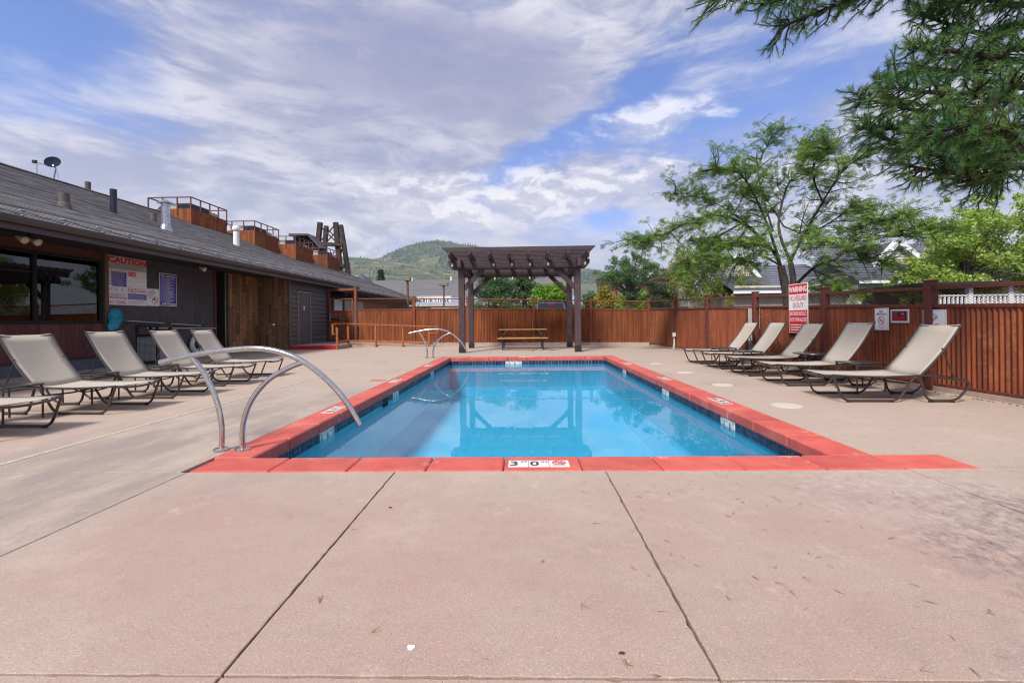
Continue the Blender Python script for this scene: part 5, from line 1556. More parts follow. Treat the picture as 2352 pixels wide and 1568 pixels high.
# ------------------------------------------------------------------ hills
def crest_interp(prof, D):
    us = np.array([p[0] for p in prof], float); vs_ = np.array([p[1] for p in prof], float)
    xs = []; zs = []
    for u, v in zip(us, vs_):
        q = at(u, v, D); xs.append(q.x / D); zs.append(q.z)
    return np.array(xs), np.array(zs)
def vnoise(x, y, seed):
    """smooth value noise on arrays"""
    g = np.random.default_rng(seed).random((64, 64))
    xi, yi = np.floor(x).astype(int), np.floor(y).astype(int); fx, fy = x - xi, y - yi
    fx, fy = fx * fx * (3 - 2 * fx), fy * fy * (3 - 2 * fy)
    G = lambda a, b: g[a % 64, b % 64]
    return (G(xi, yi) * (1 - fx) + G(xi + 1, yi) * fx) * (1 - fy) + (G(xi, yi + 1) * (1 - fx) + G(xi + 1, yi + 1) * fx) * fy
def fbm(x, y, seed, o=5):
    r = 0; a = .5
    for k in range(o): r = r + a * vnoise(x * 2 ** k, y * 2 ** k, seed + k); a *= .5
    return r
def hill_mat(name, pal):
    m = bpy.data.materials.new(name); m.use_nodes = True; t = m.node_tree; b = t.nodes['Principled BSDF']
    g = t.nodes.new('ShaderNodeNewGeometry'); pos = g.outputs['Position']
    n1 = noise(t, pos, .0042, 6, .6); n2 = noise(t, mapping(t, pos, loc=(400, 90, 20)), .018, 7, .7); n3 = noise(t, pos, .05, 4, .7)
    col = mixrgb(t, n1.ss(.40, .60), pal[0], pal[1])
    col = mixrgb(t, (n2 * .7 + n3 * .3).ss(.50, .60) * .9, col, pal[2])
    col = mixrgb(t, (noise(t, mapping(t, pos, loc=(90, 700, 0)), .009, 6, .7) * .7 + n3 * .3).ss(.55, .64) * .75, col, pal[3])
    col = mixrgb(t, n3.ss(.42, .62) * .5, col, pal[4])
    t.links.new(col, b.inputs['Base Color']); b.inputs['Roughness'].default_value = 1; b.inputs['Specular IOR Level'].default_value = .1
    bn = t.nodes.new('ShaderNodeBump'); bn.inputs['Distance'].default_value = 6; t.links.new(n3.k, bn.inputs['Height']); t.links.new(bn.outputs[0], b.inputs['Normal'])
    return m
def hill(name, prof, Dc, Dn, Df, seed, mat, rough):
    xs, zs = crest_interp(prof, Dc)
    na, nd = 260, 60
    T = np.linspace(xs[0], xs[-1], na); Dd = np.linspace(Dn, Df, nd)
    TT, DD = np.meshgrid(T, Dd)
    cr = np.interp(TT, xs, zs)
    s = np.where(DD < Dc, (DD - Dn) / (Dc - Dn), 1 - (DD - Dc) / (Df - Dc) * 1.0)
    s = np.clip(s, 0, 1); prof_s = np.where(DD < Dc, s ** .85, s)
    X = TT * DD
    Z = -2 + (cr + 2) * prof_s + rough * (fbm(X / 220, DD / 220, seed) - .5) * np.clip(s * 1.2, 0, 1) * (1 - .75 * (np.abs(DD - Dc) < 60))
    V = np.stack([X.ravel(), DD.ravel(), Z.ravel()], 1)
    i, j = np.meshgrid(np.arange(na - 1), np.arange(nd - 1)); a = (j * na + i).ravel()
    Fc = np.stack([a, a + 1, a + 1 + na, a + na], 1)
    o = np_mesh(name, V, Fc, mat, smooth=True); tag(o, kind='structure')
    return lambda x, y: None, (X, DD, Z, TT, s)
HM1 = hill_mat('hill_near', ((.070, .105, .065), (.125, .140, .085), (.34, .27, .21), (.27, .15, .12), (.04, .07, .05)))
HM2 = hill_mat('hill_far', ((.045, .085, .055), (.14, .15, .08), (.32, .22, .12), (.10, .17, .06), (.025, .06, .045)))
prof1 = [(-900, 640), (-300, 612), (200, 600), (600, 592), (760, 588), (820, 590), (900, 600), (980, 610), (1060, 622), (1140, 640), (1250, 665), (1400, 700), (1500, 724), (2400, 730), (3200, 735)]
prof2 = [(-900, 660), (300, 650), (700, 632), (800, 612), (850, 598), (885, 588), (905, 576), (940, 563), (970, 556), (1000, 552), (1030, 556), (1055, 562), (1090, 565), (1140, 575), (1220, 598), (1300, 612), (1345, 618), (1400, 626), (1450, 641), (1500, 656), (1600, 672), (1800, 690), (2200, 705), (3200, 712)]
_, H2 = hill('mountain', prof2, 3000, 1900, 4200, 21, HM2, 60)
_, H1 = hill('hill', prof1, 1700, 700, 2300, 5, HM1, 34)
def conifers(H, n, seed, cond, hmin, hmax, name):
    X, Dd, Z, TT, s = H
    g = np.random.default_rng(seed)
    na = X.shape[1]; nd = X.shape[0]
    fi = g.random(n * 12) * (na - 1.001); fj = g.random(n * 12) * (nd - 1.001)
    i, j = fi.astype(int), fj.astype(int); fx, fy = fi - i, fj - j
    S_ = lambda A: A[j, i] * (1 - fx) * (1 - fy) + A[j, i + 1] * fx * (1 - fy) + A[j + 1, i] * (1 - fx) * fy + A[j + 1, i + 1] * fx * fy
    x, y, z, ss_, tt = S_(X), S_(Dd), S_(Z), S_(s), S_(TT)
    keep = cond(x, y, z, ss_, tt)
    x, y, z = x[keep][:n], y[keep][:n], z[keep][:n]
    k = len(x); h = g.uniform(hmin, hmax, k); r_ = h * g.uniform(.16, .26, k)
    V = np.zeros((k, 6, 3)); 
    for q in range(5):
        a_ = q * 2 * np.pi / 5
        V[:, q, 0] = x + r_ * np.cos(a_); V[:, q, 1] = y + r_ * np.sin(a_); V[:, q, 2] = z - 1
    V[:, 5, 0] = x; V[:, 5, 1] = y; V[:, 5, 2] = z + h
    base = np.arange(k)[:, None, None] * 6
    Fc = (np.array([[q, (q + 1) % 5, 5] for q in range(5)])[None] + base).reshape(-1, 3)
    o = np_mesh(name, V.reshape(-1, 3), Fc, pm(name + '_mat', (.018, .042, .022), (.035, .06, .028), .01, 1, world_co=True))
    return tag(o, 'dark conifer wood scattered over the ' + ('mountain peak' if 'mountain' in name else 'hill slope'), 'wood', kind='stuff')
def tpx(u): return at(u, 700, 1000).x / 1000
c2 = lambda x, y, z, s, t: (y < 3080) & (((fbm(x / 130, y / 130, 3) > np.where(t > tpx(985), .40, .50)) & (t > tpx(900)) & (z > 200)) | ((y > 2930) & (t > tpx(880)))) & (t > tpx(820)) & (t < tpx(1520))
conifers(H2, 14000, 4, c2, 8, 19, 'mountain_forest')
c1 = lambda x, y, z, s, t: (y < 1760) & ((fbm(x / 90, y / 90, 8) > .60) | (y > 1665)) & (t > tpx(560)) & (t < tpx(1150))
conifers(H1, 1500, 9, c1, 5, 10, 'hill_forest')

# ------------------------------------------------------------------ restaurant behind the back fence
rb = empty('restaurant', label='long low cream building with grey roof beyond the parking lot', cat='building')
Yb = 62.0
P = lambda u, v, Y=Yb: at(u, v, Y)
xl, xr = P(846, 690).x - 6, P(1330, 690).x
ze, zr_ = P(1000, 712).z, P(950, 646, 70).z
zw = P(1000, 712).z
zeave = P(1000, 713).z
ZE = P(1000, 700).z; ZR = P(950, 643, 72).z
MB().box((xl, Yb, -.1), (xr, Yb + 14, ZE - .25)).build('wall', M_siding, rb)
m = MB(); m.quad((xl - .6, Yb - .9, ZE), (xr + .6, Yb - .9, ZE), (xr + .6, 72, ZR), (xl - .6, 72, ZR)); m.quad((xl - .6, 72, ZR), (xr + .6, 72, ZR), (xr + .6, 84, ZE), (xl - .6, 84, ZE))
m.build('roof', pm('grey_roof', (.145, .135, .145), (.115, .108, .115), .8, .95, world_co=True, stretch=(.3, 2, 2)), rb)
MB().box((xl - .6, Yb - .98, ZE - .22), (xr + .6, Yb - .905, ZE + .03)).build('fascia', M_siding, rb)
MB().quad((xl - .6, Yb - .95, ZE + .035), (xr + .6, Yb - .95, ZE + .035), (xr + .6, Yb + 1.6, ZE + .035 + 2.55 * (ZR - ZE) / 10.9), (xl - .6, Yb + 1.6, ZE + .035 + 2.55 * (ZR - ZE) / 10.9)).build('metal_edge', pm('pale_metal', (.30, .34, .42), (.26, .29, .37), .5, .6), rb)
for u in (1115, 1147, 1190, 1212, 1232, 1262):
    a_, b_ = P(u, 733), P(u + 12, 722)
    w = MB().box((a_.x, Yb - .04, P(u, 716).z - 1.1), (b_.x, Yb - .002, P(u, 716).z)).build('window', M_glass_dark, rb)
for u in (946, 1336 - 300):
    q = P(u, 650, 71); MB().box((q.x - .10, 71, ZR - .3), (q.x + .10, 71.2, ZR + .35)).build('roof_vent', M_pvc, rb)
sx0, sx1 = P(958, 700, Yb - .2).x, P(1037, 700, Yb - .2).x
zt, zb = P(1000, 680, Yb).z, P(1000, 704, Yb).z
gs = board('restaurant_sign', frame((sx0, Yb - .2, zb), (1, 0, 0), (0, 0, 1)), sx1 - sx0, zt - zb, 'white GRUB STEAK sign board on the wall of the cream building')
ww, hh = sx1 - sx0, zt - zb
border(gs, .05, .05, ww - .05, hh - .05, .05, M_black, .004)
text('GRUB STEAK', hh * .62, M_black, gs, (ww / 2, hh * .34, .01), align='CENTER', bold=.018, sx=ww / (hh * .62) / 6.6, spacing=1.05)
rect('rule_line', ww * .25, hh * .16, ww * .75, hh * .19, M_black, gs, .01); small_lines(gs, ww * .38, ww * .62, hh * .2, hh * .3, 1, M_grey, .01, .7)
# gabled neighbour roof peeping over the long roof
pk = empty('gable_roof_house', label='small grey pyramid roof peeping over the shingle roof below the hill', cat='house')
a_, b_, c_ = at(806, 668, 66), at(860, 668, 66), at(828, 627, 70)
MB().poly([a_, b_, c_]).poly([b_, (b_.x, 76, b_.z), c_]).poly([(a_.x, 76, a_.z), a_, c_]).build('roof', M_slate, pk)
MB().box((a_.x + .2, 66.3, 0), (b_.x - .2, 76, a_.z)).build('wall', M_siding, pk)

# lamp posts
def lamp(u, vtop, Y, label, w=1.05):
    q = at(u, vtop, Y)
    e = empty('street_lamp', (q.x, Y, -.12), label=label, cat='street lamp', group='parking lot lamp posts')
    h = q.z + .12
    MB().tube([(0, 0, 0), (0, 0, h - .1)], .10, 8).build('pole', M_trim, e, smooth=True)
    MB().box((-w / 2, -.3, h - .12), (w / 2, .3, h + .22)).build('lamp_head', M_doorframe, e, bevel=.03)
    return e
lamp(936, 642, 40, 'tall tan box-head lamp post in front of the restaurant roof, taller of the pair', .6)
lamp(1019, 654, 52, 'shorter tan box-head lamp post in front of the GRUB STEAK sign')
q = at(1291, 648, 48)
e = empty('street_lamp', (q.x, 48, -.12), label='thin dark lamp post with side arm between the pergola posts', cat='street lamp', group='parking lot lamp posts')
MB().tube([(0, 0, 0), (0, 0, q.z + .1)], .09, 8).build('pole', M_iron, e); MB().tube([(0, 0, q.z + .1), (-.9, 0, q.z + .15)], .06, 6).build('arm', M_iron, e)

# ------------------------------------------------------------------ cars
def car(name, label, p, rz, paint, L=4.8, W=1.85, H=1.75, rack=False, group='parked cars beyond the fence'):
    e = empty(name, p, rz, label, 'car', group)
    pm_ = pm(name + '_paint', paint, None, rough=.25, coat=.8, metal=.2)
    # local x forward, body lofted across y
    belt = H * .55
    side = [(-L / 2, .35), (-L / 2, belt * .98), (-L / 2 + .12, belt), (L * .22, belt), (L / 2 - .25, belt * .80), (L / 2, belt * .6), (L / 2, .35)]
    m = MB(); n = len(side)
    for y, k in ((-W / 2, 1), (W / 2, 1)):
        m.v += [(x, y * (.97 if z > belt * .9 else 1), z) for x, z in side]
    m.f.append(tuple(range(n))); m.f.append(tuple(reversed(range(n, 2 * n))))
    for i in range(n): m.f.append((i, (i + 1) % n, n + (i + 1) % n, n + i)[::-1])
    m.build('body', pm_, e, bevel=.06)
    x0, x1, x2, x3 = -L / 2 + .10, -L / 2 + .45, L * .10, L * .26
    wb, wt = W / 2 * .95, W / 2 * .76
    V = [(x0, -wb, belt), (x3, -wb, belt), (x3, wb, belt), (x0, wb, belt), (x1, -wt, H - .07), (x2, -wt, H - .07), (x2, wt, H - .07), (x1, wt, H - .07)]
    m = MB(); m.v = V; m.f = [(0, 1, 5, 4), (1, 2, 6, 5), (2, 3, 7, 6), (3, 0, 4, 7)]
    m.build('window_band', M_glass_dark, e)
    m = MB().box((x1 - .03, -wt - .02, H - .068), (x2 + .05, wt + .02, H)); m.build('roof', pm_, e, bevel=.05)
    for a_, b_ in ((0, 4), (1, 5), (2, 6), (3, 7)):
        pa, pb = Vector(V[a_]), Vector(V[b_]); off = Vector((0, .015 if pa.y > 0 else -.015, 0))
        MB().beam(pa + off, pb + off, .09, .07, (0, 1, 0)).build('pillar', pm_, e)
    for y in (-1, 1): MB().beam(((x0 + x3) * .45, y * (wb + .006), belt), ((x1 + x2) * .45, y * (wt + .01), H - .07), .09, .03, (0, 1, 0)).build('pillar', pm_, e)
    for x in (-L * .31, L * .31):
        for y in (-1, 1):
            w_ = MB().lathe([(.0, -.1), (.33, -.1), (.34, -.06), (.34, .06), (.33, .1), (0, .1)], 20, (x, y * (W / 2 - .1), .34), Matrix.Rotation(R(90), 3, 'X')).build('wheel', M_tyre, e, smooth=True)
            MB().lathe([(.20, 0), (.18, .02), (0, .03)], 16, (x, y * (W / 2 + .0), .34), Matrix.Rotation(R(-90 * y), 3, 'X')).build('rim', M_chrome, w_)
    for y in (-1, 1):
        MB().cbox((-L / 2 - .004, y * (W / 2 - .14), belt * .86), (.03, .16, .30)).build('tail_light', M_red, e)
        MB().cbox((L / 2 - .04, y * (W / 2 - .25), belt * .62), (.10, .32, .14)).build('headlight', M_glassbulb, e)
    if rack:
        for y in (-1, 1):
            MB().tube(fillet([(x1 + .1, y * (wt - .08), H), (x1 + .25, y * (wt - .08), H + .09), (x2 - .1, y * (wt - .08), H + .09), (x2, y * (wt - .08), H)], .1, 3), .02, 6).build('roof_rail', M_iron, e)
        for x in (x1 + .5, x2 - .5): MB().tube([(x, -wt + .08, H + .09), (x, wt - .08, H + .09)], .016, 6).build('cross_bar', M_iron, e)
        MB().cbox((x1 - .06, 0, H - .10), (.05, .34, .05)).build('brake_light', M_red, e)
    return e
q = at(1264, 738, 27.0)
cv = car('minivan', 'dark violet minivan with roof rails and white window lettering behind the back fence', (q.x + .05, 29.2, -.12), R(90), (.10, .09, .26), 4.9, 2.0, 2.30, True)
bw = frame((-2.36 + .24 * .45, 0, 1.45), (0, -1, 0), (.30, 0, .77))
tx_ = text('slack', .20, M_signwhite, cv, bold=.012, name='window_lettering'); tx_.matrix_local = frame((-4.9 / 2 + .245, .22, 1.72), (0, -1, 0), (.35, 0, .96))
q = at(1541, 738, 30); car('sport_utility_car', 'white sport utility car parked beyond the corner of the fences', (q.x, 31, -.12), R(185), (.62, .62, .64), 4.8, 1.9, 1.95, True)
q = at(1000, 738, 34); car('white_van', 'white car roof showing below the GRUB STEAK sign', (q.x, 36, -.12), R(178), (.5, .5, .5), 5.0, 2.0, 2.36)
q = at(1885, 738, 18); car('dark_car', 'dark green car behind the red warning sign and fence mesh', (q.x + .2, 19, -.12), R(100), (.03, .06, .05), 4.6, 1.8, 1.72)
q = at(1320, 738, 40); car('silver_car', 'silver car beyond the fence between pergola and crossing sign', (q.x, 42, -.12), R(175), (.45, .46, .48), 4.6, 1.85, 1.95)
q = at(1470, 738, 44); car('white_hatchback', 'white hatchback far across the lot beyond the pedestrian crossing sign', (q.x, 46, -.12), R(172), (.62, .62, .64), 4.4, 1.8, 2.0)

# pedestrian crossing sign
q = at(1404, 697, 60)
cs_ = empty('crossing_sign', (q.x, 60, -.12), label='yellow diamond pedestrian crossing sign on a thin post', cat='sign')
hz = q.z + .12
MB().tube([(0, .02, 0), (0, .02, hz + .3)], .035, 6).build('post', M_galv, cs_)
MB().prism([(0, .42), (-.42, 0), (0, -.42), (.42, 0)], .02, frame((0, -.02, hz), (1, 0, 0), (0, 0, 1))).build('diamond', M_yellow, cs_)
m = MB(); G = lambda x, z: (x, -.032, hz + z)
m.poly([(.06 * math.cos(k) , -.032, hz + .27 + .06 * math.sin(k)) for k in [i * math.pi / 4 for i in range(8)]])
for a_, b_, w in (((0, .2), (.0, -.02), .1), ((0, -.02), (-.13, -.3), .06), ((0, -.02), (.12, -.3), .06), ((0, .16), (-.15, .02), .045), ((0, .16), (.15, .03), .045)):
    d = Vector((b_[0] - a_[0], b_[1] - a_[1])).normalized(); nx, nz = -d.y * w / 2, d.x * w / 2
    m.quad(G(a_[0] - nx, a_[1] - nz), G(b_[0] - nx, b_[1] - nz), G(b_[0] + nx, b_[1] + nz), G(a_[0] + nx, a_[1] + nz))
m.build('walking_figure', M_black, cs_)
MB().box((-.4, -.035, hz - .85), (.36, -.015, hz - .5)).build('arrow_plate', M_yellow, cs_)

# ------------------------------------------------------------------ brick building far behind
bb = empty('brick_building', label='red brick building with gabled bay behind the yellow tree', cat='building')
Yk = 58
a_, b_ = at(1396, 700, Yk), at(1432, 700, Yk); z1 = at(1410, 622, Yk).z
MB().box((a_.x, Yk, 0), (b_.x, Yk + 8, z1 - .5)).build('wall', M_brick, bb)
c_ = at(1385, 700, Yk)
MB().box((c_.x, Yk - .5, 0), (a_.x + .9, Yk + 3, z1 - 1.6)).build('bay', M_brick, bb)
m = MB().poly([(c_.x - .1, Yk - .6, z1 - 1.6), (a_.x + 1.0, Yk - .6, z1 - 1.6), ((c_.x + a_.x) / 2 + .45, Yk - .6, z1 - .1)]); m.build('gable', M_brick, bb)
for dx in (.3, .9, 1.5): MB().box((a_.x + dx, Yk - .03, z1 - 2.6), (a_.x + dx + .3, Yk - .002, z1 - 1.2)).build('window', M_glass_dark, bb)
MB().box((a_.x - .2, Yk - .25, z1 - .498), (b_.x + .2, Yk + 8.2, z1 - .25)).build('cornice', M_brick, bb)
b2 = empty('hipped_roof_building', label='brown tiled hipped roof rising between the pine and the willow', cat='building')
Yh = 64
a_, b_ = at(1500, 640, Yh), at(1565, 640, Yh); zt = at(1530, 611, Yh).z; zb_ = at(1530, 640, Yh).z
m = MB()
for i in range(7):
    t0, t1 = i / 7, (i + 1) / 7; f = lambda t: (a_.x + (b_.x - a_.x) * .22 * t, b_.x - (b_.x - a_.x) * .22 * t, Yh + 3 * t, zb_ + (zt - zb_) * t)
    l0, r0, y0_, z0_ = f(t0); l1, r1, y1_, z1_ = f(t1)
    MB().quad((l0, y0_ - .08, z0_ + .06), (r0, y0_ - .08, z0_ + .06), (r1, y1_, z1_), (l1, y1_, z1_)).quad((l0, y0_ - .08, z0_ - .05), (r0, y0_ - .08, z0_ - .05), (r0, y0_ - .08, z0_ + .06), (l0, y0_ - .08, z0_ + .06)).build('tile_course', pm('brown_tile%d' % i, (.22, .135, .10), (.17, .10, .075), 2, .9), b2)
MB().box((a_.x + .3, Yh + .2, 0), (b_.x - .3, Yh + 8, zb_)).build('wall', M_brick, b2)
fw = empty('far_shop', label='pale flat-roofed shop far beyond the crossing sign', cat='building')
a_, b_ = at(1270, 700, 75), at(1400, 700, 75)
MB().box((a_.x, 75, 0), (b_.x, 85, at(1330, 684, 75).z)).build('wall', M_siding, fw); MB().box((a_.x - .3, 74.6, at(1330, 684, 75).z + .002), (b_.x + .3, 85.3, at(1330, 680, 75).z)).build('parapet', M_trim, fw)

# ------------------------------------------------------------------ houses behind the side fence
hs1 = empty('white_house', label='cream clapboard house with slate roof, gable and lattice behind the side fence', cat='house')
Yg = 25.0
def X_(u, Y=Yg): return at(u, 700, Y).x
def Z_(u, v, Y=Yg): return at(u, v, Y).z
ez1 = Z_(1880, 668); 
# long garage wing
x0, x1 = X_(1688), X_(1946)
MB().box((x0, Yg, -.1), (x1, Yg + 7, ez1 - .15)).build('wall', M_siding, hs1)
for i in range(9): MB().box((x0 - .01, Yg - .018, .2 + i * .3), (x1, Yg - .002, .2 + i * .3 + .285)).build('clapboard', M_siding, hs1)
zr1 = Z_(1850, 608, Yg + 4)
def shingled(parent, xa, xb, ya, za, yb, zb, n, over=.3):
    for i in range(n):
        t0, t1 = i / n, (i + 1.15) / n
        MB().quad((xa - over, ya + (yb - ya) * t0, za + (zb - za) * t0 + .03), (xb + over, ya + (yb - ya) * t0, za + (zb - za) * t0 + .03), (xb + over, ya + (yb - ya) * t1, za + (zb - za) * t1), (xa - over, ya + (yb - ya) * t1, za + (zb - za) * t1)).build('shingle_course', M_slate, parent)
shingled(hs1, x0, x1, Yg - .5, ez1, Yg + 4, zr1, 14)
MB().box((x0 - .3, Yg - .55, ez1 - .12), (x1 + .3, Yg - .48, ez1 + .02)).build('fascia', M_whitewood, hs1)
MB().box((X_(1745), Yg - .06, 0), (X_(1800), Yg - .02, ez1 - .75)).build('garage_door', M_whitewood, hs1)
lt = empty('lattice_screen', parent=hs1)
lattice((X_(1896), Yg - .06), (X_(1936), Yg - .06), .2, ez1 - .5, .2, ez1 - .5, M_whitewood, lt, .22, .22, .04)
# white gable behind the locust trunk
gz0, gz1 = Z_(1740, 640, Yg + 2), Z_(1722, 585, Yg + 2)
MB().box((X_(1712), Yg + 2, 0), (X_(1775), Yg + 6, gz0)).build('wall', M_siding, hs1)
MB().poly([(X_(1700), Yg + 1.95, gz0), (X_(1785), Yg + 1.95, gz0), (X_(1735), Yg + 1.95, gz1)]).build('gable', M_siding, hs1)
for a_, b_ in (((X_(1696), gz0 - .1), (X_(1735), gz1 + .05)), ((X_(1790), gz0 - .1), (X_(1735), gz1 + .05))):
    MB().beam((a_[0], Yg + 1.85, a_[1]), (b_[0], Yg + 1.85, b_[1]), .2, .25, (0, 1, 0)).build('rake_board', M_whitewood, hs1)
# main block with the clear gable
ez2 = Z_(2010, 650); x0, x1 = X_(1940), X_(2340)
MB().box((x0, Yg - 1.0, -.1), (x1, Yg + 8, ez2 - .15)).build('wall', M_siding, hs1)
for i in range(10): MB().box((x0 - .012, Yg - 1.02, .2 + i * .3), (x1, Yg - 1.002, .2 + i * .3 + .285)).build('clapboard', M_siding, hs1)
zr2 = Z_(2010, 604, Yg + 3.5)
shingled(hs1, x0, x1, Yg - 1.5, ez2, Yg + 4, zr2 + 1.2, 16)
MB().box((x0 - .3, Yg - 1.56, ez2 - .12), (x1 + .3, Yg - 1.49, ez2 + .02)).build('fascia', M_whitewood, hs1)
MB().box((X_(1975), Yg - 1.07, 0), (X_(2045), Yg - 1.025, ez2 - .9)).build('garage_door', M_whitewood, hs1)
yg = Yg + .6
gl, gr, ga = (X_(2001, yg), Z_(2001, 616, yg)), (X_(2119, yg), Z_(2119, 602, yg)), (X_(2057, yg), Z_(2057, 558, yg))
MB().poly([(gl[0] + .3, yg, gl[1] - .4), (gr[0] - .2, yg, gr[1] - .4), (gr[0] - .2, yg, gr[1]), (ga[0], yg, ga[1]), (gl[0] + .3, yg, gl[1])]).build('gable', M_siding, hs1)
for i in range(9):
    t0 = i / 9; zc = gl[1] + (ga[1] - gl[1]) * t0
    MB().box((gl[0] + .35 + (ga[0] - gl[0] - .3) * t0, yg - .02, zc), (gr[0] - .25 + (ga[0] - gr[0] + .2) * t0, yg - .002, zc + .012)).build('clapboard_shadow_gap', M_grey, hs1)
for a_, b_ in ((gl, ga), (gr, ga)):
    MB().beam((a_[0], yg - .15, a_[1]), (b_[0], yg - .15, b_[1] + .05), .26, .28, (0, 1, 0)).build('rake_board', M_whitewood, hs1)
m = MB(); m.quad((gl[0] - .2, yg - .3, gl[1]), (ga[0], yg - .3, ga[1] + .1), (ga[0], yg + 6, ga[1] + .1), (gl[0] - .2, yg + 6, gl[1])); m.quad((ga[0], yg - .3, ga[1] + .1), (gr[0] + .2, yg - .3, gr[1]), (gr[0] + .2, yg + 6, gr[1]), (ga[0], yg + 6, ga[1] + .1))
m.build('gable_roof', M_slate, hs1)
MB().box((X_(2110), yg + 2, gr[1] - 1), (X_(2400), yg + 8, gr[1] + .4)).build('upper_wall', M_siding, hs1)
m = MB().quad((X_(2100), yg + 1.6, gr[1] + .3), (X_(2420), yg + 1.6, gr[1] + .3), (X_(2420), yg + 5, ga[1] + .3), (X_(2060), yg + 5, ga[1] + .3)); m.build('upper_roof', M_slate, hs1)
# porch with white balusters
Yp = 15.6
pr = empty('porch', label='shaded porch with white baluster railing behind the side fence', cat='porch')
xa, xb = at(2128, 700, Yp).x, at(2420, 700, Yp).x
zt_, zb_ = at(2230, 676, Yp).z, at(2230, 712, Yp).z
MB().box((xa, Yp - .04, zt_ - .06), (xb, Yp + .04, zt_)).build('handrail', M_whitewood, pr); MB().box((xa, Yp - .03, zb_ - .08), (xb, Yp + .03, zb_)).build('bottom_rail', M_whitewood, pr)
x = xa
while x < xb:
    MB().box((x, Yp - .025, zb_ + .001), (x + .055, Yp + .025, zt_ - .061)).build('baluster', M_whitewood, pr); x += .14
for u in (2131, 2226, 2318): MB().box((at(u, 700, Yp).x - .07, Yp - .07, -.1), (at(u, 700, Yp).x + .07, Yp + .07, at(u, 655, Yp).z)).build('post', M_whitewood, pr)
MB().box((xa - .2, Yp - .3, at(2230, 655, Yp).z + .001), (xb, Yp + 3.2, at(2230, 648, Yp).z)).build('porch_roof', M_soffit, pr)
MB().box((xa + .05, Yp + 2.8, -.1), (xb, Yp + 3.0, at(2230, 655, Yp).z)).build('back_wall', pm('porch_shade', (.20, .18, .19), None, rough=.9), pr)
MB().box((xa, Yp + .06, -.1), (xb, Yp + 2.78, zb_ - .1)).build('porch_floor', M_acgrey, pr)

# ------------------------------------------------------------------ vegetation
def unit(v): return v / (np.linalg.norm(v, axis=-1, keepdims=True) + 1e-9)
def leaf_quads(C, L, W, g, droop=0.0, up=.0):
    """diamond leaves at points C"""
    n = len(C)
    t = unit(g.normal(size=(n, 3)) + np.array([0, 0, -droop])); b = unit(np.cross(t, g.normal(size=(n, 3)) + np.array([0, 0, up])))
    l = L * g.uniform(.7, 1.3, (n, 1)); w = W * g.uniform(.7, 1.3, (n, 1))
    V = np.stack([C - t * l / 2, C + b * w / 2, C + t * l / 2, C - b * w / 2], 1).reshape(-1, 3)
    return V
def leaves_obj(name, V, mat, parent):
    Fc = np.arange(len(V)).reshape(-1, 4)
    return np_mesh(name, V, Fc, mat, parent)
def clump_pts(c, rad, n, g):
    d = unit(g.normal(size=(n, 3))) * (g.random((n, 1)) ** .42)
    return np.array(c) + d * np.array(rad)
def tree(name, label, base, trunk_h, clumps, leafmat_, L, W, bark, r0, g_seed, group='trees beyond the fence', dens=1.0, droop=0.0, limbs=True, lean=(0, 0), cat='tree'):
    g = np.random.default_rng(g_seed)
    e = empty(name, base, label=label, cat=cat, group=group)
    b = np.array(base)
    top = np.array([lean[0], lean[1], trunk_h])
    tb = MB(); tb.tube([(0, 0, -.2), tuple(top * .5 + np.array([.05, .02, 0])), tuple(top)], [r0, r0 * .8, r0 * .45], 8)
    if limbs:
        for (c, rad, n) in clumps:
            c = np.array(c); s = top * g.uniform(.45, .95); m_ = s * .5 + c * .5 + g.normal(size=3) * .12 + np.array([0, 0, .1])
            tb.tube(spline([tuple(s), tuple(m_), tuple(c)], 3), [r0 * .28, r0 * .22, r0 * .18, r0 * .14, r0 * .10, r0 * .07, r0 * .05][:7], 5)
    tb.build('trunk', bark, e, smooth=True)
    P_ = [clump_pts(c, rad, max(4, int(n * dens)), g) for (c, rad, n) in clumps]
    V = leaf_quads(np.concatenate(P_), L, W, g, droop)
    leaves_obj('crown', V, leafmat_, e)
    return e
def blob_clumps(center, R_, n, rmin, rmax, nleaf, g, flat_=.7, shell=.35, bottom=-1.0):
    out = []
    while len(out) < n:
        d = g.normal(size=3); d /= np.linalg.norm(d)
        if d[2] < bottom: continue
        q = np.array(center) + d * np.array(R_) * (shell + (1 - shell) * g.random() ** .5)
        r_ = g.uniform(rmin, rmax); out.append((tuple(q), (r_, r_, r_ * flat_), int(nleaf * (r_ / rmax) ** 2)))
    return out
G = np.random.default_rng(5)
# two dark pines behind the pergola
for i, (u, Y, topv, wpx, sd_) in enumerate(((1135, 44, 604, 66, 31), (1205, 47, 590, 70, 32))):
    q = at(u, 738, Y); z = at(u, topv, Y).z; w = wpx * Y / F_PX
    cl = []
    g = np.random.default_rng(sd_)
    nl = 13
    for k in range(nl):
        t = k / (nl - 1); zz = 1.6 + (z - 2.0) * t; rr = w * (1 - .62 * t ** 1.6) * g.uniform(.8, 1.1)
        for j in range(7 if t < .8 else 4):
            a_ = j * 2.4 + k * 1.1 + g.uniform(-.4, .4); f_ = g.uniform(.35, .95)
            cl.append(((math.cos(a_) * rr * f_, math.sin(a_) * rr * f_, zz + g.uniform(-.25, .25)), (.75, .75, .36), 190))
    tree('pine_tree', ('bushy dark green pine behind the pergola, nearer the GRUB STEAK sign', 'bushy dark green pine behind the pergola, beside the round bright green tree')[i], (q.x, Y, -.1), z * .9, cl, M_leaf_pine2, .26, .05, M_bark_dark, .28, sd_, dens=.9)
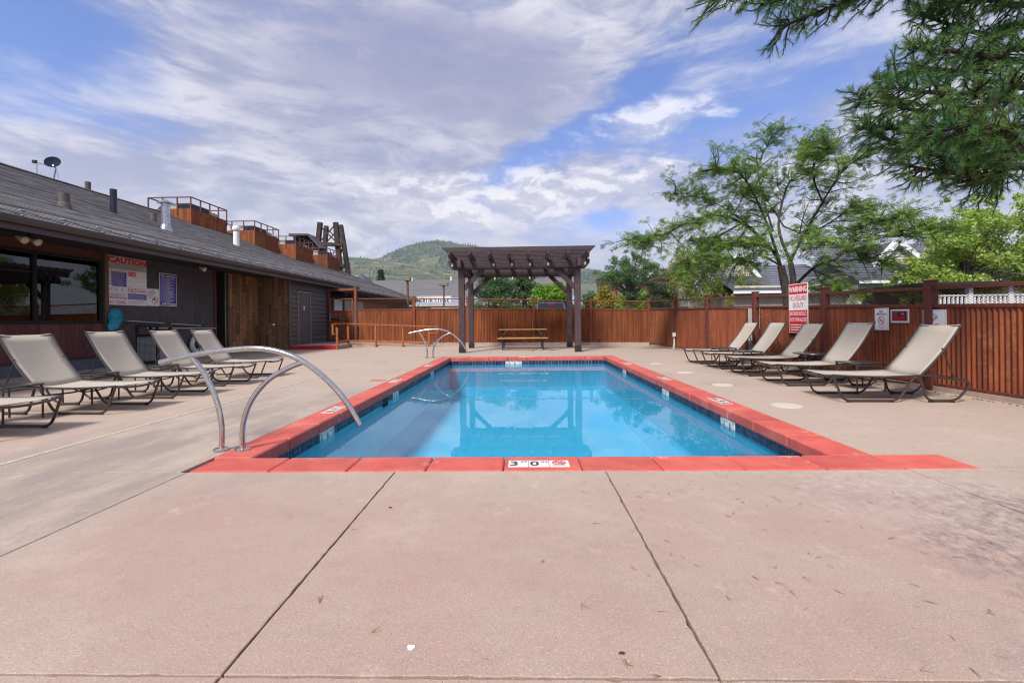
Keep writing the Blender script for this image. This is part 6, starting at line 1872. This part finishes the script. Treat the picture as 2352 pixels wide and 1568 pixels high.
def round_tree(u, Y, vt, vb, wpx, n, mat, sd_, name, label, L=.24, W=.13, nleaf=260, rmin=.6, rmax=1.0, r0=.16, bark=None, flat_=.75, tr=.55, group='trees beyond the fence', droop=0., squash=1.0):
    q = at(u, 738, Y); zt, zb = at(u, vt, Y).z, at(u, vb, Y).z; w = wpx * Y / F_PX / 2
    g = np.random.default_rng(sd_)
    c = (0, 0, (zt + zb) / 2); Rr = (w * .86, w * .8, (zt - zb) / 2 * .86)
    cl = blob_clumps(c, Rr, n, rmin, rmax, nleaf, g, flat_)
    return tree(name, label, (q.x, Y, -.1), zb + (zt - zb) * tr, cl, mat, L, W, bark or M_bark, r0, sd_, group, droop=droop)
round_tree(1270, 38, 650, 718, 90, 46, M_leaf_green, 41, 'round_tree', 'rounded bright green tree above the dark minivan', .22, .13, 300, .5, .85)
round_tree(1393, 52, 655, 722, 46, 26, M_leaf_yellow, 42, 'yellow_tree', 'small yellow-leaved tree beside the brick building', .26, .15, 240, .5, .9)
round_tree(1358, 60, 668, 720, 36, 18, M_leaf_pine2, 43, 'green_tree', 'small dark green tree between the pergola and the yellow tree', .28, .15, 220, .6, .9)
# open pine over the back fence corner
q = at(1447, 738, 34)
g = np.random.default_rng(51); cl = []
for (u, v, r_) in ((1405, 640, 1.0), (1400, 622, .7), (1425, 612, .8), (1412, 645, .9), (1442, 602, .8), (1456, 592, .7), (1470, 600, .8), (1488, 610, .8), (1500, 622, .7), (1478, 628, .9), (1460, 618, .9), (1438, 628, .8), (1492, 640, .9), (1510, 637, .6), (1425, 652, .8), (1470, 650, .8), (1392, 634, .6), (1448, 640, .6), (1485, 655, .7), (1420, 600, .45), (1456, 584, .4), (1500, 603, .5)):
    p_ = at(u, v, 34)
    for k in range(4):
        cl.append(((p_.x - q.x + g.normal() * .45, g.normal() * 1.2, p_.z + .1 + g.normal() * .28), (r_ * .55, r_ * .55, r_ * .34), int(150 * r_)))
tree('open_pine', 'open crooked pine with tufted dark needles beyond the fence corner', (q.x, 34, -.1), 4.6, cl, M_leaf_pine2, .24, .04, M_bark_grey, .22, 51, dens=1.1)
round_tree(1455, 44, 665, 722, 90, 34, M_leaf_green, 61, 'green_shrub', 'bright green shrub mass at the foot of the open pine', .24, .14, 240, .6, 1.0)
round_tree(1518, 40, 640, 722, 62, 34, M_leaf_spruce, 62, 'spruce_tree', 'dense dark spruce between the open pine and the willow', .2, .05, 420, .5, .85, droop=.4)
# weeping birch
q = at(1622, 738, 27); g = np.random.default_rng(71); cl = []
for (u, v, r_, n) in ((1575, 590, 1.0, 10), (1610, 580, 1.0, 10), (1560, 620, .9, 10), (1600, 620, 1.1, 12), (1640, 600, 1.0, 10), (1670, 625, 1.0, 10), (1575, 655, .9, 10), (1620, 655, 1.0, 12), (1660, 660, 1.0, 12), (1690, 650, .9, 9), (1590, 685, .8, 10), (1630, 690, .9, 10), (1665, 690, .8, 9), (1700, 675, .7, 6)):
    p_ = at(u, v, 27)
    for k in range(n // 2):
        cl.append(((p_.x - q.x + g.normal() * .4, g.normal() * 1.3, p_.z + .1 + g.normal() * .3), (.38 * r_, .38 * r_, .75 * r_), 190))
tree('weeping_birch', 'weeping yellow-green birch with drooping twigs behind the side fence', (q.x, 27, -.1), 5.0, cl, M_leaf_willow, .15, .05, M_bark_grey, .16, 71, droop=1.6)
round_tree(1720, 32, 600, 700, 120, 22, M_leaf_locust, 72, 'backdrop_tree', 'mid green tree filling in behind the white gable', .22, .12, 240, .7, 1.1)
# pale maple by the porch and a sapling before the house
q = at(2215, 738, 17.5); g = np.random.default_rng(81); cl = []
for (u, v, r_, n) in ((2260, 470, .6, 4), (2235, 500, .8, 5), (2290, 500, .8, 5), (2180, 520, .7, 4), (2210, 550, 1.0, 7), (2270, 550, 1.0, 7), (2325, 530, .9, 6), (2150, 570, .8, 5), (2345, 580, 1.0, 6), (2190, 600, 1.1, 8), (2250, 600, 1.1, 8), (2310, 610, 1.1, 8), (2150, 620, .9, 6), (2130, 650, .8, 5), (2190, 645, 1.0, 8), (2250, 650, 1.0, 8), (2320, 655, 1.0, 7), (2380, 560, 1.0, 6), (2390, 620, 1.0, 6), (2290, 462, .35, 2), (2250, 455, .3, 2), (2350, 492, .5, 3)):
    p_ = at(u, v, 17.5)
    for k in range(n):
        cl.append(((p_.x - q.x + g.normal() * .32, g.normal() * .9, p_.z + .1 + g.normal() * .28), (.42 * r_, .42 * r_, .32 * r_), int(150 * r_ * r_) + 30))
tree('maple_tree', 'pale green leafy maple over the porch behind the side fence', (q.x, 17.5, -.1), 3.4, cl, M_leaf_maple, .13, .085, M_bark_grey, .10, 81)
q = at(2095, 738, 16.5); g = np.random.default_rng(82); cl = []
for (u, v, r_, n) in ((2098, 610, .5, 3), (2085, 630, .6, 4), (2110, 645, .6, 4), (2090, 660, .7, 4), (2110, 680, .7, 4), (2095, 700, .6, 3), (2075, 655, .4, 2)):
    p_ = at(u, v, 16.5)
    for k in range(n): cl.append(((p_.x - q.x + g.normal() * .15, g.normal() * .35, p_.z + .1 + g.normal() * .15), (.26 * r_ / .6, .26 * r_ / .6, .18), 110))
tree('maple_sapling', 'slim yellow-green sapling in front of the cream house gable', (q.x, 16.5, -.1), 2.6, cl, M_leaf_maple, .11, .07, M_bark, .04, 82)
# conifer tips over the long roof
for u, vt, Y, w, sd_, lab in ((876, 621, 78, 34, 91, 'dark conifer top showing above the restaurant roof'), (843, 641, 80, 12, 92, 'tiny brown conifer tip beside the pyramid roof')):
    q = at(u, 738, Y); z = at(u, vt, Y).z; g = np.random.default_rng(sd_); cl = []
    for k in range(12):
        t = k / 11; rr = w * Y / F_PX / 2 * (1 - .75 * t)
        for j in range(5): cl.append(((math.cos(j * 1.3 + k) * rr * .6, math.sin(j * 1.3 + k) * rr * .6, z * (.55 + .45 * t)), (rr * .45 + .2,) * 2 + (.3,), 60))
    tree('conifer_tree', lab, (q.x, Y, -.1), z * .95, cl, M_leaf_spruce, .35, .09, M_bark_dark, .2, sd_)

# honey locust: grown limb by limb
def grow_locust():
    g = np.random.default_rng(101)
    Y0 = 16.6
    base = at(1812, 738, Y0); base.z = -.1
    B = np.array(base)
    e = empty('honey_locust', tuple(base), label='tall airy honey locust with crooked limbs and feathery leaves behind side fence', cat='tree', group='trees beyond the fence')
    wood = MB(); LV = []
    rel = lambda u, v, dy=0: np.array(at(u, v, Y0 + dy)) - B
    f1 = rel(1793, 610); f2 = rel(1815, 600, .4)
    wood.tube(spline([(0, 0, 0), tuple(rel(1808, 690)), tuple(f1)], 4), [.18, .17, .16, .155, .15, .145, .14, .13, .12], 9)
    wood.tube(spline([tuple(rel(1812, 700)), tuple(rel(1822, 650, .2)), tuple(f2)], 4), [.13, .125, .12, .115, .11, .105, .10, .095, .085], 8)
    limbs = [  # polylines in view terms with depth offsets
        [(1793, 610, 0), (1765, 570, .1), (1700, 515, .0), (1640, 497, -.6), (1580, 515, -1.0), (1520, 545, -1.3), (1480, 562, -1.5)],
        [(1770, 575, .1), (1720, 520, .3), (1660, 470, .8), (1600, 455, 1.2), (1545, 450, 1.5)],
        [(1700, 515, 0), (1655, 540, -.5), (1610, 585, -.8), (1580, 605, -.9)],
        [(1793, 610, 0), (1775, 530, -.4), (1735, 455, -.8), (1690, 400, -1.0), (1640, 385, -1.2)],
        [(1775, 530, -.4), (1740, 430, .2), (1745, 370, .4), (1770, 325, .5)],
        [(1815, 600, .4), (1800, 520, .6), (1810, 440, 1.0), (1840, 380, 1.2), (1860, 330, 1.3)],
        [(1815, 600, .4), (1850, 540, .2), (1890, 465, 0), (1930, 400, -.3), (1985, 360, -.5)],
        [(1850, 540, .2), (1890, 520, .8), (1945, 490, 1.2), (2000, 470, 1.5)],
        [(1822, 660, .2), (1870, 620, -.5), (1920, 585, -1.0), (1975, 530, -1.6), (2030, 500, -2.0), (2100, 490, -2.3)],
        [(1920, 585, -1.0), (1970, 580, -1.2), (2010, 600, -1.3)],
        [(1870, 620, -.5), (1890, 650, -1.2), (1930, 670, -1.6)],
        [(1800, 520, .6), (1770, 470, 1.6), (1730, 440, 2.2)],
        [(1975, 530, -1.6), (2020, 545, -2.3), (2090, 540, -2.8), (2140, 520, -3.0)],
        [(1890, 465, 0), (1860, 410, -.8), (1880, 360, -1.2), (1900, 330, -1.4)],
        [(1793, 610, 0), (1750, 590, -.9), (1700, 590, -1.6), (1640, 600, -2.2)],
        [(1765, 570, .1), (1720, 560, 1.2), (1660, 560, 2.0), (1610, 560, 2.5)],
    ]
    limbs += [[(1775, 530, -.4), (1740, 545, -1.6), (1690, 555, -2.4)], [(1800, 520, .6), (1840, 530, -1.0), (1880, 545, -2.0)]]
    tips = []
    for li, pl_ in enumerate(limbs):
        pts = [Vector(rel(*p)) for p in pl_]
        for i in range(1, len(pts)): pts[i] += Vector(g.normal(size=3) * .08)
        sp = spline(pts, 5); n = len(sp)
        r0 = .058 if li in (0, 3, 5, 6, 8) else .036
        wood.tube(sp, [r0 * (1 - .82 * i / (n - 1)) for i in range(n)], 6)
        for i in range(int(n * .30), n):
            k = 2 if i > n * .5 else 1
            for _ in range(k + (i % 2)):
                p = np.array(sp[i]); d = np.array(sp[min(i + 1, n - 1)] - sp[max(i - 1, 0)]); d = d / (np.linalg.norm(d) + 1e-9)
                dd = unit(d * .6 + g.normal(size=3) * np.array([.9, .9, .32]) + np.array([0, 0, .10]))
                Ls = g.uniform(.55, 1.25) * (1.1 - .4 * i / n)
                q1 = p + dd * Ls * .5 + g.normal(size=3) * .07; q2 = p + dd * Ls + g.normal(size=3) * .10 + np.array([0, 0, -.08])
                s2 = spline([tuple(p), tuple(q1), tuple(q2)], 3)
                wood.tube(s2, [.022, .019, .017, .015, .012, .009, .006], 4, cap=False)
                for t_ in range(6):
                    a_ = np.array(s2[1 + t_]); d2 = unit(dd * .7 + g.normal(size=3) * np.array([.9, .9, .28]))
                    Lt = g.uniform(.22, .5); b1 = a_ + d2 * Lt * .5 + g.normal(size=3) * .03; b_ = a_ + d2 * Lt + g.normal(size=3) * .05
                    wood.tube([tuple(a_), tuple(b1), tuple(b_)], [.007, .005, .003], 3, cap=False)
                    tips.append((a_, b_))
    wood.build('trunk', M_bark, e, smooth=True)
    # feathery compound leaves along the twigs
    A = np.array([t[0] for t in tips]); Bp = np.array([t[1] for t in tips])
    V = []
    for rep in range(7):
        m = len(A)
        keep = g.random(m) < .78
        a_, b_ = A[keep], Bp[keep]; m = len(a_)
        s = g.uniform(.25, 1.05, (m, 1)); c = a_ + (b_ - a_) * s + g.normal(size=(m, 3)) * .03
        dr = unit(g.normal(size=(m, 3)) * np.array([1, 1, .5]) + np.array([0, 0, -.35])); sd_ = unit(np.cross(dr, g.normal(size=(m, 3)) * .5 + np.array([0, 0, 1])))
        Lr = g.uniform(.12, .20, (m, 1))
        for k in range(4):
            for sg in (-1, 1):
                pc = c + dr * Lr * (k + .6) / 4
                ld = unit(sd_ * sg + dr * .5); lw = unit(np.cross(ld, np.cross(dr, sd_)))
                ll, w_ = .066, .028
                V.append(np.stack([pc, pc + ld * ll * .5 + lw * w_ / 2, pc + ld * ll, pc + ld * ll * .5 - lw * w_ / 2], 1).reshape(-1, 3))
    leaves_obj('crown', np.concatenate(V), M_leaf_locust, e)
grow_locust()

# bare shrub by the taller lamp
g = np.random.default_rng(111); q = at(945, 738, 41)
e = empty('bare_shrub', (q.x, 41, -.1), label='leafless grey shrub at the foot of the taller lamp post', cat='shrub')
m = MB()
for k in range(26):
    a_ = g.uniform(0, 6.28); h = g.uniform(1.6, 3.9); sp_ = g.uniform(.4, 2.4)
    p0 = Vector((0, 0, 0)); p1 = Vector((math.cos(a_) * sp_ * .4, math.sin(a_) * sp_ * .4, h * .55)); p2 = Vector((math.cos(a_) * sp_, math.sin(a_) * sp_, h))
    s2 = spline([p0, p1, p2], 4); m.tube(s2, [.05, .045, .04, .035, .03, .025, .02, .015, .01], 4, cap=False)
    for j in range(6):
        b_ = s2[3 + j % 6]; d = Vector(g.normal(size=3)) * .35 + Vector((0, 0, .1)); m.tube([b_, b_ + d * .6, b_ + d + Vector((0, 0, -.05))], [.013, .010, .006], 3, cap=False)
m.build('branch', M_bark_grey, e, smooth=True)

# ------------------------------------------------------------------ big pine whose boughs reach over the fence
def overhanging_pine():
    g = np.random.default_rng(131)
    base = Vector((11.6, 7.2, -.1)); B = np.array(base)
    e = empty('overhanging_pine', base, label='large pine with long-needled boughs reaching over the side fence', cat='tree')
    tr = MB(); tr.tube([(0, 0, 0), (.05, .05, 2.5), (-.05, .1, 6), (0, .1, 11)], [.34, .29, .22, .05], 10); tr.build('trunk', M_bark, e, smooth=True)
    wood = MB(); tufts = []   # (position, direction)
    def rel(u, v, Y): return np.array(at(u, v, Y)) - B
    boughs = [
        [(-1, -1, 4.6), (2352, 140, 6.9), (2230, 165, 6.5), (2120, 160, 6.3), (2010, 190, 6.1)],
        [(-1, -1, 4.2), (2360, 230, 6.6), (2240, 250, 6.4), (2120, 255, 6.2), (1975, 225, 6.1)],
        [(-1, -1, 3.9), (2370, 290, 6.2), (2250, 320, 6.1), (2130, 310, 6.0), (1985, 285, 5.9)],
        [(-1, -1, 3.6), (2380, 340, 6.0), (2270, 370, 5.9), (2160, 360, 5.8), (2000, 305, 5.9)],
        [(-1, -1, 3.4), (2390, 380, 5.8), (2290, 405, 5.8), (2200, 400, 5.8), (2080, 380, 5.8)],
        [(-1, -1, 5.2), (2370, 60, 7.0), (2280, 80, 6.8), (2190, 60, 6.6), (2110, 30, 6.4)],
        [(-1, -1, 5.0), (2380, 110, 6.0), (2300, 130, 5.8), (2210, 120, 5.6), (2100, 110, 5.5)],
        [(-1, -1, 4.4), (2400, 200, 5.6), (2300, 210, 5.5), (2190, 215, 5.4), (2060, 205, 5.4)],
        [(-1, -1, 6.2), (2380, 10, 6.8), (2300, 0, 6.6), (2220, 5, 6.4), (2150, 5, 6.3)],
        [(-1, -1, 6.8), (2250, -120, 6.6), (2080, -70, 6.3), (1920, -30, 6.1), (1760, 8, 6.0)],
        [(-1, -1, 6.6), (2260, -90, 6.0), (2120, -50, 5.9), (1980, -10, 5.8), (1800, 60, 5.8)],
        [(-1, -1, 7.0), (2200, -140, 5.6), (2020, -90, 5.6), (1820, -30, 5.6), (1640, 0, 5.7)],
        [(-1, -1, 3.9), (2400, 290, 5.2), (2330, 300, 5.1), (2240, 290, 5.0), (2140, 300, 5.0)],
        [(-1, -1, 3.5), (2400, 350, 6.8), (2330, 340, 6.8), (2230, 330, 6.7), (2060, 335, 6.6)],
    ]
    for bi, bl in enumerate(boughs):
        pts = [Vector((0, .1, bl[0][2]))] + [Vector(rel(*p)) for p in bl[1:]]
        sp = spline(pts, 8); n = len(sp)
        wood.tube(sp, [.055 * (1 - .85 * i / (n - 1)) + .006 for i in range(n)], 6)
        for i in range(int(n * .08), n):
            nb = 4 if i % 2 else 3
            for _ in range(nb):
                p = np.array(sp[i]); d = np.array(sp[min(i + 1, n - 1)] - sp[max(i - 1, 0)]); d /= (np.linalg.norm(d) + 1e-9)
                up = -.12 if bi in (9, 10, 11) else .0
                dd = unit(d * .75 + g.normal(size=3) * np.array([.55, .75, .55]) + np.array([0, 0, up]))
                Ls = g.uniform(.16, .46) * (1.15 - .55 * i / n)
                q2 = p + dd * Ls + np.array([0, 0, -.02])
                s2 = spline([tuple(p), tuple((p + q2) / 2 + g.normal(size=3) * .03), tuple(q2)], 3)
                wood.tube(s2, [.012, .011, .010, .009, .008, .007, .006], 4, cap=False)
                for t_ in range(3):
                    a_ = np.array(s2[2 + 2 * t_]); d2 = unit(dd + g.normal(size=3) * .55)
                    Lt = g.uniform(.06, .16); b_ = a_ + d2 * Lt
                    wood.tube([tuple(a_), tuple(b_)], [.006, .004], 3, cap=False)
                    tufts.append((b_, d2)); tufts.append((a_ + (b_ - a_) * .45, unit(d2 + g.normal(size=3) * .2)))
                tufts.append((q2, dd))
    wood.build('branch', M_bark_dark, e, smooth=True)
    P_ = np.array([t[0] for t in tufts]); D_ = np.array([t[1] for t in tufts]); m = len(P_)
    NN = 24
    P_ = np.repeat(P_, NN, 0); D_ = np.repeat(D_, NN, 0); k = len(P_)
    s = g.uniform(-.055, .02, (k, 1)); o = P_ + D_ * s
    nd = unit(D_ * g.uniform(.5, 1.3, (k, 1)) + unit(g.normal(size=(k, 3))) * .75)
    Ln = g.uniform(.045, .072, (k, 1)); w = unit(np.cross(nd, g.normal(size=(k, 3)))) * .0019
    tip = o + nd * Ln + np.array([0, 0, -.004])
    V = np.stack([o - w, o + w, tip + w * .35, tip - w * .35], 1).reshape(-1, 3)
    leaves_obj('crown', V, M_leaf_pine, e)
    # cones
    for c_ in range(16):
        t = tufts[int(g.integers(len(tufts)))]
        o_ = MB().lathe([(.004, -.03), (.017, -.015), (.020, .005), (.012, .03), (0, .045)], 8).build('cone', M_bark_dark, e, smooth=True)
        o_.location = tuple(t[0]); o_.rotation_euler = (g.uniform(2, 4), g.uniform(-.6, .6), 0)
    print('pine tufts', m)
overhanging_pine()

# ------------------------------------------------------------------ litter on the deck
g = np.random.default_rng(141)
V = []
for k in range(260):
    x = g.uniform(-2.4, 3.6) if g.random() < .25 else g.uniform(.3, 3.7); y = g.uniform(1.2, 3.4) if g.random() < .8 else g.uniform(3.5, 7)
    if y > 3.3 and x < 2.9: continue
    a_ = g.uniform(0, 6.28); n = int(g.integers(1, 4)); L = g.uniform(.028, .05)
    for j in range(n):
        b_ = a_ + g.normal() * .25; d = np.array([math.cos(b_), math.sin(b_), 0]); w = np.array([-d[1], d[0], 0]) * .0012
        p0 = np.array([x, y, .004]); p1 = p0 + d * L * g.uniform(.7, 1.1) + np.array([0, 0, g.uniform(.001, .006)])
        V += [p0 - w, p0 + w, p1 + w * .6, p1 - w * .6]
V = np.array(V); o = np_mesh('needle_litter', V, np.arange(len(V)).reshape(-1, 4), M_needle_dry)
tag(o, 'dry brown pine needles strewn over the concrete deck', 'litter', kind='stuff')
pp = [(.0125 * (1 + .16 * math.sin(3 * a_) + .1 * math.cos(5 * a_)) * math.cos(a_), .0125 * (1 + .14 * math.cos(2 * a_)) * math.sin(a_)) for a_ in [k * math.pi / 9 for k in range(18)]]
q = at(944, 1488, 1.6); r = ray(944, 1488); t = -CAM_H / r.z
o = MB().prism(pp, .003, frame((r.x * t, r.y * t, .0045), (1, 0, 0), (0, 1, 0))).build('paint_spot', M_signwhite, None, label='small white blob of dried paint on the front deck slab', cat='paint spot')
for (u, v, lab) in ((896, 1167, 'dark leaf scrap on the slab in front of the pool, beyond the paint spot'), (1428, 1503, 'dark curled leaf scrap beside the saw-cut joint')):
    r = ray(u, v); t = -CAM_H / r.z
    MB().poly([(-.012, 0, .005), (-.004, .005, .009), (.008, .004, .008), (.013, .001, .006), (.004, -.004, .005)]).build('leaf_scrap', M_bark_dark, None, label=lab, cat='leaf').location = (r.x * t, r.y * t, 0)

# ------------------------------------------------------------------ haze over the valley
hz_ = MB().box((-6200, -500, -4), (6200, 9200, 900)).build('haze', None, None)
hm = bpy.data.materials.new('haze_air'); hm.use_nodes = True
ht = hm.node_tree; ht.nodes.remove(ht.nodes['Principled BSDF'])
pv = ht.nodes.new('ShaderNodeVolumePrincipled'); pv.inputs['Color'].default_value = (.80, .88, 1.0, 1); pv.inputs['Density'].default_value = .00011; pv.inputs['Anisotropy'].default_value = .2
ht.links.new(pv.outputs[0], ht.nodes['Material Output'].inputs['Volume'])
hz_.data.materials.append(hm); tag(hz_, kind='stuff')

# ------------------------------------------------------------------ lettering becomes plain mesh
bpy.context.view_layer.update()
dg = bpy.context.evaluated_depsgraph_get()
for o in [o for o in bpy.data.objects if o.type == 'FONT']:
    me = bpy.data.meshes.new_from_object(o.evaluated_get(dg))
    n_ = bpy.data.objects.new(o.name.split('.')[0], me)
    mw, par, ml = o.matrix_local.copy(), o.parent, o.matrix_local.copy()
    bpy.data.objects.remove(o)
    link(n_, par); n_.matrix_local = ml
